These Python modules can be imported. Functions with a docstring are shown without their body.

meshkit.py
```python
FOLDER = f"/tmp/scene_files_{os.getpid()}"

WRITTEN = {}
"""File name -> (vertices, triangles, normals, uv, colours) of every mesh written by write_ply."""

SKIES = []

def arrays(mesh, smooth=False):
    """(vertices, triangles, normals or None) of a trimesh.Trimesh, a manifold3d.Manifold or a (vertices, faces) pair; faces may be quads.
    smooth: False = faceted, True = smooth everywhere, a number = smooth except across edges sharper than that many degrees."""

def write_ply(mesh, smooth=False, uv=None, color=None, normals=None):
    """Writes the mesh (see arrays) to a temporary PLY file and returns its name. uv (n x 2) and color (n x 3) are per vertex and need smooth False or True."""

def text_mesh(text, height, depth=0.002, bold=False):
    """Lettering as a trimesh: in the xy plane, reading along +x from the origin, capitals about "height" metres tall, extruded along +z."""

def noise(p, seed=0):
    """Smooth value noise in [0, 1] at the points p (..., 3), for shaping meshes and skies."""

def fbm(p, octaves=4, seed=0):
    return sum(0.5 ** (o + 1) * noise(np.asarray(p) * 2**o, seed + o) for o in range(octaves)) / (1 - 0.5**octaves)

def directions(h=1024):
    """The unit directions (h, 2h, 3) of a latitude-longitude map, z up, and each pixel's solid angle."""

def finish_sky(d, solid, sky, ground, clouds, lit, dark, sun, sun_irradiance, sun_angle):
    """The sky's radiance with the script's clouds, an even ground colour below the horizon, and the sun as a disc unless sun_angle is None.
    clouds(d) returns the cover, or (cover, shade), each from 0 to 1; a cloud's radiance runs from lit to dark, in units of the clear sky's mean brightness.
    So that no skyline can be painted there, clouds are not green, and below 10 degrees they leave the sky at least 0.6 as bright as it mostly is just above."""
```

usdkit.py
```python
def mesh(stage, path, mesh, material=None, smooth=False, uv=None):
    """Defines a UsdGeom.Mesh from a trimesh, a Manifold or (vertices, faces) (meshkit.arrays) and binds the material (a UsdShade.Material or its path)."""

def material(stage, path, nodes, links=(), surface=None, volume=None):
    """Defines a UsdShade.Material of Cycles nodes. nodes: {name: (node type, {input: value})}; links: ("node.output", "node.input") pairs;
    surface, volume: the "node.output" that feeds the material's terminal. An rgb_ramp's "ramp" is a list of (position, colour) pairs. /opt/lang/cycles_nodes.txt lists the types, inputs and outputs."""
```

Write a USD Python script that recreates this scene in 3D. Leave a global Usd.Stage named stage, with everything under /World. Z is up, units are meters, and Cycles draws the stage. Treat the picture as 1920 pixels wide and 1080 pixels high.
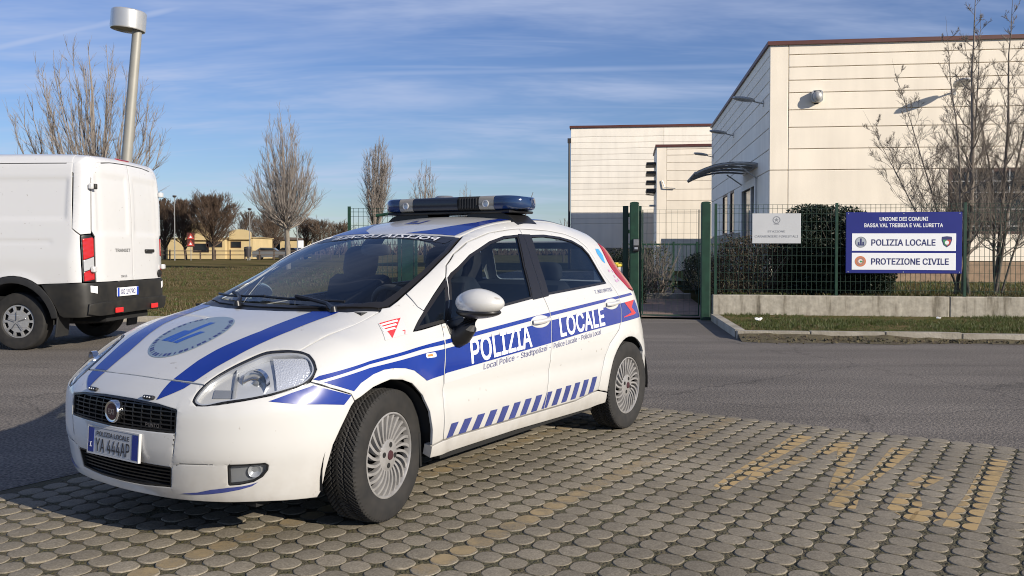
import math, random, numpy as np, trimesh, shapely, usdkit, meshkit
from shapely.geometry import Polygon, LineString, Point, box as sbox
from shapely import affinity
from scipy.spatial import Delaunay
from pxr import Usd, UsdGeom, UsdLux, UsdShade, Sdf, Gf, Vt

stage = Usd.Stage.CreateInMemory()
UsdGeom.SetStageUpAxis(stage, "Z"); UsdGeom.SetStageMetersPerUnit(stage, 1.0)
UsdGeom.Xform.Define(stage, "/World"); UsdGeom.Scope.Define(stage, "/World/Looks")

# ---------------------------------------------------------------- camera, sky, sun
CAMZ, PITCH, ROLL, FPX, CY = 1.255, -0.0162, 0.0018, 1628.0, 494.0
cam = UsdGeom.Camera.Define(stage, "/World/camera")
fw = np.array([0, math.cos(PITCH), math.sin(PITCH)]); up = np.array([0, -math.sin(PITCH), math.cos(PITCH)]); rt = np.array([1.0, 0, 0])
r2 = rt * math.cos(ROLL) + up * math.sin(ROLL); u2 = -rt * math.sin(ROLL) + up * math.cos(ROLL)
cam.AddTransformOp().Set(Gf.Matrix4d(*r2, 0, *u2, 0, *(-fw), 0, 0, 0, CAMZ, 1))
cam.CreateHorizontalApertureAttr(36.0); cam.CreateVerticalApertureAttr(20.25)
cam.CreateFocalLengthAttr(36.0 * FPX / 1920)
cam.CreateVerticalApertureOffsetAttr(-(540 - CY) / 1920 * 36)
cam.CreateClippingRangeAttr(Gf.Vec2f(0.05, 5000))
cam.CreateExposureAttr(0.38)

SUN = np.array([1.87, -1.45, 1.0]); SUN /= np.linalg.norm(SUN)
SUN_EL = math.asin(SUN[2]); SUN_ROT = math.atan2(SUN[0], SUN[1])
def sky_dir(px, py):
    d = (px - 960) / FPX * r2 - (py - CY) / FPX * u2 + fw; return d / np.linalg.norm(d)
CTN = np.cross(sky_dir(0, 88), sky_dir(200, 44)); CTN /= np.linalg.norm(CTN); CTX = float(sky_dir(420, 10)[0])
CTN2 = np.cross(sky_dir(640, 140), sky_dir(1400, 124)); CTN2 /= np.linalg.norm(CTN2)
usdkit.material(stage, "/World/Looks/sky", {
    "sky": ("sky_texture", {"sky_type": "single_scattering", "sun_disc": False, "sun_elevation": SUN_EL, "sun_rotation": SUN_ROT, "air_density": 1.0, "aerosol_density": 0.15, "ozone_density": 2.0}),
    "tc": ("texture_coordinate", {}), "sep": ("separate_xyz", {}),
    "zc": ("math", {"math_type": "maximum", "value2": 0.0}), "zz": ("math", {"math_type": "add", "value2": 0.12}),
    "dx": ("math", {"math_type": "divide"}), "dy": ("math", {"math_type": "divide"}), "cv": ("combine_xyz", {}),
    "m1": ("mapping", {"rotation": (0, 0, 0.12), "scale": (0.55, 1.5, 1.0), "location": (3.1, 0.4, 0)}),
    "m2": ("mapping", {"rotation": (0, 0, -0.25), "scale": (0.35, 2.6, 1.0), "location": (1.0, 7.3, 0)}),
    "n1": ("noise_texture", {"scale": 1.15, "detail": 9.0, "roughness": 0.6, "distortion": 0.35}),
    "n2": ("noise_texture", {"scale": 2.2, "detail": 7.0, "roughness": 0.62, "distortion": 0.6}),
    "nb": ("noise_texture", {"scale": 0.8, "detail": 3.0}), "rb": ("map_range", {"from_min": 0.32, "from_max": 0.62, "to_min": 0.35, "to_max": 1.15, "clamp": True}), "rm": ("math", {"math_type": "multiply"}),
    "r1": ("map_range", {"range_type": "smoothstep", "from_min": 0.40, "from_max": 0.72, "to_min": 0.0, "to_max": 0.70, "clamp": True}),
    "r2": ("map_range", {"range_type": "smoothstep", "from_min": 0.45, "from_max": 0.85, "to_min": 0.0, "to_max": 0.36, "clamp": True}),
    "s": ("math", {"math_type": "maximum"}), "fade": ("map_range", {"from_min": 0.0, "from_max": 0.05, "to_min": 0.35, "to_max": 1.0, "clamp": True}),
    "sf": ("math", {"math_type": "multiply"}),
    "tint": ("mix_color", {"blend_type": "multiply", "fac": 1.0, "use_clamp": False}), "hz": ("map_range", {"from_min": 0.0, "from_max": 0.30, "to_min": 0.0, "to_max": 1.0, "clamp": True}), "hc": ("mix_color", {"a": (0.74, 0.86, 1.12), "b": (0.86, 0.96, 1.34), "use_clamp": False}),
    "ct": ("vector_math", {"math_type": "dot_product", "vector2": CTN}), "ca": ("math", {"math_type": "absolute"}), "cn": ("noise_texture", {"scale": 9.0, "detail": 5.0}), "cw": ("map_range", {"range_type": "smoothstep", "from_min": 0.0065, "from_max": 0.0, "to_min": 0.0, "to_max": 0.95, "clamp": True}), "cl": ("map_range", {"range_type": "smoothstep", "from_min": CTX - .07, "from_max": CTX, "to_min": 1.0, "to_max": 0.0, "clamp": True}), "cm": ("math", {"math_type": "multiply"}), "cm2": ("math", {"math_type": "multiply"}), "cmx": ("math", {"math_type": "maximum"}),
    "c2": ("vector_math", {"math_type": "dot_product", "vector2": CTN2}), "c2a": ("math", {"math_type": "absolute"}), "c2w": ("map_range", {"range_type": "smoothstep", "from_min": 0.005, "from_max": 0.0, "to_min": 0.0, "to_max": 0.42, "clamp": True}), "c2m": ("math", {"math_type": "multiply"}), "c2x": ("math", {"math_type": "maximum"}),
    "mx": ("mix_color", {"blend_type": "mix", "b": (6.3, 7.2, 9.6), "use_clamp": False}),
    "bg": ("background_shader", {"strength": 0.066})},
    [("tc.generated", "sep.vector"), ("sep.z", "zc.value1"), ("zc.value", "zz.value1"), ("sep.x", "dx.value1"), ("zz.value", "dx.value2"), ("sep.y", "dy.value1"), ("zz.value", "dy.value2"),
     ("dx.value", "cv.x"), ("dy.value", "cv.y"), ("cv.vector", "m1.vector"), ("cv.vector", "m2.vector"), ("m1.vector", "n1.vector"), ("m2.vector", "n2.vector"),
     ("n1.fac", "r1.value"), ("n2.fac", "r2.value"), ("cv.vector", "nb.vector"), ("nb.fac", "rb.value"), ("r1.result", "rm.value1"), ("rb.result", "rm.value2"), ("rm.value", "s.value1"), ("r2.result", "s.value2"), ("sep.z", "fade.value"), ("s.value", "sf.value1"), ("fade.result", "sf.value2"),
     ("tc.generated", "ct.vector1"), ("ct.value", "ca.value1"), ("ca.value", "cw.value"), ("sep.x", "cl.value"), ("cw.result", "cm.value1"), ("cl.result", "cm.value2"), ("tc.generated", "cn.vector"), ("cn.fac", "cm2.value1"), ("cm.value", "cm2.value2"), ("sf.value", "cmx.value1"), ("cm2.value", "cmx.value2"),
     ("tc.generated", "c2.vector1"), ("c2.value", "c2a.value1"), ("c2a.value", "c2w.value"), ("c2w.result", "c2m.value1"), ("cn.fac", "c2m.value2"), ("cmx.value", "c2x.value1"), ("c2m.value", "c2x.value2"), ("c2x.value", "mx.fac"), ("sep.z", "hz.value"), ("hz.result", "hc.fac"), ("hc.result", "tint.b"), ("sky.color", "tint.a"), ("tint.result", "mx.a"), ("mx.result", "bg.color")], surface="bg.background")
dome = UsdLux.DomeLight.Define(stage, "/World/sky")
UsdShade.MaterialBindingAPI.Apply(dome.GetPrim()).Bind(UsdShade.Material.Get(stage, "/World/Looks/sky"))
dome.GetPrim().SetCustomDataByKey("kind", "structure")
sun = UsdLux.DistantLight.Define(stage, "/World/sun")
sun.CreateIntensityAttr(1.25); sun.CreateAngleAttr(0.5); sun.CreateColorAttr(Gf.Vec3f(1.0, 0.91, 0.78)); sun.GetPrim().CreateAttribute("inputs:normalize", Sdf.ValueTypeNames.Bool).Set(True)
zax = SUN; xax = np.cross([0, 0, 1.0], zax); xax /= np.linalg.norm(xax); yax = np.cross(zax, xax)
sun.AddTransformOp().Set(Gf.Matrix4d(*xax, 0, *yax, 0, *zax, 0, 0, 0, 30, 1))

# ---------------------------------------------------------------- helpers
TAKEN = {}
def numbered(parent, name):
    k = parent + "/" + name; n = TAKEN.get(k, 0); TAKEN[k] = n + 1
    return k if n == 0 else f"{k}_{n:03d}"
def tag(prim, label=None, cat=None, group=None, kind=None):
    for k, v in (("label", label), ("category", cat), ("group", group), ("kind", kind)):
        if v: prim.SetCustomDataByKey(k, v)
    return prim
def thing(name, loc=(0, 0, 0), rz=0.0, label=None, cat=None, group=None, kind=None, parent="/World"):
    x = UsdGeom.Xform.Define(stage, numbered(parent, name))
    x.AddTranslateOp().Set(Gf.Vec3d(*map(float, loc)))
    if rz: x.AddRotateZOp().Set(float(rz))
    tag(x.GetPrim(), label, cat, group, kind)
    return str(x.GetPath())
def dup(src, loc, rz=0.0, scale=None, label=None, cat=None, group=None):
    x = UsdGeom.Xform.Define(stage, numbered("/World", src.rsplit("/", 1)[1].rstrip("_0123456789")))
    x.GetPrim().GetReferences().AddInternalReference(src); x.GetPrim().SetInstanceable(True)
    x.ClearXformOpOrder(); x = UsdGeom.Xformable(x)
    for op in ("xformOp:translate", "xformOp:rotateZ", "xformOp:scale"): pass
    m = Gf.Matrix4d(); s = scale or 1.0
    m = Gf.Matrix4d().SetScale(Gf.Vec3d(s, s, s) if np.ndim(s) == 0 else Gf.Vec3d(*s)) * Gf.Matrix4d().SetRotate(Gf.Rotation(Gf.Vec3d(0, 0, 1), rz)) * Gf.Matrix4d().SetTranslate(Gf.Vec3d(*map(float, loc)))
    x.AddTransformOp().Set(m)
    tag(x.GetPrim(), label, cat, group)
    return str(x.GetPath())
def obj(name, mesh, material, parent="/World", smooth=False, label=None, cat=None, group=None, kind=None):
    p = numbered(parent, name)
    m = usdkit.mesh(stage, p, mesh, "/World/Looks/" + material, smooth)
    tag(m.GetPrim(), label, cat, group, kind)
    return p
def cat_(*ms):
    vs, fs, n = [], [], 0
    for m in ms:
        v, f = (m.vertices, m.faces) if hasattr(m, "vertices") else m
        vs.append(np.asarray(v, float)); fs.append(np.asarray(f, int) + n); n += len(v)
    return np.vstack(vs), np.vstack(fs)
def bx(x0, x1, y0, y1, z0, z1):
    m = trimesh.creation.box([x1 - x0, y1 - y0, z1 - z0]); m.apply_translation([(x0 + x1) / 2, (y0 + y1) / 2, (z0 + z1) / 2]); return m
def bevbox(x0, x1, y0, y1, z0, z1, b=.01):
    c = np.array([[x, y, z] for x in (x0, x1) for y in (y0, y1) for z in (z0, z1)], float); mid = c.mean(0); P = []
    for p in c:
        s = np.sign(mid - p)
        for k in range(3):
            q = p.copy()
            for a in range(3):
                if a != k: q[a] += s[a] * b
            P.append(q)
    return trimesh.convex.convex_hull(np.array(P))
def tube(pts, rad, sides=8, cap=True):
    p = np.asarray(pts, float); n = len(p); rad = np.broadcast_to(rad, (n,))
    t = np.gradient(p, axis=0); t /= np.linalg.norm(t, axis=1, keepdims=True) + 1e-12
    a = np.cross(t, np.where(np.abs(t[:, 2:]) < .9, [0, 0, 1.0], [1.0, 0, 0])); a /= np.linalg.norm(a, axis=1, keepdims=True) + 1e-12
    b = np.cross(t, a); g = np.arange(sides) * 2 * np.pi / sides
    v = (p[:, None] + rad[:, None, None] * (np.cos(g)[None, :, None] * a[:, None] + np.sin(g)[None, :, None] * b[:, None])).reshape(-1, 3)
    i, j = np.meshgrid(np.arange(n - 1), np.arange(sides), indexing="ij"); k = (j + 1) % sides
    f = np.vstack([np.stack([i * sides + j, i * sides + k, (i + 1) * sides + k], -1).reshape(-1, 3), np.stack([i * sides + j, (i + 1) * sides + k, (i + 1) * sides + j], -1).reshape(-1, 3)])
    if cap:
        v = np.vstack([v, p[:1], p[-1:]]); c = n * sides; e = (n - 1) * sides
        f = np.vstack([f, [[(q + 1) % sides, q, c] for q in range(sides)], [[e + q, e + (q + 1) % sides, c + 1] for q in range(sides)]])
    return v, f
def lathe(prof, n=48, axis="y"):
    """profile of (radius, along) revolved about an axis through the origin"""
    pr = np.asarray(prof, float); g = np.arange(n) * 2 * np.pi / n; c, s = np.cos(g), np.sin(g)
    r, a = pr[:, 0], pr[:, 1]; R = r[:, None] * c, r[:, None] * s, np.repeat(a[:, None], n, 1)
    v = np.stack({"y": (R[0], R[2], R[1]), "z": (R[0], R[1], R[2]), "x": (R[2], R[0], R[1])}[axis], -1).reshape(-1, 3)
    i, j = np.meshgrid(np.arange(len(pr) - 1), np.arange(n), indexing="ij"); k = (j + 1) % n
    f = np.vstack([np.stack([i * n + j, i * n + k, (i + 1) * n + k], -1).reshape(-1, 3), np.stack([i * n + j, (i + 1) * n + k, (i + 1) * n + j], -1).reshape(-1, 3)])
    return v, f
def xf(m, loc=(0, 0, 0), rz=0.0, rx=0.0, ry=0.0, s=1.0):
    v, f = (np.asarray(m.vertices), np.asarray(m.faces)) if hasattr(m, "vertices") else m
    R = trimesh.transformations.euler_matrix(rx, ry, rz)[:3, :3]
    return (v * s) @ R.T + np.asarray(loc, float), f
def extrude(poly, h, z0=0.0):
    ps = [g for g in (poly.geoms if hasattr(poly, "geoms") else [poly]) if g.area > 1e-9]
    ms = []
    for g in ps:
        m = trimesh.creation.extrude_polygon(g, h, engine="earcut"); m.apply_translation([0, 0, z0]); ms.append(m)
    return trimesh.util.concatenate(ms)
def upright(m, x, y, z, rz=0.0):
    """a mesh drawn in xy (reading along +x, extruded towards +z) stood up: x->x, y->z, front facing -y"""
    v, f = (np.asarray(m.vertices), np.asarray(m.faces)) if hasattr(m, "vertices") else m
    v = np.stack([v[:, 0], -v[:, 2], v[:, 1]], 1); c, s = math.cos(rz), math.sin(rz)
    return np.stack([v[:, 0] * c - v[:, 1] * s + x, v[:, 0] * s + v[:, 1] * c + y, v[:, 2] + z], 1), f
def text(t, h, w=None, depth=.002, bold=False, center=True):
    m = meshkit.text_mesh(t, h, depth, bold); b = m.bounds
    m.apply_translation([-(b[0][0] + b[1][0]) / 2 if center else -b[0][0], 0, 0])
    if w: m.apply_scale([w / (b[1][0] - b[0][0]), 1, 1])
    return m

LOOKS = {}
def mat(name, color, rough=.6, metal=0.0, var=0.0, scale=6.0, bump=0.0, bscale=None, color2=None, detail=5.0, coat=0.0, spec=.5, obj_random=0.0, stretch=(1, 1, 1), emit=None, lo=.35, hi=.65, coords="position"):
    """principled; colour mixed towards color2 (or darkened by var) through noise; optional bump and per-object variation"""
    c2 = color2 or tuple(max(c * (1 - var), 0) for c in color)
    N = {"g": ("geometry", {}), "p": ("principled_bsdf", {"base_color": color, "roughness": rough, "metallic": metal, "specular_ior_level": spec, "coat_weight": coat, "coat_roughness": .03})}
    L = []
    src = "g.position"
    if coords == "object": N["tc"] = ("texture_coordinate", {}); src = "tc.object"
    if stretch != (1, 1, 1): N["mp"] = ("mapping", {"scale": stretch}); L += [(src, "mp.vector")]; src = "mp.vector"
    out = None
    if var or color2:
        N["n"] = ("noise_texture", {"scale": scale, "detail": detail, "roughness": .6}); L += [(src, "n.vector")]
        N["r"] = ("map_range", {"from_min": lo, "from_max": hi, "to_min": 0.0, "to_max": 1.0, "clamp": True}); L += [("n.fac", "r.value")]
        N["m"] = ("mix_color", {"a": color, "b": c2}); L += [("r.result", "m.fac")]; out = "m.result"
    if obj_random:
        N["oi"] = ("object_info", {}); N["om"] = ("map_range", {"to_min": 1 - obj_random, "to_max": 1 + obj_random}); N["hv"] = ("hsv", {"color": color})
        L += [("oi.random", "om.value"), ("om.result", "hv.value")]
        if out: L += [(out, "hv.color")]
        out = "hv.color"
    if out: L += [(out, "p.base_color")]
    if bump:
        N["bn"] = ("noise_texture", {"scale": bscale or scale * 6, "detail": 4.0}); N["b"] = ("bump", {"strength": bump, "distance": .02})
        L += [(src, "bn.vector"), ("bn.fac", "b.height"), ("b.normal", "p.normal")]
    if emit: N["p"][1].update({"emission_color": emit, "emission_strength": 1.0})
    usdkit.material(stage, "/World/Looks/" + name, N, L, surface="p.BSDF"); return name
def glass(name, tint, gloss=(1, 1, 1), rough=.0, ior=1.5, boost=0.0):
    N = {"ge": ("geometry", {}), "io": ("map_range", {"from_min": 0.0, "from_max": 1.0, "to_min": ior, "to_max": 1 / ior}), "t": ("transparent_bsdf", {"color": tint}), "g": ("glossy_bsdf", {"color": gloss, "roughness": rough}), "f": ("fresnel", {"IOR": ior}), "a": ("math", {"math_type": "add", "value2": boost, "use_clamp": True}), "m": ("mix_closure", {})}
    usdkit.material(stage, "/World/Looks/" + name, N, [("ge.backfacing", "io.value"), ("io.result", "f.IOR"), ("f.fac", "a.value1"), ("a.value", "m.fac"), ("t.BSDF", "m.closure1"), ("g.BSDF", "m.closure2")], surface="m.closure"); return name
def leafy(name, color, color2, trans=.35):
    N = {"oi": ("geometry", {}), "mx": ("mix_color", {"a": color, "b": color2}), "p": ("principled_bsdf", {"roughness": .55}), "t": ("translucent_bsdf", {}), "m": ("mix_closure", {"fac": trans})}
    usdkit.material(stage, "/World/Looks/" + name, N, [("oi.random_per_island", "mx.fac"), ("mx.result", "p.base_color"), ("mx.result", "t.color"), ("p.BSDF", "m.closure1"), ("t.BSDF", "m.closure2")], surface="m.closure"); return name

# street frame: along the fence (s) and away from the camera (t)
UA = math.radians(-7.5); U = np.array([math.cos(UA), math.sin(UA)]); V = np.array([-math.sin(UA), math.cos(UA)]); RZ = -7.5
def st(p0, s, t): return np.asarray(p0, float) + s * U + t * V
# ---------------------------------------------------------------- materials of the setting
mat("field_grass", (.085, .078, .030), .95, color2=(.15, .115, .058), scale=.35, bump=.6, bscale=9, detail=8, lo=.38, hi=.62, spec=.0)
def asphalt():
    N = {"g": ("geometry", {}), "n1": ("noise_texture", {"scale": .45, "detail": 6.0}), "n2": ("noise_texture", {"scale": 55.0, "detail": 3.0}), "v": ("voronoi_texture", {"scale": 95.0}),
         "mp": ("mapping", {"rotation": (0, 0, .13), "scale": (.25, 2.2, 1)}), "n3": ("noise_texture", {"scale": 1.0, "detail": 5.0}),
         "a": ("rgb_ramp", {"ramp": [(0.3, (.108, .096, .083)), (.5, (.130, .115, .100)), (.7, (.154, .137, .119))]}),
         "s": ("rgb_ramp", {"ramp": [(0.32, (.35, .35, .35)), (.5, (1, 1, 1)), (.68, (1.9, 1.85, 1.75))]}), "m": ("mix_color", {"blend_type": "multiply", "fac": 1.0, "use_clamp": False}),
         "s3": ("map_range", {"from_min": .35, "from_max": .65, "to_min": .84, "to_max": 1.12, "clamp": True}), "m3": ("hsv", {}),
         "w": ("voronoi_texture", {"scale": .42, "feature": "distance_to_edge", "randomness": 1.0}), "wn": ("noise_texture", {"scale": 3.5, "detail": 4.0}), "wv": ("vector_math", {"math_type": "multiply_add", "vector2": (.35, .35, .35)}),
         "cr": ("map_range", {"from_min": .0, "from_max": .008, "to_min": .62, "to_max": 1.0, "clamp": True}), "mc": ("hsv", {}),
         "b": ("bump", {"strength": .5, "distance": .006}), "p": ("principled_bsdf", {"roughness": .85, "specular_ior_level": .4})}
    usdkit.material(stage, "/World/Looks/asphalt", N, [("g.position", "n1.vector"), ("g.position", "n2.vector"), ("g.position", "v.vector"), ("g.position", "mp.vector"), ("mp.vector", "n3.vector"), ("n1.fac", "a.fac"), ("n2.fac", "s.fac"),
        ("a.color", "m.a"), ("s.color", "m.b"), ("n3.fac", "s3.value"), ("m.result", "m3.color"), ("s3.result", "m3.value"), ("g.position", "wn.vector"), ("wn.color", "wv.vector1"), ("g.position", "wv.vector3"), ("wv.vector", "w.vector"), ("w.distance", "cr.value"), ("cr.result", "mc.value"), ("m3.color", "mc.color"),
        ("mc.color", "p.base_color"), ("v.distance", "b.height"), ("b.normal", "p.normal")], surface="p.BSDF")
asphalt()
def paver_mat(name, k):
    N = {"g": ("geometry", {}), "n": ("noise_texture", {"scale": 130.0, "detail": 3.0}), "n2": ("noise_texture", {"scale": 1.1, "detail": 4.0}), "n3": ("noise_texture", {"scale": 24.0, "detail": 6.0, "roughness": .7}),
         "wn": ("white_noise_texture", {"dimensions": "1D"}), "oi": ("object_info", {}), "ad": ("math", {"math_type": "add"}), "vr": ("map_range", {"to_min": .90, "to_max": 1.08}),
         "a": ("rgb_ramp", {"ramp": [(.3, (.154 * k, .134 * k, .101 * k)), (.5, (.200 * k, .174 * k, .131 * k)), (.72, (.26 * k, .231 * k, .182 * k))]}),
         "t": ("map_range", {"from_min": .32, "from_max": .66, "to_min": .76, "to_max": 1.12, "clamp": True}), "h1": ("hsv", {}), "h2": ("hsv", {}), "h3": ("hsv", {}),
         "t3": ("map_range", {"from_min": .3, "from_max": .6, "to_min": .82, "to_max": 1.05, "clamp": True}), "b": ("bump", {"strength": .45, "distance": .004}), "p": ("principled_bsdf", {"roughness": .9, "specular_ior_level": .3})}
    usdkit.material(stage, "/World/Looks/" + name, N, [("g.position", "n.vector"), ("g.position", "n2.vector"), ("g.position", "n3.vector"), ("n.fac", "a.fac"), ("g.random_per_island", "ad.value1"), ("oi.random", "ad.value2"), ("ad.value", "wn.w"), ("wn.value", "vr.value"),
        ("a.color", "h1.color"), ("vr.result", "h1.value"), ("n2.fac", "t.value"), ("h1.color", "h2.color"), ("t.result", "h2.value"), ("n3.fac", "t3.value"), ("h2.color", "h3.color"), ("t3.result", "h3.value"), ("h3.color", "p.base_color"), ("n3.fac", "b.height"), ("b.normal", "p.normal")], surface="p.BSDF")
paver_mat("paver_concrete", 1.06)
mat("joint_soil", (.088, .070, .042), .95, color2=(.066, .062, .030), scale=9, bump=.8, bscale=60)
mat("kerb_concrete", (.36, .33, .275), .9, color2=(.24, .215, .17), scale=3, bump=.4, bscale=40)
def wall_concrete():
    N = {"g": ("geometry", {}), "mp": ("mapping", {"scale": (6.5, 6.5, .7)}), "n": ("noise_texture", {"scale": 1.0, "detail": 8.0, "roughness": .62}), "n2": ("noise_texture", {"scale": 14.0, "detail": 6.0}),
         "a": ("rgb_ramp", {"ramp": [(.30, (.09, .078, .056)), (.40, (.22, .195, .15)), (.47, (.33, .30, .243)), (.7, (.43, .395, .325))]}), "s": ("map_range", {"from_min": .3, "from_max": .7, "to_min": .78, "to_max": 1.12}), "h": ("hsv", {}),
         "b": ("bump", {"strength": .4, "distance": .01}), "p": ("principled_bsdf", {"roughness": .9})}
    usdkit.material(stage, "/World/Looks/wall_concrete", N, [("g.position", "mp.vector"), ("mp.vector", "n.vector"), ("g.position", "n2.vector"), ("n.fac", "a.fac"), ("n2.fac", "s.value"), ("a.color", "h.color"), ("s.result", "h.value"), ("h.color", "p.base_color"), ("n2.fac", "b.height"), ("b.normal", "p.normal")], surface="p.BSDF")
wall_concrete()
mat("dark_green_paint", (.012, .048, .026), .45, var=.35, scale=7, bump=.06)
mat("wire_green", (.010, .032, .018), .5)
mat("brick_path", (.30, .205, .15), .9, color2=(.20, .14, .105), scale=8, bump=.4)
mat("turf_strip", (.075, .082, .025), .95, spec=.0, color2=(.15, .115, .06), scale=2.5, bump=.6, bscale=50)
mat("debris_brown", (.060, .043, .024), .95, color2=(.10, .085, .04), scale=12, bump=.5, bscale=60)
leafy("grass_blade", (.085, .105, .025), (.17, .14, .05), .3)
leafy("dry_blade", (.13, .10, .042), (.21, .155, .075), .3)
mat("litter_white", (.75, .75, .73), .6)
mat("yellow_paint_solid", (.45, .29, .09), .8)
def worn_paint(name, lo, hi, top, c):
    N = {"g": ("geometry", {}), "n": ("noise_texture", {"scale": 16.0, "detail": 7.0, "roughness": .7}), "n2": ("noise_texture", {"scale": 1.9, "detail": 3.0}), "ad": ("math", {"math_type": "add"}),
         "r": ("map_range", {"from_min": lo, "from_max": hi, "to_min": 0.0, "to_max": top, "clamp": True}), "p": ("principled_bsdf", {"base_color": c, "roughness": .85}), "t": ("transparent_bsdf", {}), "m": ("mix_closure", {})}
    usdkit.material(stage, "/World/Looks/" + name, N, [("g.position", "n.vector"), ("g.position", "n2.vector"), ("n.fac", "ad.value1"), ("n2.fac", "ad.value2"), ("ad.value", "r.value"), ("r.result", "m.fac"), ("t.BSDF", "m.closure1"), ("p.BSDF", "m.closure2")], surface="m.closure")
worn_paint("yellow_paint", .66, 1.0, .82, (.47, .33, .15)); worn_paint("yellow_paint_worn", .84, 1.22, .72, (.40, .30, .16))

def sheet(poly, z):
    ps = [poly] if poly.geom_type == "Polygon" else [g for g in poly.geoms if g.geom_type == "Polygon"]
    out = []
    for g in ps:
        v, f = trimesh.creation.triangulate_polygon(g, engine="earcut")
        v = np.column_stack([v, np.full(len(v), z)]); a = np.cross(v[f[:, 1]] - v[f[:, 0]], v[f[:, 2]] - v[f[:, 0]])[:, 2]
        f = np.where((a < 0)[:, None], f[:, ::-1], f); out.append((v, f))
    return cat_(*out)
def prism(pts, z0, z1): return extrude(Polygon(pts), z1 - z0, z0)

# ---------------------------------------------------------------- ground, road, paving
W0 = np.array([3.57, 15.45])                       # left end of the low wall
E1 = np.array([.8387, -.5446]); E2 = np.array([.5446, .8387])   # the paving's rows
def pv(a, b): return a * E1 + b * E2
PITCHP = .126; PO = np.array([.11, 3.84])
o1, o2 = PO @ E1, PO @ E2
paved = Polygon([pv(-4.66, -1.2), pv(5.0, -1.2), pv(5.0, 6.315), pv(-4.66, 6.315)])
kerbA, kerbB = np.array([3.17, 12.22]), np.array([3.52, 15.35])
road = Polygon([(-70, -30), (70, -30), tuple(kerbA + 68 * U), tuple(kerbA), tuple(kerbB), (3.57, 15.62), (2.2, 15.8), (-3.1, 16.5), (-3.1, 14.9), (-6.0, 14.93), (-16, 15.4), (-70, 17.5)])
obj("ground", sheet(Polygon([(-700, -60), (700, -60), (700, 900), (-700, 900)]), -.03), "field_grass", kind="structure")
obj("road", sheet(road.difference(paved), 0.0), "asphalt", kind="structure")
paving = thing("parking_pavement", kind="structure")
obj("paving_bed", sheet(paved, -.0022), "joint_soil", paving)
_a = np.linspace(0, 2 * np.pi, 16, endpoint=False) + np.pi / 16; _e = 2.3
OCT = .0600 * np.stack([np.sign(np.cos(_a)) * np.abs(np.cos(_a)) ** (2 / _e), np.sign(np.sin(_a)) * np.abs(np.sin(_a)) ** (2 / _e)], 1)
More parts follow.
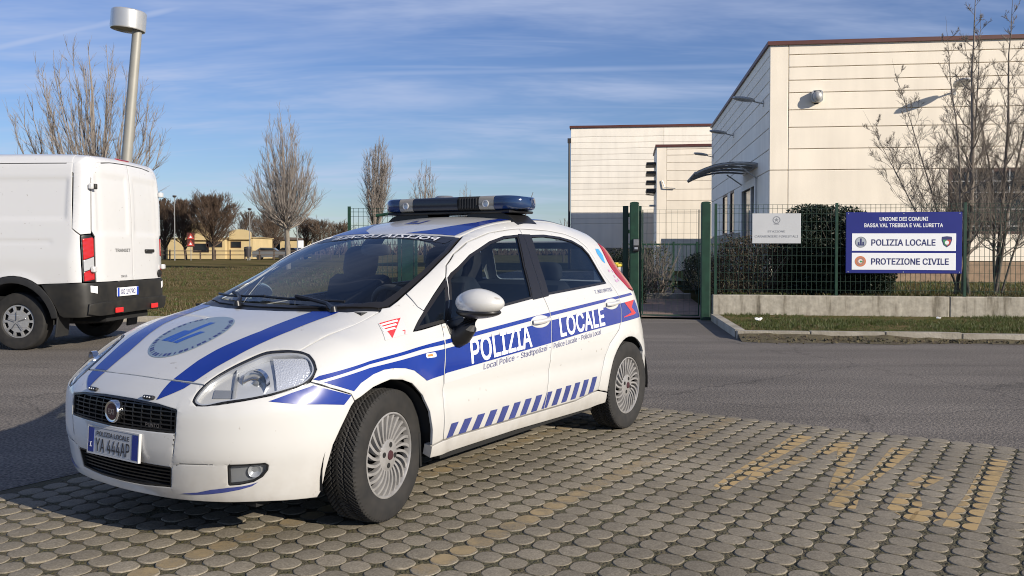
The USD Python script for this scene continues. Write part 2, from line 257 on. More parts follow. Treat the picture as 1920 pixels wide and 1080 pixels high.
def paver(cx, cy, rng):
    n = len(OCT); w = OCT * (1 + rng.normal(0, .022, (n, 1))); rot = rng.normal(0, .05); c, s = math.cos(rot), math.sin(rot)
    w = np.stack([w[:, 0] * c - w[:, 1] * s, w[:, 0] * s + w[:, 1] * c], 1) * rng.normal(.985, .012)
    w = w[:, :1] * E1 + w[:, 1:] * E2
    tx, ty = rng.normal(0, .012, 2); z0 = rng.normal(.001, .0012)
    def ring(k, dz): q = w * k; return np.column_stack([q[:, 0] + cx, q[:, 1] + cy, z0 + dz + q[:, 0] * tx + q[:, 1] * ty])
    v = np.vstack([ring(.93, .0012), ring(.98, -.0008), ring(1.0, -.004), ring(1.0, -.02), [[cx, cy, z0 + .0018]]])
    i = np.arange(n); j = (i + 1) % n; F_ = [np.stack([np.full(n, 4 * n), i, j], 1)]
    for k in range(3): F_ += [np.stack([k * n + i, (k + 1) * n + i, (k + 1) * n + j], 1), np.stack([k * n + i, (k + 1) * n + j, k * n + j], 1)]
    return v, np.vstack(F_), w
rng = np.random.default_rng(5)
cells = []
for i in range(-22, 46):
    for j in range(-34, 25):
        c = PO + PITCHP * (i * E1 + j * E2)
        if c @ E1 < -4.60: continue
        c = c + rng.normal(0, .0022, 2)
        d = np.array([c[0], c[1] * math.cos(PITCH) - CAMZ * math.sin(PITCH), 0]); px = 960 + FPX * c[0] / max(c[1], .1); py = 468 + FPX * CAMZ / max(c[1], .1)
        if c[1] < 1.0: continue
        carl = ((c - np.array([-1.236, 4.42])) @ np.array([-.545, -.839]), (c - np.array([-1.236, 4.42])) @ np.array([.839, -.545]))
        hidden = -3.0 < carl[0] < .6 and -.95 < carl[1] < .6
        cells.append((c, (-20 < px < 1940 and py < 1090) and not hidden, np.hypot(*c)))
order = sorted(range(len(cells)), key=lambda k: (not cells[k][1], cells[k][2]))
single = set(order[:300]); rest = []; MARKS = []
line_polys = [Polygon([pv(a, b) for a, b in ((-2.070, .6), (-2.070, 6.29), (-2.180, 6.29), (-2.180, .6))])]
strokes = [[(1.91, 5.84), (1.99, 5.79), (1.76, 5.46), (1.34, 4.87), (1.12, 4.53), (1.09, 4.58), (1.32, 4.94), (1.75, 5.58)], [(2.11, 5.64), (2.19, 5.61), (1.92, 5.3), (1.86, 5.3)], [(1.75, 5.26), (1.76, 5.19), (1.41, 4.79), (1.31, 4.72), (1.37, 4.85)],
    [(2.09, 5.49), (2.19, 5.51), (2.01, 5.15), (1.89, 4.99)], [(1.88, 4.95), (1.95, 4.95), (1.84, 4.72), (1.73, 4.55), (1.65, 4.46), (1.73, 4.65)], [(2.42, 5.47), (2.51, 5.44), (2.21, 5.03), (1.81, 4.52), (1.65, 4.19), (1.57, 4.24), (1.68, 4.42), (2.04, 4.87)],
    [(2.3, 4.8), (2.36, 4.76), (2.16, 4.56), (2.13, 4.62)], [(2.0, 4.43), (2.06, 4.4), (2.0, 4.25), (1.86, 4.03), (1.84, 4.19)], [(1.95, 4.13), (2.07, 4.16), (2.03, 4.06), (1.91, 3.98), (1.87, 4.02)], [(2.86, 5.18), (2.93, 5.14), (2.34, 4.28), (2.07, 3.88), (1.98, 3.93), (2.33, 4.4)]]
line_polys.append(Polygon([pv(a, b) for a, b in ((-2.952, .6), (-2.952, 6.29), (-3.062, 6.29), (-3.062, .6))]))
mark_polys = line_polys + [Polygon(s).buffer(0).buffer(.018) for s in strokes]
marks = [[] for _ in mark_polys]
for k, (c, vis, d) in enumerate(cells):
    v, f, w = paver(c[0], c[1], rng)
    if k in single: obj("paver", (v, f), "paver_concrete", paving, smooth=35)
    else: rest.append((v, f))
    top = v[:len(OCT)]; tp = Polygon(top[:, :2])
    for m, mp_ in enumerate(mark_polys):
        if tp.intersects(mp_):
            q = tp.intersection(mp_)
            if q.geom_type == "Polygon" and q.area > 1e-5:
                n_ = np.linalg.lstsq(np.column_stack([top[:, :2] - c, np.ones(len(top))]), top[:, 2], rcond=None)[0]
                sv, sf = sheet(q, 0.0); sv[:, 2] = (sv[:, :2] - c) @ n_[:2] + n_[2] + .0016
                marks[m].append((sv, sf))
obj("paver_field", cat_(*rest), "paver_concrete", paving, smooth=35, kind="stuff")
for m, ms in enumerate(marks):
    if ms: obj("bay_line" if m < 2 else "painted_stroke", cat_(*ms), "yellow_paint_worn" if m < 2 else "yellow_paint", paving)
# moss and crumbs lying in the joints
rng = np.random.default_rng(9); mv = []
for k in order[:1500]:
    c = cells[k][0]
    for q in range(3):
        p = c + PITCHP * .5 * (E1 * rng.choice([-1, 1]) + E2 * rng.choice([-1, 1])) + rng.normal(0, .011, 2); r = rng.uniform(.004, .010)
        m = trimesh.creation.icosphere(0, r); m.apply_scale([1, 1, .55]); m.apply_transform(trimesh.transformations.rotation_matrix(rng.uniform(0, 6), [0, 0, 1])); m.apply_translation([p[0], p[1], -.0024]); mv.append(m)
leafy("moss", (.05, .045, .018), (.085, .08, .028), .1)
obj("joint_moss", cat_(*mv), "moss", label="low brown and green moss growing in the joints of the paving", cat="moss", kind="stuff")

# ---------------------------------------------------------------- verge in front of the low wall
verge = thing("verge", kind="structure")
vp = [tuple(kerbA + .12 * U), tuple(kerbA + 30 * U), tuple(W0 + 29.9 * U), tuple(W0 + .06 * U)]
obj("turf", sheet(Polygon([tuple(kerbA + .1 * U + .1 * V), tuple(kerbA + 40 * U + .1 * V), tuple(W0 + 40 * U), tuple(W0 + .08 * U)]), .105), "turf_strip", verge)
for k in range(12):
    a, b = kerbA + (k * 1.0 + .006) * U, kerbA + (k * 1.0 + .994) * U
    j = .006 * ((k * 7) % 3 - 1)
    c = [a - .0 * V, b, b + .13 * V, a + .13 * V]
    m = extrude(Polygon([tuple(q) for q in c]).buffer(-.012, join_style=2).buffer(.012, quad_segs=2), .16, -.04 + j)
    obj("kerb_stone", m, "kerb_concrete", verge)
sd = (kerbB - kerbA) / np.linalg.norm(kerbB - kerbA); sn = np.array([sd[1], -sd[0]])
for k in range(3):
    a, b = kerbA + sd * (.15 + k * 1.0), kerbA + sd * (.15 + k * 1.0 + .985)
    obj("kerb_stone", extrude(Polygon([tuple(a), tuple(b), tuple(b + .13 * sn), tuple(a + .13 * sn)]), .16, -.04), "kerb_concrete", verge)
def tuft_mesh(rng, n, h, r, wd):
    vs, fs = [], []
    for k in range(n):
        a = rng.uniform(0, 2 * np.pi); q = rng.uniform(0, r, 1) * np.array([math.cos(a), math.sin(a)]); l = h * rng.uniform(.5, 1.1); b = rng.uniform(0, 2 * np.pi); lean = rng.uniform(.1, .8) * l
        d = np.array([math.cos(b), math.sin(b), 0]); n_ = np.array([-d[1], d[0], 0]) * wd
        p0 = np.array([q[0], q[1], 0]); p1 = p0 + d * lean * .4 + [0, 0, l * .6]; p2 = p0 + d * lean + [0, 0, l * .95]
        i = len(vs) * 5; vs.append(np.array([p0 - n_, p0 + n_, p1 + n_ * .7, p1 - n_ * .7, p2])); fs.append(np.array([[0, 1, 2], [0, 2, 3], [3, 2, 4]]) + i)
    return np.vstack(vs), np.vstack(fs)
def scatter(name, protos, pts, scales, label, cat, kind="stuff", tilt=0.0, seed=1):
    p = numbered("/World", name); pi = UsdGeom.PointInstancer.Define(stage, p); rr = np.random.default_rng(seed); paths = []
    for q, (m, mt) in enumerate(protos):
        usdkit.mesh(stage, f"{p}/proto_{q}", m, "/World/Looks/" + mt); paths.append(Sdf.Path(f"{p}/proto_{q}"))
    pi.CreatePrototypesRel().SetTargets(paths); n = len(pts)
    pi.CreateProtoIndicesAttr(Vt.IntArray.FromNumpy(rr.integers(0, len(protos), n).astype(np.int32)))
    pi.CreatePositionsAttr(Vt.Vec3fArray.FromNumpy(np.asarray(pts, np.float32)))
    a = rr.uniform(0, 2 * np.pi, n); pi.CreateOrientationsAttr(Vt.QuathArray([Gf.Quath(float(math.cos(x / 2)), 0, 0, float(math.sin(x / 2))) for x in a]))
    sc = np.asarray(scales, np.float32); sc = np.repeat(sc[:, None], 3, 1) if sc.ndim == 1 else sc
    pi.CreateScalesAttr(Vt.Vec3fArray.FromNumpy(sc)); tag(pi.GetPrim(), label, cat, kind=kind); return p
rng = np.random.default_rng(3)
tu = [(tuft_mesh(rng, 14, .10, .05, .004), "grass_blade") for _ in range(3)] + [(tuft_mesh(rng, 12, .07, .06, .004), "dry_blade")]
pts, sc = [], []
while len(pts) < 6500:
    s, t = rng.uniform(.0, 9.5), rng.uniform(.14, 3.2)
    p = kerbA + s * U + t * V
    if (p - W0) @ V > -.02 or (p - kerbA) @ sn < .16: continue
    d = meshkit.noise(np.array([p[0] * 1.1, p[1] * 1.1, 0.0])); 
    edge = 1.0 if t > .5 else .75
    pts.append((p[0], p[1], .10)); sc.append((.25 + .75 * d) * edge * rng.uniform(.55, 1.1))
scatter("verge_grass", tu, pts, sc, "short patchy green grass on the verge between kerb and low wall", "grass")
# brown debris along the kerb
rng = np.random.default_rng(11); dm = []
for k in range(2600):
    s = rng.uniform(.05, 8.5); hgt = meshkit.noise(np.array([s * 1.6, 3.3, 0])) ; w_ = .12 + .42 * hgt
    t = -abs(rng.normal(0, w_ * .5)); p = kerbA + s * U + (t - .01) * V; z = max(.0, .09 * hgt * (1 + t / .45)) * rng.uniform(.2, 1)
    a = rng.uniform(.012, .04); q = rng.normal(0, 1, (3, 3)); q /= np.linalg.norm(q, axis=1, keepdims=True)
    dm.append((np.array([p[0], p[1], z + .008]) + np.vstack([q * a, -q * a * .4 + [[0, 0, .006]]])[[0, 1, 2, 3]], np.array([[0, 1, 2], [0, 2, 3], [1, 3, 2], [0, 3, 1]])))
mound = []
for k in range(60):
    s0, s1 = k * .14, k * .14 + .14
    for s in (s0,): pass
ms = np.linspace(.02, 8.6, 220); mr = np.linspace(0, 1, 6); gv = []
for s in ms:
    hgt = meshkit.noise(np.array([s * 1.6, 3.3, 0])); n2 = meshkit.noise(np.array([s * 7, 1.3, 0]))
    for r in mr:
        p = kerbA + s * U + (-.012 - r * (.10 + .50 * hgt + .1 * n2)) * V; gv.append((p[0], p[1], .003 + (1 - r) ** 1.5 * (.02 + .07 * hgt + .03 * n2)))
gv = np.array(gv); ii, jj = np.meshgrid(np.arange(219), np.arange(5), indexing="ij"); q0 = (ii * 6 + jj).ravel()
obj("leaf_debris", cat_((gv, np.vstack([np.stack([q0, q0 + 1, q0 + 7], 1), np.stack([q0, q0 + 7, q0 + 6], 1)])), *dm), "debris_brown", label="brown earth and dead leaves heaped against the kerb", cat="debris", kind="stuff")
for (s, t, z, a, lb) in ((.55, 1.75, .15, .045, "crumpled white paper scrap on the verge grass near the gate post"), (5.02, -.12, .06, .06, "white plastic scrap in the debris below the kerb"), (3.55, 2.55, .14, .03, "tiny white scrap in the grass near the low wall")):
    p = kerbA + s * U + t * V; m = trimesh.creation.icosphere(1, a); m.vertices *= 1 + .35 * np.random.default_rng(int(s * 100)).normal(0, 1, (len(m.vertices), 1)); m.apply_scale([1, .7, .45]); m.apply_translation([p[0], p[1], z])
    obj("litter", m, "litter_white", label=lb, cat="litter")

# ---------------------------------------------------------------- low wall, yard, gate, fence
obj("yard", sheet(Polygon([tuple(st(W0, .12, .18)), tuple(st(W0, 60, .18)), tuple(st(W0, 60, 40)), tuple(st(W0, .12, 40))]), .40), "turf_strip", kind="structure")
def loc_thing(name, p0, z=0.0, **k): return thing(name, (p0[0], p0[1], z), RZ, **k)
wl = loc_thing("low_wall", W0, label="low weathered concrete wall under the green mesh fence", cat="wall")
for k in range(8):
    m = bevbox(k * 4.0 + .006 - (.0 if k else 0), k * 4.0 + 3.994, 0, .2, -.05, .452, .012); obj("wall_section", m, "wall_concrete", wl)
gp1 = np.array([2.205, 15.66]); gp2 = np.array([3.455, 15.5])
def gate_post(p, w, h, lb):
    t = loc_thing("gate_post", p, label=lb, cat="gate post", group=None)
    c = sbox(-w / 2, -w / 2, w / 2, w / 2).buffer(-.015).buffer(.015, quad_segs=2)
    obj("post", extrude(c, h, -.02), "dark_green_paint", t); r = trimesh.creation.cylinder(w / 2, w - .01, sections=24); r.apply_transform(trimesh.transformations.rotation_matrix(math.pi / 2, [1, 0, 0])); r.apply_scale([1, 1, .28]); r.apply_translation([0, 0, h])
    obj("rounded_cap", r, "dark_green_paint", t); return t
gate_post(gp1, .165, 2.09, "dark green steel gate post carrying the grey intercom")
gate_post(gp2, .165, 2.09, "dark green steel gate post at the left end of the low wall")
sp = loc_thing("sliding_gate_frame", gp1 + np.array([-.13, .22]), label="narrow dark green gate track posts just left of the intercom post", cat="gate frame")
obj("post", bx(-.05, .05, -.05, .05, -.02, 2.05), "dark_green_paint", sp); obj("post", bx(.22, .29, -.03, .03, -.02, 2.05), "dark_green_paint", sp)
for z in (1.55, 1.85): obj("guide_bracket", bx(.05, .22, -.02, .02, z, z + .07), "dark_green_paint", sp)
mat("grey_metal", (.33, .33, .33), .4, .6, var=.2, scale=20); mat("black_plastic", (.012, .012, .013), .45, var=.3, scale=30); mat("steel_light", (.6, .6, .6), .35, .8)
ic = loc_thing("intercom", gp1 + np.array([.02, -.085]), 1.23, label="small grey intercom box on the left gate post", cat="intercom")
obj("housing", bevbox(-.055, .055, -.05, 0, -.01, .22, .008), "black_plastic", ic); obj("face_plate", bevbox(-.045, .045, -.056, -.048, .10, .21, .003), "grey_metal", ic); obj("button", bevbox(-.03, .03, -.06, -.048, .03, .07, .003), "steel_light", ic)
def wires(s0, s1, z0, z1, dv=.0835, dh=.15, r=.0032, yoff=0.0):
    ms = []
    for x in np.arange(s0 + dv / 2, s1, dv): ms.append(bx(x - r, x + r, yoff - r, yoff + r, z0, z1))
    for z in np.append(np.arange(z0 + .05, z1 - .05, dh), [z1 - .07, z1 - .005]): ms.append(bx(s0, s1, yoff - r * 3.2, yoff - r * 1.1, z - r, z + r))
    return cat_(*ms)
pg = loc_thing("pedestrian_gate", gp1 + np.array([.16, .12]), label="fine wire mesh gate leaf between the two green gate posts", cat="gate")
obj("gate_frame", cat_(bx(0, .018, -.01, .01, .06, 1.98), bx(1.0, 1.018, -.01, .01, .06, 1.98), bx(.018, 1.0, -.01, .01, .06, .08)), "dark_green_paint", pg)
obj("wire_mesh", wires(.03, .99, .09, 1.98, .11, .2, .0016), "wire_green", pg, kind="stuff")
fe = loc_thing("mesh_fence", st(W0, 0, .1), label="green welded mesh fence standing on the low concrete wall", cat="fence")
xs = [.06, 2.14, 4.27, 6.45, 8.6, 10.7, 12.8]
for k, x in enumerate(xs): obj("fence_post", cat_(bx(x - .022, x + .022, -.022, .022, .45, 2.08)), "dark_green_paint", fe)
for a, b in zip(xs[:-1], xs[1:]): obj("mesh_panel", wires(a + .03, b - .03, .50, 2.06), "wire_green", fe, kind="stuff")
# signs hung on the fence
mat("sign_blue", (.022, .028, .19), .35, spec=.4, var=.1, scale=3); mat("sign_white", (.78, .79, .80), .4); mat("sign_grey", (.50, .51, .52), .45, var=.06, scale=4); mat("sign_ink", (.03, .035, .13), .5); mat("sign_ink_grey", (.22, .23, .25), .5); mat("sign_red", (.48, .07, .05), .5); mat("sign_orange", (.55, .19, .09), .5); mat("sign_green", (.05, .25, .10), .5); mat("sign_silver", (.36, .40, .44), .5)
def ring2(r0, r1, n=40): return Point(0, 0).buffer(r1, quad_segs=n // 4).difference(Point(0, 0).buffer(r0, quad_segs=n // 4))
def disc(r): return Point(0, 0).buffer(r, quad_segs=10)
sb = loc_thing("office_sign", st(W0, 2.285, .065), label="large blue sign board with two white name panels on the fence", cat="sign")
obj("board", bevbox(0, 1.92, -.022, 0, .85, 1.915, .006), "sign_blue", sb)
def sgn(m, x, z, y): return upright(m, x, y, z)
obj("lettering", cat_(sgn(text("UNIONE DEI COMUNI", .063, .80, bold=True), .96, 1.765, -.0225), sgn(text("BASSA VAL TREBBIA E VAL LURETTA", .063, 1.30, bold=True), .955, 1.655, -.0225)), "sign_white", sb)
for z0, z1 in ((1.24, 1.545), (.91, 1.205)): obj("name_panel", bevbox(.10, 1.82, -.026, -.0218, z0, z1, .002), "sign_white", sb)
obj("lettering", sgn(text("POLIZIA LOCALE", .105, 1.06, bold=True), .955, 1.335, -.0266), "sign_ink", sb)
obj("lettering", sgn(text("PROTEZIONE CIVILE", .105, 1.28, bold=True), 1.065, 1.005, -.0266), "sign_ink", sb)
e1 = obj("round_emblem", sgn(extrude(disc(.096), .002), .25, 1.393, -.0264), "sign_silver", sb)
obj("emblem_tower", sgn(extrude(shapely.union_all([sbox(-.05, -.045, -.025, .0), sbox(-.014, -.05, .014, .065), sbox(.025, -.045, .05, .005), sbox(-.055, -.06, .055, -.04)]), .001), .25, 1.393, -.0288), "sign_ink", e1)
obj("emblem_rim", sgn(extrude(ring2(.082, .095), .001), .25, 1.393, -.0286), "sign_ink_grey", e1)
e2 = obj("round_emblem", sgn(extrude(disc(.093), .002), .245, 1.058, -.0264), "sign_orange", sb)
obj("emblem_centre", sgn(extrude(disc(.035), .001), .245, 1.058, -.0288), "sign_white", e2); obj("emblem_triangle", sgn(extrude(Polygon([(-.012, -.02), (.034, -.02), (.034, .01), (-.012, .015)]), .001), .245, 1.058, -.0298), "sign_green", e2); obj("emblem_rim", sgn(extrude(ring2(.052, .062), .001), .245, 1.058, -.0286), "sign_ink_grey", e2)
shl = Polygon([(-.08, .085), (0, .097), (.08, .085), (.085, .03), (.055, -.055), (0, -.095), (-.055, -.055), (-.085, .03)])
e3 = obj("shield_emblem", sgn(extrude(shl, .002), 1.67, 1.40, -.0264), "sign_ink", sb)
obj("shield_field", sgn(extrude(shl.buffer(-.014).intersection(sbox(-1, -1, 0, .035)), .001), 1.67, 1.40, -.0288), "sign_green", e3); obj("shield_field", sgn(extrude(shl.buffer(-.014).intersection(sbox(0, -1, 1, .035)), .001), 1.67, 1.40, -.0288), "sign_red", e3); obj("shield_lozenge", sgn(extrude(disc(.034), .001), 1.67, 1.385, -.0298), "sign_white", e3)
for x in (.04, .96, 1.88):
    for z in (.875, 1.89): obj("rivet", sgn(extrude(disc(.009), .004), x, z, -.022), "steel_light", sb)
sw = loc_thing("station_sign", st(W0, .69, .065), label="small pale grey station sign with a round emblem on the fence", cat="sign")
obj("board", bevbox(0, .835, -.012, 0, 1.37, 1.90, .003), "sign_grey", sw)
obj("round_emblem", cat_(sgn(extrude(ring2(.052, .066), .001), .417, 1.785, -.0125), sgn(extrude(Polygon([(math.cos(math.pi / 2 + k * math.pi / 5) * (.04 if k % 2 == 0 else .017), math.sin(math.pi / 2 + k * math.pi / 5) * (.04 if k % 2 == 0 else .017)) for k in range(10)]), .001), .417, 1.785, -.0125), sgn(extrude(sbox(-.045, -.008, .045, .008), .001), .417, 1.712, -.0125)), "sign_ink_grey", sw)
obj("lettering", cat_(sgn(text("STAZIONE", .034, .30), .417, 1.565, -.0125), sgn(text("CARABINIERI FORESTALI", .038, .74), .417, 1.475, -.0125)), "sign_ink_grey", sw)

# ---------------------------------------------------------------- path behind the gate
pth = Polygon([tuple(st(W0, -1.42, .2)), tuple(st(W0, .1, .2)), tuple(st(W0, .1, 24)), tuple(st(W0, -1.42, 24))])
obj("path", sheet(pth, .03), "brick_path", kind="structure")
ks = loc_thing("path_step", st(W0, -1.42, 6.2), label="pale stone step crossing the path behind the gate", cat="step"); obj("slab", bevbox(-.6, 1.5, 0, .35, 0, .16, .01), "kerb_concrete", ks)
ir = loc_thing("path_railing", st(W0, -1.1, 9.2), label="low dark green railing with a gate across the path inside the yard", cat="railing")
for x in (-.4, .9, 1.55, 2.4): obj("railing_post", bx(x - .03, x + .03, -.03, .03, 0, 1.48), "dark_green_paint", ir)
obj("top_rail", bx(-.37, 2.37, -.02, .02, 1.38, 1.43), "dark_green_paint", ir); obj("bottom_rail", bx(-.37, 2.37, -.02, .02, .2, .24), "dark_green_paint", ir); obj("bars", cat_(*[bx(x - .008, x + .008, -.008, .008, .24, 1.38) for x in np.arange(-.3, 2.3, .12)]), "dark_green_paint", ir, kind="stuff")
mat("bin_white", (.55, .56, .57), .5); mat("bin_yellow", (.65, .52, .05), .5)
bn = thing("recycling_bin", (1.86, 16.6, 0), -20, label="white wheeled bin with a yellow lid behind the car's tail", cat="bin")
v_ = trimesh.convex.convex_hull(np.array([[x * k, y * k, z] for z, k in ((.06, .82), (.93, 1.0)) for x in (-.24, .24) for y in (-.27, .27)])); obj("bin_body", v_, "bin_white", bn)
obj("lid", cat_(bevbox(-.26, .26, -.30, .29, .93, .985, .015), bevbox(-.2, .2, -.24, .24, .985, 1.01, .012)), "bin_yellow", bn)
for x in (-.2, .2): obj("wheel", xf(lathe([(0, -.03), (.1, -.03), (.1, .03), (0, .03)], 20, "x"), (x, .25, .1)), "black_plastic", bn)
# green mesh panels standing behind the car
gf = thing("mesh_panel_fence", (-2.96, 15.8, 0), -3, label="free standing green mesh panel fence behind the car roof, left", cat="fence")
for x, w in ((0, .05), (.92, .05), (1.22, .05)): obj("fence_post", bx(x - w / 2, x + w / 2, -w / 2, w / 2, 0, 2.03), "dark_green_paint", gf)
obj("mesh_panel", wires(.03, .9, .1, 2.0, .09, .17, .0036), "wire_green", gf, kind="stuff"); obj("mesh_panel", wires(.94, 1.2, .1, 2.0, .09, .17, .0036), "wire_green", gf, kind="stuff")
arc = [(.50 + .9 * k / 8, -.05, 1.86 + .07 * math.sin(k / 8 * math.pi * .6)) for k in range(9)]; obj("top_rail", tube(arc, .028), "dark_green_paint", gf)
obj("green_sheet", bevbox(.96, 1.18, -.01, .012, .3, 1.86, .004), "dark_green_paint", gf)
# left kerb and field
lk = thing("field_kerb", kind="structure")
P0, P1 = np.array([-6.0, 14.9]), np.array([-26, 15.85]); dl = (P1 - P0) / np.linalg.norm(P1 - P0); nl = np.array([dl[1], -dl[0]])
if nl[1] < 0: nl = -nl
for k in range(14):
    a, b = P0 + dl * (k * 1.0 + .006), P0 + dl * (k + .994); obj("kerb_stone", extrude(Polygon([tuple(a), tuple(b), tuple(b + .12 * nl), tuple(a + .12 * nl)]), .14, -.05), "kerb_concrete", lk)
for k in range(3):
    a, b = P0 - dl * (k * 1.0 + .006), P0 - dl * (k + .994); obj("kerb_stone", extrude(Polygon([tuple(a), tuple(b), tuple(b + .12 * nl), tuple(a + .12 * nl)]), .14, -.05), "kerb_concrete", lk)
rng = np.random.default_rng(21); pts, sc = [], []
while len(pts) < 9000:
    y = 15.1 + 45 * rng.uniform() ** 1.8; x = -y * rng.uniform(.12, .52)
    p = np.array([x, y])
    if (p - P0) @ nl < .16 or (-3.2 < x and y < 16.6): continue
    d = meshkit.noise(np.array([x * .5, y * .35, 2.0])); pts.append((x, y, -.03)); sc.append((.5 + 1.0 * d) * rng.uniform(.45, .9) * (1 + y / 90))
tf = [(tuft_mesh(rng, 12, .09, .10, .007), "dry_blade"), (tuft_mesh(rng, 12, .08, .10, .007), "grass_blade"), (tuft_mesh(rng, 12, .07, .12, .008), "dry_blade"), (tuft_mesh(rng, 14, .06, .12, .008), "dry_blade")]
scatter("field_grass", tf, pts, sc, "rough dry grass tufts across the field beyond the left kerb", "grass")
# ---------------------------------------------------------------- buildings
def wallmat(name, c, k=1.0):
    N = {"g": ("geometry", {}), "n": ("noise_texture", {"scale": .9, "detail": 6.0}), "mp": ("mapping", {"scale": (3.0, 3.0, .35)}), "n2": ("noise_texture", {"scale": 1.0, "detail": 5.0}), "n3": ("noise_texture", {"scale": 60.0, "detail": 3.0}),
         "a": ("map_range", {"from_min": .3, "from_max": .7, "to_min": .95, "to_max": 1.03}), "a2": ("map_range", {"from_min": .3, "from_max": .6, "to_min": .945, "to_max": 1.02, "clamp": True}), "oi": ("object_info", {}), "o": ("map_range", {"to_min": .965, "to_max": 1.03}),
         "h": ("hsv", {"color": c}), "h2": ("hsv", {}), "h3": ("hsv", {}), "b": ("bump", {"strength": .25, "distance": .01}), "p": ("principled_bsdf", {"roughness": .9, "specular_ior_level": .2})}
    usdkit.material(stage, "/World/Looks/" + name, N, [("g.position", "n.vector"), ("g.position", "mp.vector"), ("mp.vector", "n2.vector"), ("g.position", "n3.vector"), ("n.fac", "a.value"), ("n2.fac", "a2.value"), ("oi.random", "o.value"), ("a.result", "h.value"), ("h.color", "h2.color"), ("a2.result", "h2.value"), ("h2.color", "h3.color"), ("o.result", "h3.value"),
        ("h3.color", "p.base_color"), ("n3.fac", "b.height"), ("b.normal", "p.normal")], surface="p.BSDF"); return name
wallmat("cream_panel", (.84, .76, .635)); wallmat("white_panel", (.84, .785, .69)); wallmat("plinth_grey", (.26, .23, .19)); wallmat("joint_dark", (.48, .415, .32))
mat("coping_red", (.10, .032, .024), .5, var=.2, scale=3); mat("window_frame", (.07, .035, .025), .5, var=.2, scale=8); mat("pane_dark", (.015, .018, .022), .08); mat("lamp_grey", (.42, .42, .41), .4, .3, var=.2, scale=20); mat("door_white", (.62, .62, .60), .5); mat("bar_light", (.45, .44, .42), .5); mat("pipe_dark", (.035, .03, .03), .5)
canopy_glass = glass("canopy_glass", (.45, .5, .55), boost=.15)
mat("tan_brick", (.33, .23, .15), .9, color2=(.24, .17, .115), scale=6, bump=.3)

B0 = np.array([7.09, 24.0])
mb = loc_thing("office_building", B0, label="large cream concrete panel building with a dark red roof edge behind the signs", cat="building")
core = cat_(bx(.06, 26, .06, 16.4, -.1, 6.86)); obj("core", core, "joint_dark", mb)
ZJ = [1.0, 1.9, 3.45, 4.03, 4.62, 5.10, 5.57, 5.91, 6.27, 6.61, 6.90]
g = .0085
def fpanel(x0, x1, z0, z1, name="wall_panel", m="cream_panel", parent=mb): return obj(name, bevbox(x0 + g, x1 - g, 0, .07, z0 + g, z1 - g, .010), m, parent)
fpanel(0, .505, 3.45, 6.90, "corner_pilaster"); fpanel(0, .505, -.1, 3.45, "corner_pilaster")
cols = [(.505, 9.6), (9.6, 18), (18, 26)]
for x0, x1 in cols:
    for z0, z1 in zip(ZJ[2:-1], ZJ[3:]): fpanel(x0, x1, z0, z1)
fpanel(.505, 4.70, .95, 3.45); fpanel(.505, 9.6, -.1, .95, "plinth_panel", "tan_brick"); fpanel(4.70, 9.6, .95, 1.70); fpanel(8.7, 9.6, 1.70, 3.45); fpanel(9.6, 18, -.1, 3.45); fpanel(18, 26, -.1, 3.45)
wd = obj("window", cat_(bx(4.70, 8.70, -.015, .10, 1.70, 1.76), bx(4.70, 8.70, -.015, .10, 3.36, 3.45), bx(4.70, 4.79, -.015, .10, 1.76, 3.36), bx(8.61, 8.70, -.015, .10, 1.76, 3.36), *[bx(x - .035, x + .035, .0, .09, 1.76, 3.36) for x in (5.75, 6.7, 7.65)]), "window_frame", mb)
for a, b in ((4.79, 5.71), (5.79, 6.66), (6.74, 7.61), (7.69, 8.61)): obj("pane", bx(a, b, .045, .057, 1.76, 3.36), "pane_dark", wd)
obj("window_grille", cat_(*[bx(x - .01, x + .01, -.06, -.045, 1.62, 3.42) for x in np.arange(4.95, 8.7, .42)], *[bx(4.74, 8.66, -.075, -.062, z - .012, z + .012) for z in (1.9, 2.35, 2.8, 3.1)]), "bar_light", wd)
# left face (normal -x)
def lpanel(y0, y1, z0, z1, name="wall_panel", m="cream_panel", x=0.0): return obj(name, bevbox(x, x + .07, y0 + g, y1 - g, z0 + g, z1 - g, .010), m, mb)
for z0, z1 in zip(ZJ[2:-1], ZJ[3:]):
    for y0, y1 in ((.07, 5.9), (5.9, 16.4)): lpanel(y0, y1, z0, z1)
for y0, y1 in ((.07, 2.2), (5.5, 7.9), (9.05, 9.95), (11.65, 16.4)): lpanel(y0, y1, 1.84, 3.45)
for y0, y1 in ((.07, 2.2), (5.5, 16.4)): lpanel(y0, y1, -.1, 1.84, "plinth_panel", "plinth_grey")
for y0, y1 in ((7.9, 9.05), (9.95, 11.65)):
    w_ = obj("window", cat_(bx(.0, .07, y0 + .01, y0 + .07, 1.85, 3.44), bx(.0, .07, y1 - .07, y1 - .01, 1.85, 3.44), bx(.0, .07, y0 + .07, y1 - .07, 1.85, 1.92), bx(.0, .07, y0 + .07, y1 - .07, 3.37, 3.44)), "window_frame", mb); obj("pane", bx(.04, .05, y0 + .07, y1 - .07, 1.92, 3.37), "pane_dark", w_)
dr = obj("door", cat_(bx(-.06, .07, 2.2, 2.42, -.1, 3.45), bx(-.06, .07, 5.28, 5.5, -.1, 3.45), bx(-.06, .07, 2.42, 5.28, 3.2, 3.45), bx(-.03, .06, 3.3, 3.42, -.1, 3.2)), "door_white", mb)
obj("pane", bx(.02, .035, 2.42, 3.3, .3, 3.2), "pane_dark", dr); obj("pane", bx(.02, .035, 3.42, 5.28, .3, 3.2), "pane_dark", dr); obj("handle", bx(-.09, -.05, 3.33, 3.37, 1.9, 2.5), "steel_light", dr)
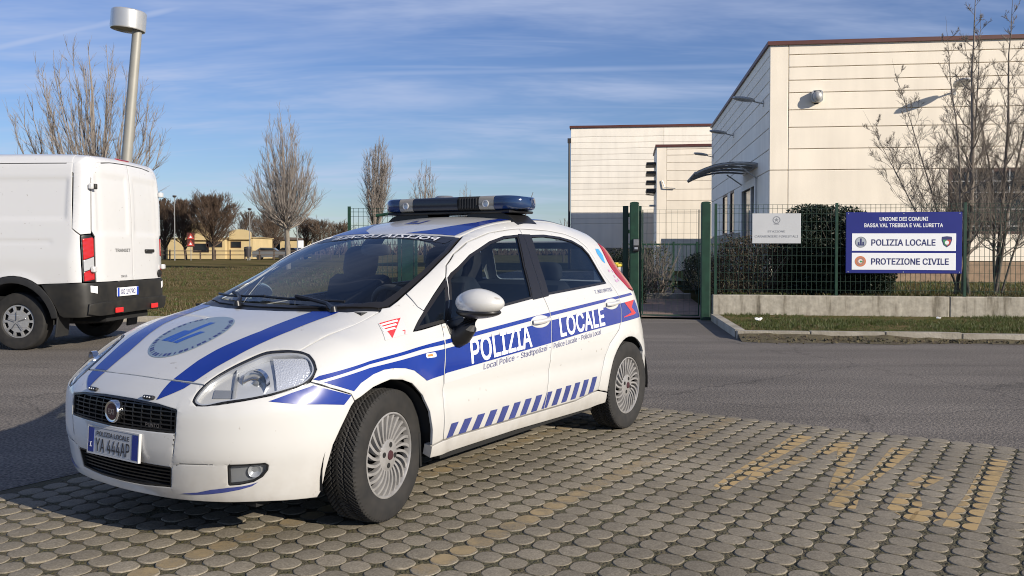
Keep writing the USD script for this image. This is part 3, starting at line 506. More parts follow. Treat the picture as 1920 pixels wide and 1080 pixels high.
obj("roof_edge", cat_(bx(-.06, 26.1, -.06, .12, 6.88, 6.985), bx(-.06, .12, .12, 16.5, 6.88, 6.985)), "coping_red", mb); obj("roof", bx(.12, 26.0, .12, 16.4, 6.86, 6.90), "plinth_grey", mb)
# canopy over the side door
cn = loc_thing("door_canopy", st(B0, 0, 2.1), label="curved dark glass canopy over the side door of the cream building", cat="canopy")
arcp = [(-.02 - 1.82 * k / 12, 3.86 + .11 * math.sin(k / 12 * math.pi * .55) - .38 * (k / 12) ** 2.6) for k in range(13)]
ga = np.array([(x, y, z) for x, z in arcp for y in (0.0, 3.2)]); gi = np.arange(12) * 2
gf_ = np.vstack([np.stack([gi, gi + 1, gi + 3], 1), np.stack([gi, gi + 3, gi + 2], 1)]); top_ = ga + [0, 0, .012]
obj("glass_sheet", cat_((ga, gf_), (top_, gf_[:, ::-1])), "canopy_glass", cn, smooth=40)
for y in (0, 1.07, 2.13, 3.2): obj("canopy_arm", tube([(x, y, z - .045) for x, z in arcp], .035, 6), "lamp_grey", cn, smooth=40)
obj("canopy_edge", tube([(arcp[-1][0], y, arcp[-1][1]) for y in (-.05, 3.25)], .03, 6), "lamp_grey", cn); obj("wall_rail", bx(-.03, .0, -.05, 3.25, 3.74, 3.86), "lamp_grey", cn)
for y in (0.0, 3.2): obj("brace", tube([(-.02, y, 3.40), (-.55, y, 3.78)], .022, 6), "lamp_grey", cn)
# wall lamps: a flat head on a short arm
def wall_lamp(name, p, z, rz, lb, grp=None):
    t = thing(name, (p[0], p[1], z), rz, label=lb, cat="wall lamp", group=grp)
    obj("arm", cat_(tube([(0, 0, 0), (0, -.22, .05), (0, -.36, .10)], .022, 6), bx(-.05, .05, -.02, .0, -.08, .08)), "lamp_grey", t)
    h = lathe([(0, .035), (.05, .05), (.085, .035), (.09, 0), (.07, -.03), (0, -.04)], 20, "z"); v = h[0] * [2.2, 3.6, 1.3]; obj("lamp_head", xf((v, h[1]), (0, -.56, .13), rx=-.15), "lamp_grey", t, smooth=50); return t
wall_lamp("wall_lamp", st(B0, 4.80, 0), 5.50, RZ, "grey wall lamp throwing a long shadow across the sunny cream wall")
wall_lamp("wall_lamp", st(B0, 0, 1.05), 5.46, RZ - 90, "nearest of the wall lamps on the shaded left face of the cream building")
wall_lamp("wall_lamp", st(B0, 0, 8.1), 5.46, RZ - 90, "middle wall lamp on the shaded left face of the cream building")
wall_lamp("wall_lamp", st(B0, 0, 15.6), 5.46, RZ - 90, "farthest wall lamp on the shaded left face, over the roof of the canopy")
sr = loc_thing("alarm_siren", st(B0, 1.24, 0), 5.28, label="rounded grey alarm siren box on the sunny cream wall", cat="siren")
sil = sbox(-.145, 0, .145, .32).buffer(-.07).buffer(.07, quad_segs=5); hb = cat_(extrude(sil, .17)); obj("siren_cover", upright(hb, 0, -.0, 0), "lamp_grey", sr, smooth=30)
obj("siren_bulge", (lambda s: (s[0] * [.13, .1, .15] + [0, -.165, .15], s[1]))((trimesh.creation.icosphere(2).vertices, trimesh.creation.icosphere(2).faces)), "lamp_grey", sr, smooth=True)
obj("slot", bx(-.085, .085, -.178, -.165, .265, .305), "black_plastic", sr); obj("bracket", bx(-.06, .06, -.01, .0, -.03, .34), "black_plastic", sr)

# second building
B2 = np.array([7.8, 47.0])
m2 = loc_thing("rear_office_building", B2, label="cream panel building farther back with dark window louvres on its left side", cat="building")
obj("core", bx(.06, 14, .06, 4.6, -.1, 6.8), "joint_dark", m2)
ZB = [2.0, 3.28, 3.91, 4.51, 4.97, 5.52, 5.95, 6.35, 6.67, 6.82]
for z0, z1 in zip(ZB[1:-1], ZB[2:]): fpanel(.54, 14, z0, z1, parent=m2)
fpanel(0, .54, -.1, 6.82, "corner_pilaster", parent=m2); fpanel(.54, 14, -.1, 3.28, parent=m2)
for z0, z1 in ((-.1, 2.2), (2.2, 4.6), (4.6, 6.82)): obj("wall_panel", bevbox(0, .07, .08, 4.6, z0 + g, z1 - g, .01), "cream_panel", m2)
obj("roof_edge", cat_(bx(-.06, 14, -.06, .12, 6.8, 6.93), bx(-.06, .12, .12, 4.6, 6.8, 6.93)), "coping_red", m2)
for k in range(5):
    y = .5 + k * .85
    obj("louvre_arm", xf(bevbox(-.5, 0, -.03, .03, -.02, .02, .008), (0, y, 4.42), ry=.1), "pipe_dark", m2)
for z in (5.95, 5.45, 4.95, 4.5): obj("louvre", bevbox(-.52, -.003, .9, 3.0, z, z + .13, .02), "pipe_dark", m2)
obj("down_pipe", tube([(.3, -.06, 5.0), (.45, -.1, 4.6), (1.0, -.08, 4.55)], .03, 6), "lamp_grey", m2)
obj("wall_lamp", xf(bevbox(-.35, 0, -.1, .1, 0, .1, .02), (-.02, .4, 3.6)), "lamp_grey", m2)
ybw = loc_thing("yard_wall", st(B2, -2.6, -12.0), label="low sunlit cream wall behind the path railing", cat="wall"); obj("wall", bx(2.4, 6.3, 0, .2, 0, 1.7), "cream_panel", ybw)
# third building
B3 = np.array([3.77, 56.0])
m3 = loc_thing("rear_hall", B3, label="tall pale hall with fine horizontal siding, farthest of the three buildings", cat="building")
obj("core", bx(.05, 24, .05, 16, -.1, 9.06), "plinth_grey", m3)
zs = np.append(np.arange(2.90, 8.85, .372), 9.06); vj = [0, 5.9, 12, 18, 24]
g = .006
for z0, z1 in zip(zs[:-1], zs[1:]):
    for x0, x1 in zip(vj[:-1], vj[1:]): fpanel(x0, x1, z0, z1, "siding_panel", "white_panel", m3)
for x0, x1 in zip(vj[:-1], vj[1:]): fpanel(x0, x1, 1.36, 2.90, "base_panel", "white_panel", m3); fpanel(x0, x1, -.1, 1.36, "base_panel", "plinth_grey", m3)
obj("roof_edge", cat_(bx(-.08, 24, -.08, .1, 9.06, 9.2), bx(-.08, .1, .1, 16, 9.06, 9.2)), "coping_red", m3); obj("side_wall", bx(0, .045, .08, 16, -.1, 9.06), "white_panel", m3); obj("down_pipe", cat_(tube([(-.09, -.06, 0), (-.09, -.06, 8.1)], .07, 8), bx(-.2, .02, -.15, .03, 8.1, 8.4)), "pipe_dark", m3)
obj("yard_slab", sheet(Polygon([tuple(st(W0, -8, .3)), tuple(st(W0, -1.45, .3)), tuple(st(W0, -1.45, 36)), tuple(st(W0, -8, 36))]), -.012), "asphalt", kind="structure")

# ---------------------------------------------------------------- far left: fence, houses, lamps, sign, cars
mat("yellow_stucco", (.56, .435, .225), .9, var=.12, scale=.6); mat("grey_stucco", (.33, .31, .29), .9, var=.12, scale=.6); mat("dark_roof", (.12, .09, .075), .8, var=.2, scale=1); mat("fence_wood", (.10, .07, .05), .85, var=.3, scale=5); mat("pole_grey", (.27, .27, .26), .5, .2, var=.15, scale=4)
def house(name, x, y, w, d, h, m, lb, wins=(), roof=.25, rz=0):
    t = thing(name, (x, y, -.03), rz, label=lb, cat="house")
    obj("wall", bx(0, w, 0, d, 0, h), m, t); obj("roof", bevbox(-.2, w + .2, -.25, d + .2, h, h + roof, .05), "dark_roof" if roof > .2 else m, t)
    for a, b, z0, z1 in wins:
        f_ = obj("window", cat_(bx(a, b, -.05, -.002, z0 - .06, z0), bx(a, b, -.05, -.002, z1, z1 + .06), bx(a - .06, a, -.05, -.002, z0 - .06, z1 + .06), bx(b, b + .06, -.05, -.002, z0 - .06, z1 + .06)), "window_frame", t); obj("pane", bx(a, b, -.03, -.004, z0, z1), "pane_dark", f_)
    return t
house("yellow_house", -46.3, 112, 2.2, 8, 2.2, "yellow_stucco", "low yellow house wing partly behind the van's right edge", roof=.12)
yb = house("yellow_house", -44.0, 111, 7.3, 9, 2.6, "yellow_stucco", "yellow house with arched gable and dark wide windows behind the wooden fence", wins=[(5.0, 6.9, 1.55, 2.2), (3.3, 5.2, .9, 1.9)], roof=.1)
obj("arched_gable", upright(extrude(Polygon([(0, 0)] + [(1.9 + 1.9 * math.cos(a), 1.0 + 1.25 * math.sin(a)) for a in np.linspace(math.pi, 0, 15)] + [(3.8, 0)]), .3), 1.9, -.005, 2.4), "yellow_stucco", yb)
yc = house("yellow_house", -36.6, 112, 3.2, 9, 2.7, "yellow_stucco", "right hand yellow house with a rounded gable and no roof overhang", wins=[(.4, 1.6, 1.5, 2.2)], roof=.1)
obj("arched_gable", upright(extrude(Polygon([(0, 0)] + [(1.4 + 1.4 * math.cos(a), .8 + .5 * math.sin(a)) for a in np.linspace(math.pi, 0, 15)] + [(2.8, 0)]), .3), .2, -.005, 2.5), "yellow_stucco", yc)
house("grey_house", -40.5, 135, 5.2, 9, 2.9, "grey_stucco", "low grey house with a flat roof behind the parked cars", wins=[(1.2, 2.2, 1.0, 2.1), (3.2, 4.3, 1.0, 2.1)])
house("yellow_house", -34.2, 128, 3.2, 6, 2.6, "yellow_stucco", "small yellow porch at the right end of the grey house", wins=[(.8, 1.5, .9, 1.9)], roof=.3)
wf = thing("wooden_fence", (0, 0, -.03), label="brown wooden post and rail fence along the far side of the field", cat="fence")
FA, FB = np.array([-46.5, 96.0]), np.array([-21.5, 103.0]); nf = 17
for k in range(nf):
    p = FA + (FB - FA) * k / (nf - 1); obj("fence_post", bevbox(p[0] - .07, p[0] + .07, p[1] - .07, p[1] + .07, 0, 1.2, .015), "fence_wood", wf)
for k in range(nf - 1):
    a, b = FA + (FB - FA) * k / (nf - 1), FA + (FB - FA) * (k + 1) / (nf - 1)
    for z in (1.05, .6): obj("fence_rail", tube([(a[0], a[1] - .09, z), (b[0], b[1] - .09, z)], .05, 6), "fence_wood", wf)
def street_lamp(x, y, h, lb):
    t = thing("street_lamp", (x, y, -.03), label=lb, cat="street lamp"); obj("pole", tube([(0, 0, 0), (0, 0, h)], [.07, .045], 8), "pole_grey", t); obj("lamp_head", (lambda q: xf(q, (0, 0, h + .1)))(lathe([(0, .14), (.2, .12), (.22, .03), (.16, -.1), (0, -.12)], 12, "z")), "pipe_dark", t)
street_lamp(-36.9, 95, 6.9, "thin street lamp beside the round brown trees near the van"); street_lamp(-29.9, 99, 5.7, "thin street lamp between the brown tree and the middle bare tree"); street_lamp(-26.2, 106, 5.4, "thin street lamp just right of the middle bare tree's trunk"); street_lamp(-34.1, 130, 5.1, "farthest and lowest street lamp, just left of the middle bare tree's trunk")
ws_ = thing("warning_sign", (-35.2, 95.2, -.03), label="two red bordered triangle traffic signs on one pole by the wooden fence", cat="traffic sign")
obj("pole", tube([(0, 0, 0), (0, 0, 2.9)], .04, 6), "pole_grey", ws_)
for z in (2.35, 1.6):
    tri = Polygon([(-.38, 0), (.38, 0), (0, .66)]); s_ = obj("triangle_border", upright(extrude(tri.difference(tri.buffer(-.12)), .02), 0, -.06, z), "sign_red", ws_); obj("triangle_field", upright(extrude(tri.buffer(-.11), .015), 0, -.055, z), "sign_white", s_)
obj("backing_board", bx(-.42, .42, -.05, -.042, 1.5, 3.05), "coping_red", ws_)
dbn = thing("waste_bin", (-29.7, 97.6, -.03), label="dark waste bin on a post in front of the wooden fence", cat="bin"); obj("bin_body", xf(lathe([(0, 0), (.36, 0), (.42, .95), (0, .95)], 16, "z"), (0, 0, .4)), "pipe_dark", dbn); obj("bin_lid", xf(lathe([(.45, 0), (.4, .12), (0, .2)], 16, "z"), (0, 0, 1.36)), "pipe_dark", dbn); obj("post", bx(-.05, .05, -.05, .05, 0, .4), "pole_grey", dbn)
mat("car_dark", (.02, .022, .025), .3, coat=.6); mat("car_grey", (.12, .125, .13), .3, coat=.6); mat("tyre_plain", (.02, .02, .02), .8)
def far_car(x, y, rz, m, lb):
    t = thing("parked_car", (x, y, -.03), rz, label=lb, cat="car")
    side = Polygon([(-2, .3), (2, .3), (2.05, .75), (1.75, .95), (1.0, 1.0), (.45, 1.42), (-1.1, 1.45), (-1.75, 1.02), (-2.05, .95)])
    obj("body", upright(extrude(side.buffer(-.06).buffer(.06), 1.66), 0, .83, 0), m, t, smooth=30); obj("side_windows", upright(extrude(Polygon([(.85, 1.0), (.4, 1.36), (-1.05, 1.38), (-1.55, 1.02)]), 1.69), 0, .845, 0), "pane_dark", t)
    for x_ in (-1.25, 1.3):
        for y_ in (-.75, .75): obj("wheel", xf(lathe([(0, -.1), (.3, -.1), (.31, 0), (.3, .1), (0, .1)], 20), (x_, y_, .31)), "tyre_plain", t)
far_car(-28.9, 104, 8, "car_grey", "dark grey car parked beyond the fence, left of the middle tree trunk"); far_car(-27.2, 108, -12, "car_dark", "black car parked close to the middle bare tree's trunk")
wbx = thing("site_box", (-25.3, 104, -.03), label="small white box on a post right of the middle bare tree's trunk", cat="box"); obj("box", bevbox(-.3, .3, -.2, .2, 1.4, 2.3, .03), "sign_white", wbx); obj("post", bx(-.05, .05, -.05, .05, 0, 1.4), "pole_grey", wbx)

# tilted lamp post behind the van
mat("lamp_post_grey", (.30, .29, .255), .5, .2, var=.1, scale=3); mat("lamp_head_silver", (.62, .61, .58), .32, .65, var=.08, scale=2); mat("lamp_under", (.30, .28, .2), .4)
lp = thing("lamp_post", (-7.235, 15.75, -.03), label="leaning grey lamp post with a silver drum head behind the white van", cat="lamp post")
dx = math.tan(math.radians(5.0)); TOP = 5.25
obj("pole", tube([(0, 0, 0), (dx * TOP, 0, TOP)], [.105, .082], 20), "lamp_post_grey", lp, smooth=40)
hd = obj("lamp_head", xf(cat_(lathe([(.0, .345), (.28, .345), (.30, .325), (.30, .02), (.29, .0), (.28, .02), (.28, .05)], 40, "z")), (dx * (TOP - .05) - .17, 0, TOP - .02), ry=.087), "lamp_head_silver", lp, smooth=35)
obj("lamp_glass", xf(lathe([(.0, .03), (.278, .03), (.278, .07), (.0, .07)], 40, "z"), (dx * (TOP - .05) - .17, 0, TOP - .02), ry=.087), "lamp_under", hd)
# ---------------------------------------------------------------- trees and shrubs
def barkmat(name, c, k): mat(name, c, .9, var=.45, scale=k, bump=.4, stretch=(1, 1, .3))
barkmat("bark_grey", (.17, .145, .115), 12); barkmat("bark_pale", (.25, .215, .17), 8); barkmat("bark_brown", (.10, .072, .05), 10); barkmat("bark_dark", (.115, .095, .075), 14); mat("twig_brown", (.12, .085, .06), .9, var=.3, scale=3); mat("twig_grey", (.27, .235, .205), .9, var=.3, scale=3); mat("twig_red", (.115, .075, .05), .9, var=.3, scale=2); mat("twig_dark", (.19, .16, .13), .9, var=.3, scale=4)
def branch(rng, p, d, l, n, wob, upw):
    pts = [p]; d = d / np.linalg.norm(d)
    for k in range(n):
        d = d + rng.normal(0, wob, 3) + np.array([0, 0, upw]); d /= np.linalg.norm(d); pts.append(pts[-1] + d * l / n)
    return np.array(pts)
def bare_tree(seed, h, w, th, tr, prim=34, sec=9, ter=5, rmin=.006, up=.16, spread=.75, lean=(0, 0), stems=None, shape=.45, thick=1.0, bend=.08):
    """trunk and crown meshes of a leafless tree of height h and crown width w, clear trunk th, trunk radius tr"""
    rng = np.random.default_rng(seed); T, C = [], []
    mains = stems or [((0, 0, 0), (lean[0], lean[1], 1.0), h, tr)]
    for (p0, d0, H, R) in mains:
        n = 14; lead = branch(rng, np.array(p0, float), np.array(d0, float), H, n, .035, .02); rr = R * (1 - np.linspace(0, 1, n + 1) ** 1.1 * .96)
        zt = lead[:, 2]; kk = max(2, int(np.searchsorted(zt, th + .15 * (H - th))))
        T.append(tube(lead[:kk + 1], rr[:kk + 1], 10, False)); C.append(tube(lead[kk:], rr[kk:], 6, False))
        for q in range(prim):
            f = (q + rng.uniform()) / prim; s = (th + (H * .93 - th) * f ** 1.15) / H * n; i = min(int(s), n - 1); p = lead[i] + (lead[i + 1] - lead[i]) * (s - i)
            env = (math.sin(math.pi * min(max((f * .86 + .10) ** shape, 0.02), .98))) ** .8
            az = q * 2.399 + rng.uniform(-.4, .4); L = max(.25 * h * .2, (w * .5) * env * rng.uniform(.85, 1.15) * 1.45)
            dirn = np.array([math.cos(az) * spread, math.sin(az) * spread, rng.uniform(.55, 1.0)])
            r0 = max(rr[i] * rng.uniform(.33, .5), rmin * 1.6); b = branch(rng, p, dirn, L, 7, bend, up); C.append(tube(b, np.linspace(r0, rmin, 8), 5, False))
            for q2 in range(sec):
                u = rng.uniform(.22, .97); j = min(int(u * 7), 6); pb = b[j] + (b[j + 1] - b[j]) * (u * 7 - j); t = b[j + 1] - b[j]; t /= np.linalg.norm(t)
                d2 = t + rng.normal(0, .42, 3) + [0, 0, .25]; L2 = L * rng.uniform(.22, .5) * (1.15 - u * .6); b2 = branch(rng, pb, d2, L2, 4, bend, up * .8); C.append(tube(b2, np.linspace(max(r0 * .42 * (1 - u * .5), rmin), rmin * .75, 5), 3, False))
                for q3 in range(ter):
                    u3 = rng.uniform(.2, 1); j3 = min(int(u3 * 4), 3); p3 = b2[j3] + (b2[j3 + 1] - b2[j3]) * (u3 * 4 - j3); d3 = (b2[j3 + 1] - b2[j3]) / np.linalg.norm(b2[j3 + 1] - b2[j3]) + rng.normal(0, .45, 3) + [0, 0, .15]
                    C.append(tube(branch(rng, p3, d3, L2 * rng.uniform(.3, .6), 2, bend, up * .5), [rmin * .8 * thick, rmin * .62 * thick, rmin * .45 * thick], 3, False))
    return cat_(*T), cat_(*C)
def fan_tree(seed, h, w, th, tr, leaders=16, twigs=12, sub=4, rmin=.009, low=.5, droop=.45, r1=.33):
    """clear trunk, then many leaders curving out and up into an egg-shaped crown, each feathered with rising twigs"""
    rng = np.random.default_rng(seed); T, C = [], []
    n = 10; lead = branch(rng, np.zeros(3), np.array([0, 0, 1.0]), h * .985, n, .02, .02); rr = tr * (1 - np.linspace(0, 1, n + 1) * .97); k0 = max(1, int(round(th * 1.15 / h * n)))
    T.append(tube(lead[:k0 + 1], rr[:k0 + 1], 10, False)); C.append(tube(lead[k0:], rr[k0:], 5, False)); paths = [(lead[k0:], rr[k0:])]
    at = lambda z: np.array([np.interp(z, lead[:, 2], lead[:, 0]), np.interp(z, lead[:, 2], lead[:, 1]), z])
    for q in range(leaders):
        f = (q + .5) / leaders; rho = w * .5 * math.sqrt(.06 + .94 * f) * rng.uniform(.85, 1.08); az = q * 2.399 + rng.uniform(-.35, .35)
        zt = h * (1 - droop * (2 * rho / w) ** 1.7) * rng.uniform(.93, 1.03); zs = th + (zt - th) * rng.uniform(0, .38) * (1 - .55 * f); p0 = at(zs); u = np.array([math.cos(az), math.sin(az), 0])
        p1 = p0 + u * rho * .85 + [0, 0, (zt - zs) * rng.uniform(.22, .36)]; p2 = at(min(zt, h * .95)) * [1, 1, 0] + u * rho + [0, 0, zt]; t = np.linspace(0, 1, 9)[:, None]
        P = (1 - t) ** 2 * p0 + 2 * t * (1 - t) * p1 + t * t * p2 + rng.normal(0, .012 * h, (9, 3)) * np.linspace(0, 1, 9)[:, None] * .6; r0 = np.interp(zs, lead[:, 2], rr) * rng.uniform(.3, .48)
        R = np.linspace(max(r0, rmin * 2), rmin, 9); C.append(tube(P, R, 5, False)); paths.append((P, R))
    for P, R in paths:
        L = np.linalg.norm(np.diff(P, axis=0), axis=1).sum(); m = len(P) - 1
        for q in range(int(twigs * (.5 + .5 * L / (h * .6)))):
            s = rng.uniform(.10, .97) * m; i = min(int(s), m - 1); p = P[i] + (P[i + 1] - P[i]) * (s - i); d = P[i + 1] - P[i]; d = d / np.linalg.norm(d)
            o = np.array([p[0], p[1], 0]); o = o / (np.linalg.norm(o) + .05); d2 = d * .8 + rng.normal(0, .38, 3) + o * .28 + [0, 0, .35]; l = h * rng.uniform(.07, .17) * (1.2 - .7 * s / m)
            b = branch(rng, p, d2, l, 4, .08, .14); C.append(tube(b, np.linspace(max(rmin * 1.05, R[i] * .45), rmin * .7, 5), 3, False))
            for q3 in range(sub):
                j = rng.integers(0, 4); d3 = b[j + 1] - b[j]; d3 = d3 / np.linalg.norm(d3) + rng.normal(0, .36, 3) + [0, 0, .2]; C.append(tube(branch(rng, b[j], d3, l * rng.uniform(.3, .65), 2, .08, .1), [rmin * .75, rmin * .6, rmin * .45], 3, False))
    return cat_(*T), cat_(*C)
def tree(name, x, y, lb, bark, twig, z=-.03, group=None, fan=False, **k):
    t = thing(name, (x, y, z), label=lb, cat="tree", group=group); T, C = (fan_tree if fan else bare_tree)(**k); obj("trunk", T, bark, t, smooth=60); obj("crown", C, twig, t, smooth=60); return t
tree("bare_tree", -13.7, 28.5, "large bare tree with fanning branches rising behind the van and lamp post", "bark_grey", "twig_grey", fan=True, seed=1, h=8.2, w=4.9, th=1.5, tr=.17, leaders=36, twigs=19, sub=6, rmin=.006, droop=.36)
tree("bare_tree", -14.2, 55, "tall oval bare tree with a pale straight trunk, above the windscreen's top left", "bark_pale", "twig_grey", fan=True, seed=2, h=10.2, w=4.5, th=2.3, tr=.19, leaders=54, twigs=20, sub=5, rmin=.0085, droop=.58)
tree("columnar_tree", -9.5, 60, "narrow column shaped bare tree behind the mesh panel fence", "bark_pale", "twig_grey", fan=True, seed=3, h=9.1, w=1.9, th=2.0, tr=.16, leaders=30, twigs=18, sub=5, rmin=.009, droop=.22)
tree("bare_tree", -8.2, 82, "small pointed bare tree left of the roof light bar's centre", "bark_pale", "twig_grey", fan=True, seed=4, h=9.9, w=3.0, th=2.2, tr=.16, leaders=24, twigs=13, sub=4, rmin=.012, droop=.5)
tree("bare_tree", -4.9, 96, "faint small bare tree above the middle of the roof light bar", "bark_pale", "twig_grey", fan=True, seed=5, h=8.4, w=3.0, th=2.2, tr=.16, leaders=20, twigs=13, sub=4, rmin=.013, droop=.45)
tree("bare_tree", 5.2, 88, "tiny bare tree at the left edge of the pale hall", "bark_brown", "twig_brown", fan=True, seed=6, h=4.6, w=2.6, th=1.2, tr=.10, leaders=16, twigs=12, sub=4, rmin=.012, droop=.4)
tree("round_tree", -33.7, 98, "dense round brown tree in front of the yellow houses", "bark_brown", "twig_red", seed=7, h=7.3, w=5.2, th=1.4, tr=.17, prim=100, sec=14, ter=7, rmin=.018, spread=.8, up=.07, shape=.62)
tree("round_tree", -38.3, 102, "brown bare tree between the van and the round brown tree", "bark_brown", "twig_red", seed=8, h=7.2, w=4.6, th=1.1, tr=.16, prim=84, sec=13, ter=6, rmin=.018, spread=.6, up=.1, shape=.55)
tree("round_tree", -41.6, 104, "brown bare tree half hidden by the van's right edge", "bark_brown", "twig_red", seed=9, h=7.4, w=4.4, th=1.1, tr=.16, prim=84, sec=13, ter=6, rmin=.018, spread=.6, up=.1, shape=.55)
for k, (x, y, h_, w_, lb) in enumerate([(-35.8, 128, 7.2, 5.0, "pale brown bare tree behind the grey house"), (-33.6, 122, 5.2, 4.6, "low bare tree in front of the grey house, left of the middle trunk"), (-30.7, 130, 5.8, 4.6, "low bare tree just right of the middle tree's trunk"), (-28.3, 128, 5.4, 4.4, "second low bare tree right of the middle tree's trunk"), (-42.5, 140, 7.4, 5.0, "distant bare tree above the right hand yellow house"), (-26.7, 134, 4.9, 4.6, "low reddish bare tree left of the mesh panel fence, just over the car's roof edge")]):
    tree("far_tree", x, y, lb, "bark_brown", "twig_brown" if k % 2 else "twig_red", seed=20 + k, h=h_, w=w_, th=1.2, tr=.13, prim=60, sec=10, ter=5, rmin=.018, spread=.75, up=.08, shape=.55)
# distant belt of scrub along the horizon
rng = np.random.default_rng(31); ms = []
for k in range(2600):
    x = rng.uniform(-150, 60); y = rng.uniform(190, 215); p = np.array([x, y, 0]); hh = (1.8 + 4.2 * meshkit.noise(np.array([x * .07, 0, 0])) * meshkit.noise(np.array([x * .3, 4, 0]))) * rng.uniform(.5, 1.1)
    ms.append(tube(branch(rng, p, np.array([rng.normal(0, .35), rng.normal(0, .3), 1.0]), hh, 3, .15, .1), [.22, .16, .10, .04], 3, False))
obj("distant_scrub", cat_(*ms), "twig_red", label="far brown belt of bare scrub along the horizon", cat="scrub", kind="stuff")

# two bare multi-stemmed trees behind the fence, right
def stems(rng, n, H, R, sp): return [((rng.normal(0, .10), rng.normal(0, .06), 0), (rng.uniform(-sp, sp), rng.uniform(-sp, sp) * .6, 1.0), H * rng.uniform(.72, 1.04), R * rng.uniform(.55, 1.0)) for _ in range(n)]
r_ = np.random.default_rng(41)
tA = st(W0, 4.72, 1.5); tB = st(W0, 5.5, 1.9)
for (p_, sd_, lb_, st_m) in ((tA, 42, "multi stemmed bare tree growing behind the right end of the blue sign", [(.03, 6.0, .08), (-.16, 5.2, .045), (-.46, 4.0, .03), (.12, 5.5, .05), (-.30, 4.7, .032)]), (tB, 43, "multi stemmed bare tree at the right edge of the frame behind the fence", [(.02, 5.8, .06), (.18, 5.3, .045), (-.10, 5.2, .04), (.30, 4.6, .03)])):
    rq = np.random.default_rng(sd_); sts = [((rq.normal(0, .10), rq.normal(0, .06), 0), (dx_, rq.normal(0, .10), 1.0), H_, R_ * .72) for dx_, H_, R_ in st_m]
    tree("multi_stem_tree", p_[0], p_[1], lb_, "bark_dark", "twig_dark", z=.38, seed=sd_, h=5.0, w=1.5, th=.7, tr=.10, stems=sts, prim=32, sec=9, ter=8, rmin=.0024, spread=.85, up=.10, bend=.17, thick=1.2)
# hedges: leaves on twigs
leafy("leaf_dark", (.012, .021, .008), (.030, .040, .014), .15); leafy("leaf_brown", (.055, .042, .022), (.14, .085, .05), .25); leafy("leaf_olive", (.04, .045, .015), (.09, .08, .03), .25)
def leaf_cloud(rng, n, fn, size):
    vs = np.empty((n * 4, 3)); fs = np.empty((n * 2, 3), int)
    P = np.array([fn() for _ in range(n)]); a = rng.normal(0, 1, (n, 3)); a /= np.linalg.norm(a, axis=1, keepdims=True); b = rng.normal(0, 1, (n, 3)); b -= a * (a * b).sum(1, keepdims=True); b /= np.linalg.norm(b, axis=1, keepdims=True)
    s = size * rng.uniform(.6, 1.3, (n, 1)); c = np.cross(a, b) * s * .18
    vs[0::4] = P - a * s; vs[1::4] = P + b * s * .42 + c; vs[2::4] = P + a * s; vs[3::4] = P - b * s * .42 + c
    i = np.arange(n) * 4; fs[0::2] = np.stack([i, i + 1, i + 2], 1); fs[1::2] = np.stack([i, i + 2, i + 3], 1); return vs, fs
def shrub(name, s, t, sx, sy, h, n, leaf, size, lb, seed, flat=.6, z=.38, twigs=60, base=0.0, cat="shrub", p0=None, tp=3.0):
    rng = np.random.default_rng(seed); p = st(W0, s, t); T_ = loc_thing(name, p, z, label=lb, cat=cat)
    def fn():
        while True:
            q = rng.uniform(-1, 1, 3); r = (abs(q[0]) ** tp + abs(q[1]) ** tp + abs((q[2] * .5 + .5)) ** 4.0 * .9)
            nz = meshkit.noise(np.array([q[0] * 3.1 * sx + seed, q[1] * 2.5, q[2] * 2.3])); 
            if r < .50 + .75 * nz and (r > .22 or rng.uniform() < .35): return np.array([q[0] * sx, q[1] * sy, base + (q[2] * .5 + .5) * (h - base) * (1.0 + .12 * (nz - .5))])
    obj("foliage", leaf_cloud(rng, n, fn, size), leaf, T_)
    ms = [tube(branch(rng, np.array([rng.uniform(-.5, .5) * sx, rng.uniform(-.4, .4) * sy, 0]), np.array([rng.normal(0, .35), rng.normal(0, .3), 1.0]), h * rng.uniform(.75, 1.08), 5, .12, .05), np.linspace(.012, .003, 6), 4, False) for _ in range(twigs)]
    obj("stems", cat_(*ms), "twig_dark", T_); return T_
shrub("brown_hedge", .80, 1.15, .80, .55, 1.10, 9000, "leaf_brown", .026, "low reddish brown hedge below the small grey station sign", 51, twigs=120, cat="hedge")
shrub("dark_bush", 2.36, 1.5, 1.16, .8, 1.66, 48000, "leaf_dark", .035, "large dense dark green bush between the two signs behind the fence", 52, cat="bush", twigs=80)
shrub("yard_shrub", -.95, 6.6, .72, .5, 1.45, 1500, "leaf_olive", .032, "thin leafy shrub beside the path behind the gate", 53, z=.0, twigs=110)
shrub("yard_shrub", -1.55, 4.4, .5, .5, 1.25, 7000, "leaf_dark", .03, "dark bush in the shade just behind the left gate post", 54, z=.0, twigs=40)
shrub("brown_hedge", .25, 5.2, .45, .9, .9, 4500, "leaf_dark", .03, "dark low bush beside the path, behind the right gate post", 55, z=.3, twigs=30)
rng = np.random.default_rng(61); pts, sc = [], []
while len(pts) < 2600:
    q = st(W0, rng.uniform(.3, 8.5), .25 + 8 * rng.uniform() ** 1.6); pts.append((q[0], q[1], .39)); sc.append(rng.uniform(.5, 1.5))
scatter("yard_grass", tf[:2], pts, sc, "uneven green and dry grass behind the mesh fence", "grass")
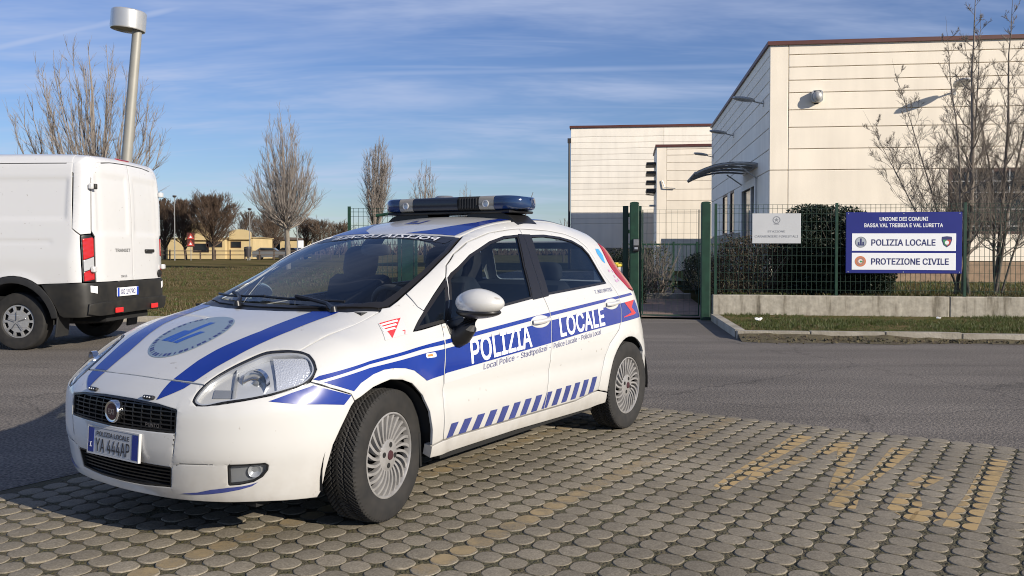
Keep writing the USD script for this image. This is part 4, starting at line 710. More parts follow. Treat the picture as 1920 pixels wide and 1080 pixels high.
# ---- car body: one implicit surface f(x,y,z)=0 (x forward from the front axle, y to the left, z up) ----
from scipy.interpolate import PchipInterpolator as PC
def curve(pts):
    a = np.array(pts, float); o = np.argsort(a[:, 0]); f = PC(a[o, 0], a[o, 1], extrapolate=True)
    lo, hi = a[:, 0].min() - 1.5, a[:, 0].max() + 1.5; T = np.linspace(lo, hi, 6000); Y = f(T); Y = np.where(T < a[:, 0].min(), a[o[0], 1], Y); Y = np.where(T > a[:, 0].max(), a[o[-1], 1], Y); k = 5999 / (hi - lo)
    def g(x):
        q = np.clip((np.asarray(x, float) - lo) * k, 0, 5998.999); i = q.astype(int); return Y[i] + (Y[i + 1] - Y[i]) * (q - i)
    return g
SEC = curve([(.10,.74),(.18,.785),(.23,.812),(.30,.829),(.42,.841),(.55,.843),(.66,.838),(.74,.829),(.82,.818),(.90,.803),(.97,.785),(1.05,.752),(1.15,.704),(1.25,.655),(1.33,.613),(1.40,.573),(1.5,.51),(1.7,.38)])
TAP = curve([(1.0,.93),(.6,.972),(.3,.992),(0,1.0),(-.6,1.0),(-1.4,1.0),(-2.0,.995),(-2.5,.982),(-2.85,.95),(-3.1,.905),(-3.3,.85)])
GTAP = curve([(.6,1.03),(0,1.02),(-.5,1.01),(-1.0,1.0),(-1.5,1.0),(-2.0,.985),(-2.4,.955),(-2.8,.915),(-3.2,.87)])
PROF = curve([(.05,.70),(.16,.775),(.20,.80),(.24,.822),(.30,.833),(.36,.843),(.42,.856),(.50,.857),(.56,.855),(.607,.848),(.635,.832),(.67,.802),(.71,.755),(.80,.62),(.9,.42),(1.1,.1)])
PLAN = curve([(0,0),(.2,.010),(.37,.034),(.5,.078),(.6,.138),(.68,.213),(.75,.315),(.80,.42),(.84,.58),(.9,1.0),(1.2,3.0)])
ZC = curve([(1.1,.50),(.9,.63),(.77,.712),(.72,.736),(.6,.797),(.477,.856),(.3,.914),(.15,.950),(.05,.972),(-.05,1.006),(-.15,1.053),(-.3,1.119),(-.5,1.202),(-.7,1.279),(-.87,1.339),(-1.0,1.377),(-1.2,1.424),(-1.4,1.456),(-1.6,1.474),(-1.9,1.478),(-2.2,1.450),(-2.5,1.398),(-2.8,1.315),(-3.0,1.23),(-3.3,1.08)])
CRN = curve([(.9,.12),(.4,.115),(.1,.10),(-.1,.11),(-.5,.13),(-.9,.12),(-1.6,.125),(-3,.14)])
REAR = curve([(.1,-3.02),(.2,-3.08),(.3,-3.15),(.45,-3.178),(.55,-3.168),(.65,-3.14),(.74,-3.105),(.82,-3.075),(.90,-3.045),(.98,-3.00),(1.06,-2.94),(1.16,-2.86),(1.26,-2.775),(1.36,-2.67),(1.5,-2.51)])
RPLAN = curve([(0,0),(.3,.016),(.5,.07),(.65,.15),(.75,.235),(.82,.345),(.9,.60),(1.2,2)])
EXC = curve([(.9,1.6),(.67,1.2),(.5,.0),(.3,.1),(.15,.7),(-.04,1.0),(-.28,2.0),(-.54,1.2),(-.7,.4),(-.9,.15),(-1.5,.4),(-2.2,.8),(-3,.8)])
def smax(a, b, k):
    h = np.maximum(k - np.abs(a - b), 0) / k
    return np.maximum(a, b) + h * h * k / 4
def halfwidth(x, z):
    w = SEC(z) * TAP(x)
    g = np.clip((z - .92) / .25, 0, 1); g = g * g * (3 - 2 * g)
    w = w * (1 + (GTAP(x) - 1) * g)
    r = np.hypot(x, z - .305); r2 = np.hypot(x + 2.51, z - .305)
    w = w + .012 * np.exp(-((r - .37) / .05) ** 2) + .012 * np.exp(-((r2 - .37) / .05) ** 2)
    return w - .007 * np.exp(-((z - .545 - .012 * (x + 1)) / .035) ** 2) * np.clip((.0 - x) / .4, 0, 1) * np.clip((x + 2.3) / .3, 0, 1)
def F(x, y, z):
    y = np.abs(y)
    side = y - halfwidth(x, z)
    top = (z - ZC(x) + CRN(x) * y * y + EXC(x) * np.maximum(y - .48, 0) ** 2) * .93
    front = (x - PROF(z) + PLAN(y)) * .9
    rear = (REAR(z) + RPLAN(y) - x) * .9
    s = smax(side, top, .085)
    s = smax(s, front, .07)
    return smax(s, rear, .09)
class Surf:
    """surface of f(x,y,z)=0 reached along families of rays: kinds side, top, diag, cyl (round the nose), cylr (round the tail)"""
    def __init__(s, f, ax=.1, axr=-2.45, far=(1.3, 2.0), R=1.3): s.f, s.ax, s.axr, s.far, s.R = f, ax, axr, far, R
    def rays(s, kind, uv):
        u, v = uv[:, 0], uv[:, 1]; o = np.zeros_like(u); e = o + 1
        if kind == "side": return np.stack([u, o + s.far[0], v], 1), np.stack([o, -e, o], 1)
        if kind == "top": return np.stack([u, v, o + s.far[1]], 1), np.stack([o, o, -e], 1)
        if kind == "diag": r = .70710678; return np.stack([u, -v * r + 1.7, v * r + 1.7], 1), np.stack([o, -e * r, -e * r], 1)
        if kind == "tri": d = np.array([1, -1, -1]) / 3 ** .5; return u[:, None] * np.array([1, 1, 0]) / 2 ** .5 + v[:, None] * np.array([1, -1, 2]) / 6 ** .5 - d * .0 - d * 1.0 + d * (-1.6), np.repeat(d[None], len(u), 0)
        if kind == "rdiag": r = .70710678; return np.stack([v * r - 2.4, u, v * r + 2.4], 1), np.stack([e * r, o, -e * r], 1)
        if kind == "cyl": t = u / .75; c, n = np.cos(t), np.sin(t); return np.stack([s.ax + s.R * c, s.R * n, v], 1), np.stack([-c, -n, o], 1)
        if kind == "cylr": t = u / .75; c, n = np.cos(t), np.sin(t); return np.stack([s.axr - s.R * c, s.R * n, v], 1), np.stack([c, -n, o], 1)
        if kind == "rear": return np.stack([o - 4.2, u, v], 1), np.stack([e, o, o], 1)
    def uv(s, kind, P):
        P = np.asarray(P, float); x, y, z = P[:, 0], P[:, 1], P[:, 2]
        if kind == "side": return np.stack([x, z], 1)
        if kind == "top": return np.stack([x, y], 1)
        if kind == "diag": return np.stack([x, (z - y) * .70710678], 1)
        if kind == "tri": return np.stack([(x + y) / 2 ** .5, (x - y + 2 * z) / 6 ** .5], 1)
        if kind == "rdiag": return np.stack([y, (x + z) * .70710678], 1)
        if kind == "cyl": return np.stack([np.arctan2(y, x - s.ax) * .75, z], 1)
        if kind == "cylr": return np.stack([np.arctan2(y, s.axr - x) * .75, z], 1)
        if kind == "rear": return np.stack([y, z], 1)
    def hit(s, kind, uv):
        uv = np.asarray(uv, float); O, D = s.rays(kind, uv); n = len(O); lo = np.zeros(n); hi = np.full(n, np.nan); live = np.arange(n); step = .03
        for t in np.arange(step, 4.2, step):
            P = O[live] + D[live] * t; ins = s.f(P[:, 0], P[:, 1], P[:, 2]) <= 0
            hi[live[ins]] = t; lo[live[ins]] = t - step; live = live[~ins]
            if not len(live): break
        if len(live):
            hi[live] = 1.3; lo[live] = 1.3
        for _ in range(18):
            m = (lo + hi) / 2; P = O + D * m[:, None]; ins = s.f(P[:, 0], P[:, 1], P[:, 2]) <= 0; hi = np.where(ins, m, hi); lo = np.where(ins, lo, m)
        return O + D * hi[:, None]
    def normal(s, P, e=2e-3):
        g = np.stack([s.f(P[:, 0] + e * a, P[:, 1] + e * b, P[:, 2] + e * c) - s.f(P[:, 0] - e * a, P[:, 1] - e * b, P[:, 2] - e * c) for a, b, c in ((1, 0, 0), (0, 1, 0), (0, 0, 1))], 1)
        return g / np.maximum(np.linalg.norm(g, axis=1, keepdims=True), 1e-9)
    def poly(s, kind, P, smooth=0, closed=True):
        """outline given as points in space -> polygon in the ray family's plane; smooth>0 rounds it as a spline"""
        q = s.uv(kind, np.asarray(P, float))
        if smooth:
            c = np.vstack([q, q[:1]]); d = np.concatenate([[0], np.cumsum(np.linalg.norm(np.diff(c, axis=0), axis=1))])
            from scipy.interpolate import CubicSpline
            cs = CubicSpline(d, c, bc_type="periodic"); q = cs(np.linspace(0, d[-1], max(len(q) * 6, 40))[:-1])
        p = Polygon(q); return p if p.is_valid else p.buffer(0)
    def patch(s, kind, poly, res=.03, off=0.0, flange=.014, roll=.0022, depth=None, two=False):
        """triangulated piece of the surface over poly, its rim rolled in and turned inwards"""
        polys = [poly] if poly.geom_type == "Polygon" else [g for g in poly.geoms if g.geom_type == "Polygon"]
        out = []
        for pg in polys:
            if pg.area < 2e-6: continue
            rings = [pg.exterior] + list(pg.interiors); pts, loops, sink = [], [], []
            for r in rings:
                c = np.asarray(r.segmentize(res * .7).coords)[:-1]; i0 = len(pts); pts += list(c); loops.append((i0, len(c))); sink += [roll] * len(c)
            if roll:
                ins = pg.buffer(-.0045)
                for g in ([ins] if ins.geom_type == "Polygon" else list(ins.geoms)):
                    if g.is_empty: continue
                    for r in [g.exterior] + list(g.interiors): c = np.asarray(r.segmentize(res * .7).coords)[:-1]; pts += list(c); sink += [0] * len(c)
            x0, y0, x1, y1 = pg.bounds; gx, gy = np.meshgrid(np.arange(x0 + res * .5, x1, res), np.arange(y0 + res * .5, y1, res)); gx = gx + (np.arange(gx.shape[0])[:, None] % 2) * res * .5
            q = np.stack([gx.ravel(), gy.ravel()], 1); inn = pg.buffer(-(res * .45 + (.0045 if roll else 0)))
            if len(q) and not inn.is_empty: q = q[shapely.contains_xy(inn, q[:, 0], q[:, 1])]; pts += list(q); sink += [0] * len(q)
            pts = np.array(pts); sink = np.array(sink)
            tri = Delaunay(pts + np.random.default_rng(1).normal(0, 1e-7, pts.shape)).simplices; ce = pts[tri].mean(1); tri = tri[shapely.contains_xy(pg.buffer(1e-7), ce[:, 0], ce[:, 1])]
            ar = np.abs(np.cross(pts[tri[:, 1]] - pts[tri[:, 0]], pts[tri[:, 2]] - pts[tri[:, 0]])); tri = tri[ar > 1e-10]
            P = s.hit(kind, pts); N = s.normal(P); Q = P + N * (off - sink)[:, None]
            a = np.einsum("ij,ij->i", np.cross(Q[tri[:, 1]] - Q[tri[:, 0]], Q[tri[:, 2]] - Q[tri[:, 0]]), N[tri[:, 0]]); tri = np.where((a < 0)[:, None], tri[:, ::-1], tri)
            V_, F_ = [Q], [tri]; n = len(Q)
            if flange:
                for i0, c in loops:
                    i = np.arange(c); j = (i + 1) % c; V_.append(Q[i0:i0 + c] - N[i0:i0 + c] * flange); F_.append(np.vstack([np.stack([i0 + i, i0 + j, n + j], 1), np.stack([i0 + i, n + j, n + i], 1)])); n += c
            out.append((np.vstack(V_), np.vstack(F_)))
        return cat_(*out) if out else None
    def decal(s, kind, m, origin, xdir, off=.0022, size=.03):
        """flat lettering or shapes (xy of a mesh, or a polygon) laid on the surface: plane point = origin + x*xdir + y*up"""
        if hasattr(m, "geom_type"): m = extrude(m, .001)
        v, f = np.array(m.vertices), np.array(m.faces); top = v[:, 2] > v[:, 2].max() - 1e-6; f = f[top[f].all(1)]
        v, f = trimesh.remesh.subdivide_to_size(v[:, :2] @ np.eye(2, 3), f, size)
        uv = np.asarray(origin) + v[:, :1] * np.asarray(xdir) + v[:, 1:2] * np.array([0, 1.0]); P = s.hit(kind, uv); N = s.normal(P); Q = P + N * off
        a = np.einsum("ij,ij->i", np.cross(Q[f[:, 1]] - Q[f[:, 0]], Q[f[:, 2]] - Q[f[:, 0]]), N[f[:, 0]]); f = np.where((a < 0)[:, None], f[:, ::-1], f); return Q, f
def mirror(m):
    v, f = m; return v * [1, -1, 1], f[:, ::-1]
# ---------------------------------------------------------------- the police car
def dirty_paint(name, c):
    N = {"g": ("geometry", {}), "sep": ("separate_xyz", {}), "n": ("noise_texture", {"scale": 7.0, "detail": 6.0, "roughness": .65}), "mz": ("map_range", {"from_min": .22, "from_max": .48, "to_min": .72, "to_max": 0.0, "clamp": True}), "ml": ("math", {"math_type": "multiply"}),
         "n2": ("noise_texture", {"scale": 26.0, "detail": 3.0}), "sp": ("map_range", {"from_min": .70, "from_max": .74, "to_min": 0.0, "to_max": .5, "clamp": True}), "mx": ("math", {"math_type": "maximum"}), "m": ("mix_color", {"a": c, "b": (.22, .18, .13)}),
         "n3": ("noise_texture", {"scale": 2.2, "detail": 4.0}), "rr": ("map_range", {"from_min": .3, "from_max": .7, "to_min": .24, "to_max": .40}), "p": ("principled_bsdf", {"coat_weight": .7, "coat_roughness": .06})}
    usdkit.material(stage, "/World/Looks/" + name, N, [("g.position", "sep.vector"), ("g.position", "n.vector"), ("g.position", "n2.vector"), ("g.position", "n3.vector"), ("sep.z", "mz.value"), ("mz.result", "ml.value1"), ("n.fac", "ml.value2"), ("n2.fac", "sp.value"), ("ml.value", "mx.value1"), ("sp.result", "mx.value2"), ("mx.value", "m.fac"), ("m.result", "p.base_color"), ("n3.fac", "rr.value"), ("rr.result", "p.roughness")], surface="p.BSDF")
dirty_paint("car_white", (.525, .522, .505)); mat("decal_blue", (.006, .028, .235), .28, coat=.4, var=.12, scale=5); mat("decal_grey", (.50, .50, .50), .4); mat("decal_white", (.78, .78, .78), .4); mat("decal_ink", (.035, .045, .16), .4); mat("decal_red", (.55, .04, .045), .35); mat("decal_silver", (.19, .25, .31), .35); mat("decal_blue_light", (.015, .075, .34), .35); mat("decal_hash", (.045, .06, .21), .4, var=.25, scale=14); mat("decal_pink", (.45, .28, .42), .5); mat("decal_sky", (.05, .28, .62), .4)
mat("car_black", (.012, .012, .013), .38, var=.3, scale=12); mat("trim_black", (.014, .013, .013), .3); mat("rubber", (.014, .014, .014), .75, var=.25, scale=10); mat("cabin_dark", (.022, .023, .025), .8); mat("seat_cloth", (.018, .020, .026), .9); mat("chrome", (.75, .75, .75), .12, 1.0); mat("reflector", (.50, .51, .525), .2, .4); mat("fog_grey", (.36, .37, .38), .2, .3); mat("decal_black", (.03, .03, .035), .5); mat("plate_white", (.46, .47, .48), .5)
mat("indicator_clear", (.50, .49, .46), .22, .2, coat=.5)
def crystal():
    N = {"tc": ("geometry", {}), "v": ("voronoi_texture", {"scale": 130.0}), "b": ("bump", {"strength": .5, "distance": .006}), "p": ("principled_bsdf", {"base_color": (.72, .73, .75), "metallic": .55, "roughness": .14})}
    usdkit.material(stage, "/World/Looks/crystal", N, [("tc.position", "v.vector"), ("v.distance", "b.height"), ("b.normal", "p.normal")], surface="p.BSDF")
crystal()
mat("lamp_grey_inner", (.30, .31, .32), .35, .5); mat("under_black", (.008, .008, .008), .9)
mat("hubcap_silver", (.36, .35, .34), .38, .35, var=.25, scale=18); mat("badge_red", (.055, .022, .026), .3); mat("amber", (.55, .22, .06), .3); mat("tail_red", (.30, .012, .015), .2, coat=.5); mat("bar_blue", (.012, .030, .085), .12, coat=.6); mat("bar_dark", (.012, .016, .026), .25, coat=.3); mat("bar_clear", (.28, .26, .22), .15, coat=.6)
glass("windscreen_glass", (.95, .98, .97), ior=1.40); glass("side_glass", (.58, .65, .67), ior=1.45); glass("headlamp_lens", (.95, .96, .97), ior=1.35)
def tyre_mat():
    N = {"g": ("geometry", {}), "n": ("noise_texture", {"scale": 14.0, "detail": 5.0}), "sep": ("separate_xyz", {}), "r": ("rgb_ramp", {"ramp": [(.3, (.010, .010, .010)), (.7, (.022, .020, .018))]}), "p": ("principled_bsdf", {"roughness": .8})}
    usdkit.material(stage, "/World/Looks/tyre", N, [("g.position", "n.vector"), ("n.fac", "r.fac"), ("r.color", "p.base_color")], surface="p.BSDF")
tyre_mat()
S = Surf(F)
car = thing("police_car", (-1.236, 4.42, 0), 237.0, label="white local police hatchback with blue stripes and a blue roof light bar", cat="car")
def part(name, m, mt, parent=car, smooth=38, **k): return obj(name, m, mt, parent, smooth, **k)
def both(name, m, mt, parent=car, smooth=38): return part(name, m, mt, parent, smooth), part(name, mirror(m), mt, parent, smooth)
def sym(half): h = list(half); return h + [(x, -y, z) for x, y, z in h[::-1] if abs(y) > 1e-6]
GAP = -.0022
hoodline = [(.748, 0, .703), (.745, .159, .701), (.734, .291, .698), (.717, .416, .692)]
hl = [(.783, .428, .634), (.785, .455, .618), (.744, .534, .624), (.677, .615, .639), (.599, .683, .655), (.520, .728, .674), (.466, .751, .691), (.429, .755, .713), (.399, .746, .746), (.388, .720, .777), (.385, .685, .804), (.398, .642, .818), (.441, .563, .821), (.477, .518, .815), (.524, .488, .796), (.590, .455, .765), (.660, .428, .728), (.705, .417, .700), (.755, .419, .665)]
hood_h = hoodline + [(.705, .417, .700), (.660, .428, .728), (.590, .455, .765), (.524, .488, .796), (.477, .518, .815), (.441, .563, .821), (.398, .642, .818), (.27, .652, .863), (.045, .645, .913), (-.116, .642, .955), (-.002, .534, .956), (.064, .364, .955), (.115, .176, .954), (.133, 0, .954)]
hoodP = S.poly("top", sym(hood_h)).buffer(GAP)
hood = part("hood", S.patch("top", hoodP, .03), "car_white")
bump_h = hoodline + [(.755, .419, .665)] + hl[:7] + [(.446, .755, .698), (.373, .801, .666), (.277, .829, .629), (.262, .835, .597), (.281, .833, .577), (.334, .824, .493), (.373, .816, .424), (.400, .802, .326), (.414, .788, .237), (.425, .775, .207), (.629, .652, .219), (.761, .430, .217), (.789, .294, .213), (.803, 0, .211)]
bumpP = S.poly("cyl", sym(bump_h)).buffer(GAP)
cylp = lambda P, **k: S.poly("cyl", P, **k)
def cz(pts): return Polygon([(math.radians(a) * .75, z) for a, z in pts])
def rr(p, r): return p.buffer(-r).buffer(2 * r).buffer(-r)
grilleP = rr(cz([(27.6, .600), (20, .616), (8, .624), (0, .625), (-8, .624), (-20, .616), (-27.6, .600), (-27.3, .500), (0, .494), (27.3, .500)]), .010)
intakeP = rr(cz([(25.2, .357), (0, .361), (-25.2, .357), (-24.3, .268), (-12, .257), (0, .255), (12, .257), (24.3, .268)]), .010)
fogP = rr(cz([(42.5, .381), (52.4, .384), (53.4, .374), (53.2, .352), (51.8, .325), (49.5, .306), (46, .296), (42.6, .292)]), .008); fogM = affinity.scale(fogP, -1, 1, origin=(0, 0))
seams = shapely.union_all([LineString([(math.radians(s * a) * .75, z) for a, z in q]) for s in (1, -1) for q in ([(27.2, .502), (26.3, .42), (25.2, .357)], [(28.2, .375), (35.6, .379), (43, .381)], [(25.4, .36), (28.2, .375)])]).buffer(.0022)
bumpP = bumpP.difference(shapely.union_all([grilleP, intakeP, fogP, fogM, seams]))
bgeo = sorted(bumpP.geoms, key=lambda q: -q.area) if bumpP.geom_type == "MultiPolygon" else [bumpP]
bumper = part("front_bumper", S.patch("cyl", shapely.MultiPolygon(bgeo[:1]) if len(bgeo) < 2 else bgeo[0], .03, flange=.03), "car_white")
for q in bgeo[1:]:
    if q.area > 1e-4: part("bumper_panel", S.patch("cyl", q, .03, flange=.03), "car_white", bumper)
# grille
gr = part("grille", S.patch("cyl", grilleP.buffer(.004), .04, off=-.045, flange=0, roll=0), "under_black")
part("grille_frame", S.patch("cyl", grilleP.buffer(-.001).difference(grilleP.buffer(-.009)), .03, off=-.004, flange=.03, roll=0), "car_black", gr)
gb = grilleP.bounds
for k in range(1, 7):
    z = gb[1] + (gb[3] - gb[1]) * k / 7; part("grille_bar", S.patch("cyl", grilleP.buffer(-.007).intersection(sbox(-1, z - .0026, 1, z + .0026)), .03, off=-.010, flange=.015, roll=0), "car_black", gr)
for k in range(-6, 7):
    u = k * .0545; part("grille_bar", S.patch("cyl", grilleP.buffer(-.007).intersection(sbox(u - .0028, 0, u + .0028, 1)), .03, off=-.012, flange=.015, roll=0), "car_black", gr)
part("model_script", S.decal("cyl", text("PUNTO", .014, .075, .001), (.235, .517), (1, 0), off=-.006), "chrome", gr)
bd = part("badge", xf(lathe([(0, .012), (.036, .012), (.044, .016), (.049, .010), (.049, -.02)], 40, "x"), (.853, 0, .560), ry=-.02), "chrome", smooth=40)
part("badge_field", xf(lathe([(0, .0135), (.035, .0135), (.036, .011)], 32, "x"), (.853, 0, .560), ry=-.02), "badge_red", bd)
bt = text("FIAT", .022, .046, .001, bold=True); v_ = np.array(bt.vertices); part("badge_letters", (np.stack([.853 + .0138 + v_[:, 2], v_[:, 0], .549 + v_[:, 1]], 1), bt.faces), "chrome", bd)
# lower intake
it = part("lower_intake", S.patch("cyl", intakeP.buffer(.004), .04, off=-.05, flange=0, roll=0), "under_black")
part("intake_frame", S.patch("cyl", intakeP.buffer(-.001).difference(intakeP.buffer(-.008)), .03, off=-.003, flange=.03, roll=0), "car_black", it)
ib = intakeP.bounds
for k in range(1, 7):
    z = ib[1] + (ib[3] - ib[1]) * k / 7; part("intake_slat", S.patch("cyl", intakeP.buffer(-.006).intersection(sbox(-1, z - .0028, 1, z + .0028)), .04, off=-.014, flange=.016, roll=0), "car_black", it)
# fog lamps
for sgn_ in (1, -1):
    mm = (lambda q: q) if sgn_ > 0 else mirror
    fg = part("fog_lamp", mm(S.patch("cyl", fogP.buffer(.002), .02, off=-.022, flange=0, roll=0)), "lamp_grey_inner")
    part("fog_rim", mm(S.patch("cyl", fogP.buffer(-.0005).difference(fogP.buffer(-.006)), .02, off=-.001, flange=.022, roll=0)), "car_black", fg)
    part("fog_lens", mm(S.patch("cyl", fogP.buffer(-.005), .02, off=-.004, flange=0, roll=0)), "headlamp_lens", fg)
    c = S.hit("cyl", np.array([[math.radians(49.6) * .75, .348]])); n_ = S.normal(c)[0]; a_ = math.atan2(n_[1], n_[0]); m = xf(lathe([(0, -.008), (.014, -.006), (.024, .003), (.0265, .004), (.027, -.01)], 24, "x"), c[0] - n_ * .016, rz=a_); part("fog_reflector", mm(m), "fog_grey", fg)
# plate
pl = bevbox(-.004, .004, -.18, .18, -.055, .055, .003); PLC = (.858, 0, .4225)
plate = part("number_plate", xf(pl, PLC, ry=-.06), "plate_white", smooth=False)
def onplate(m, y, z, mt, off=.0045, sx=1, name="plate_text"):
    v = np.array(m.vertices); v = np.stack([off + v[:, 2], v[:, 0] * sx + y, v[:, 1] + z], 1); return part(name, xf((v, m.faces), PLC, ry=-.06), mt, plate, False)
for y in (-.158, .158): onplate(trimesh.creation.box([.040, .104, .001]), y, 0, "decal_blue", name="plate_band")
onplate(text("I", .02, None, .001, True), -.158, -.03, "decal_white", .0055)
onplate(text("POLIZIA LOCALE", .019, .235, .001), 0, .022, "decal_black"); onplate(text("YA 444AP", .056, .245, .001), 0, -.045, "decal_black")
part("plate_frame", xf(cat_(bx(-.006, .006, -.186, .186, .055, .061), bx(-.006, .006, -.186, .186, -.061, -.055), bx(-.006, .006, -.186, -.18, -.055, .055), bx(-.006, .006, .18, .186, -.055, .055)), (PLC[0] - .001, 0, PLC[2]), ry=-.06), "decal_grey", plate, False)
# small black sensor blocks over the grille
for s_ in (1, -1):
    sb_ = part("sensor_block", xf(bevbox(-.012, .008, -.031, .031, -.008, .009, .004), (.826, .201 * s_, .634), rz=.1 * s_, ry=-.5), "car_black", smooth=False)
    for k in (-1, 0, 1): part("sensor_eye", xf(trimesh.creation.icosphere(1, .004), (.834, (.201 + .017 * k) * s_, .637)), "reflector", sb_)
# headlights
hlP = S.poly("cyl", hl, smooth=1)
hlS = hlP.buffer(-.002)
for s_ in (1, -1):
    mm = (lambda q: q) if s_ > 0 else mirror
    h_ = part("headlight", mm(S.patch("cyl", hlS, .02, off=-.034, flange=0, roll=0)), "reflector")
    part("headlight_seal", mm(S.patch("cyl", hlS.difference(hlS.buffer(-.0055)), .02, off=-.0015, flange=.006, roll=0)), "car_black", h_)
    part("headlight_bezel", mm(S.patch("cyl", hlS.buffer(-.0055).difference(hlS.buffer(-.0125)), .02, off=-.008, flange=.026, roll=0)), "reflector", h_)
    part("headlight_lens", mm(S.patch("cyl", hlS.buffer(-.005), .02, off=.002, flange=0, roll=0)), "headlamp_lens", h_)
    a0, a1, a2 = (math.radians(q) * .75 for q in (43.5, 55.5, 66.5))
    part("indicator_reflector", mm(S.patch("cyl", hlS.buffer(-.013).intersection(sbox(0, 0, a0, 1)), .02, off=-.022, flange=.01, roll=0)), "indicator_clear", h_)
    part("indicator_insert", mm(S.patch("cyl", hlS.buffer(-.02).intersection(sbox(math.radians(37.5) * .75, .655, a0 - .006, .685)), .02, off=-.018, flange=.01, roll=0)), "lamp_grey_inner", h_)
    part("beam_facets", mm(S.patch("cyl", hlS.buffer(-.015).intersection(sbox(a1 + .004, .66, a2, .80)), .012, off=-.020, flange=.01, roll=0)), "crystal", h_)
    part("lamp_divider", mm(S.patch("cyl", hlS.buffer(-.004).intersection(sbox(a0, 0, a0 + .004, 1)), .02, off=-.010, flange=.02, roll=0)), "lamp_grey_inner", h_)
    c = S.hit("cyl", np.array([[(a0 + a1) / 2 + .002, .712]]))[0]; n_ = S.normal(c[None])[0]; d_ = n_ * .75 + np.array([.5, 0, 0]); d_[2] *= .3; d_ /= np.linalg.norm(d_); rz_ = math.atan2(d_[1], d_[0])
    part("lamp_bowl", mm(xf(lathe([(.010, -.030), (.030, -.027), (.047, -.012), (.054, .004), (.057, .006), (.058, -.02)], 32, "x"), c - n_ * .020, rz=rz_)), "chrome", h_)
    part("bulb", mm(xf(lathe([(0, .0), (.012, -.003), (.015, -.03), (0, -.03)], 16, "x"), c - n_ * .024, rz=rz_)), "lamp_grey_inner", h_)

# side panels (the left ones are also mirrored to the right)
arch_f = [(.230, .610), (.157, .643), (.090, .656), (.042, .663), (-.040, .651), (-.110, .625), (-.195, .555), (-.249, .470), (-.276, .378), (-.283, .300)]
def L(pts): return S.hit("side", np.array(pts, float))
fender_pts = np.vstack([[(.446, .755, .698)], hl[7:12], [(.27, .652, .863), (.045, .645, .913), (-.116, .642, .955)], S.hit('top', np.array([(-.140, .632), (-.182, .6445), (-.25, .638), (-.320, .631)])), [(-.326, .704, .970)], L([(-.345, .948), (-.285, .905), (-.221, .859), (-.405, .884), (-.402, .844), (-.388, .74), (-.366, .644), (-.348, .49), (-.356, .316), (-.283, .300)]), L(arch_f[::-1]), [(.262, .835, .597), (.277, .829, .629), (.373, .801, .666)]])
fenderP = S.poly("diag", fender_pts).buffer(GAP); fenderS = S.poly("side", fender_pts).buffer(GAP)
fender, fender_r = both("front_fender", S.patch("diag", fenderP, .03), "car_white")
qg = [(-.219, .859), (-.443, .892), (-.564, 1.095), (-.568, 1.106), (-.450, 1.026), (-.343, .948)]
fg_ = [(-.451, .894), (-.578, 1.108), (-.615, 1.133), (-.827, 1.227), (-1.078, 1.303), (-1.252, 1.336), (-1.410, 1.346), (-1.333, 1.153), (-1.283, .967)]
rg_ = [(-1.468, .981), (-1.501, 1.173), (-1.543, 1.346), (-1.719, 1.351), (-1.923, 1.340), (-2.080, 1.318), (-2.200, 1.278), (-2.262, 1.225), (-2.295, 1.15), (-2.308, 1.08), (-2.318, 1.023)]
qgP, fgP, rgP = [rr(Polygon(p), .006) for p in (qg, fg_, rg_)]
dtop = [(-.572, 1.112), (-.628, 1.172), (-.736, 1.233), (-.902, 1.298), (-1.141, 1.353), (-1.39, 1.379)]
dmid = [(-1.47, 1.383), (-1.425, 1.163), (-1.395, .98), (-1.412, .966), (-1.441, .897), (-1.446, .833), (-1.421, .704), (-1.396, .591), (-1.372, .472), (-1.336, .312)]
fd = [(-.356, .316), (-.348, .49), (-.366, .644), (-.388, .74), (-.402, .844), (-.405, .884), (-.447, .890)] + dtop + dmid
fdS = Polygon(fd).buffer(GAP)
rarch = [(-2.50 + .345 * math.cos(a), .30 + .345 * math.sin(a)) for a in np.radians(np.linspace(-11, 191, 24))]
rd = dmid[::-1] + [(-1.81, 1.376), (-2.02, 1.358), (-2.17, 1.325), (-2.27, 1.27), (-2.325, 1.19), (-2.345, 1.09), (-2.39, 1.01), (-2.427, .936), (-2.431, .87), (-2.403, .761), (-2.349, .707), (-2.194, .626), (-2.129, .558), (-2.07, .45), (-2.035, .335), (-1.959, .332), (-1.731, .310)]
rdS = Polygon(rd).buffer(0).buffer(GAP)
door_f, door_fr = both("front_door", S.patch("side", fdS.difference(fgP), .03), "car_white")
door_r, door_rr = both("rear_door", S.patch("side", rdS.difference(rgP), .03), "car_white")
for P_, par, nm, q_ in ((fgP, (door_f, door_fr), "window", "side_glass"), (rgP, (door_r, door_rr), "window", "side_glass"), (qgP, (fender, fender_r), "quarter_window", "side_glass")):
    tr = S.patch("side", P_.buffer(.001).difference(P_.buffer(-.014)), .03, off=-.002, flange=.012, roll=0); gl = S.patch("side", P_.buffer(-.012), .04, off=-.007, flange=0, roll=0)
    for s_, pp in zip((1, -1), par):
        mm = (lambda q: q) if s_ > 0 else mirror
        w = part(nm, mm(gl), q_, pp); part("window_trim", mm(tr), "trim_black", w)
bp = Polygon([(-1.410, 1.346), (-1.333, 1.153), (-1.283, .962), (-1.468, .976), (-1.501, 1.173), (-1.543, 1.346)])
for S_, par in ((fdS, (door_f, door_fr)), (rdS, (door_r, door_rr))):
    m = S.patch("side", S_.intersection(bp.buffer(.002)).difference(fgP.buffer(-.004)).difference(rgP.buffer(-.004)), .03, off=.0015, flange=0, roll=0); part("pillar_cover", m, "trim_black", par[0]); part("pillar_cover", mirror(m), "trim_black", par[1])
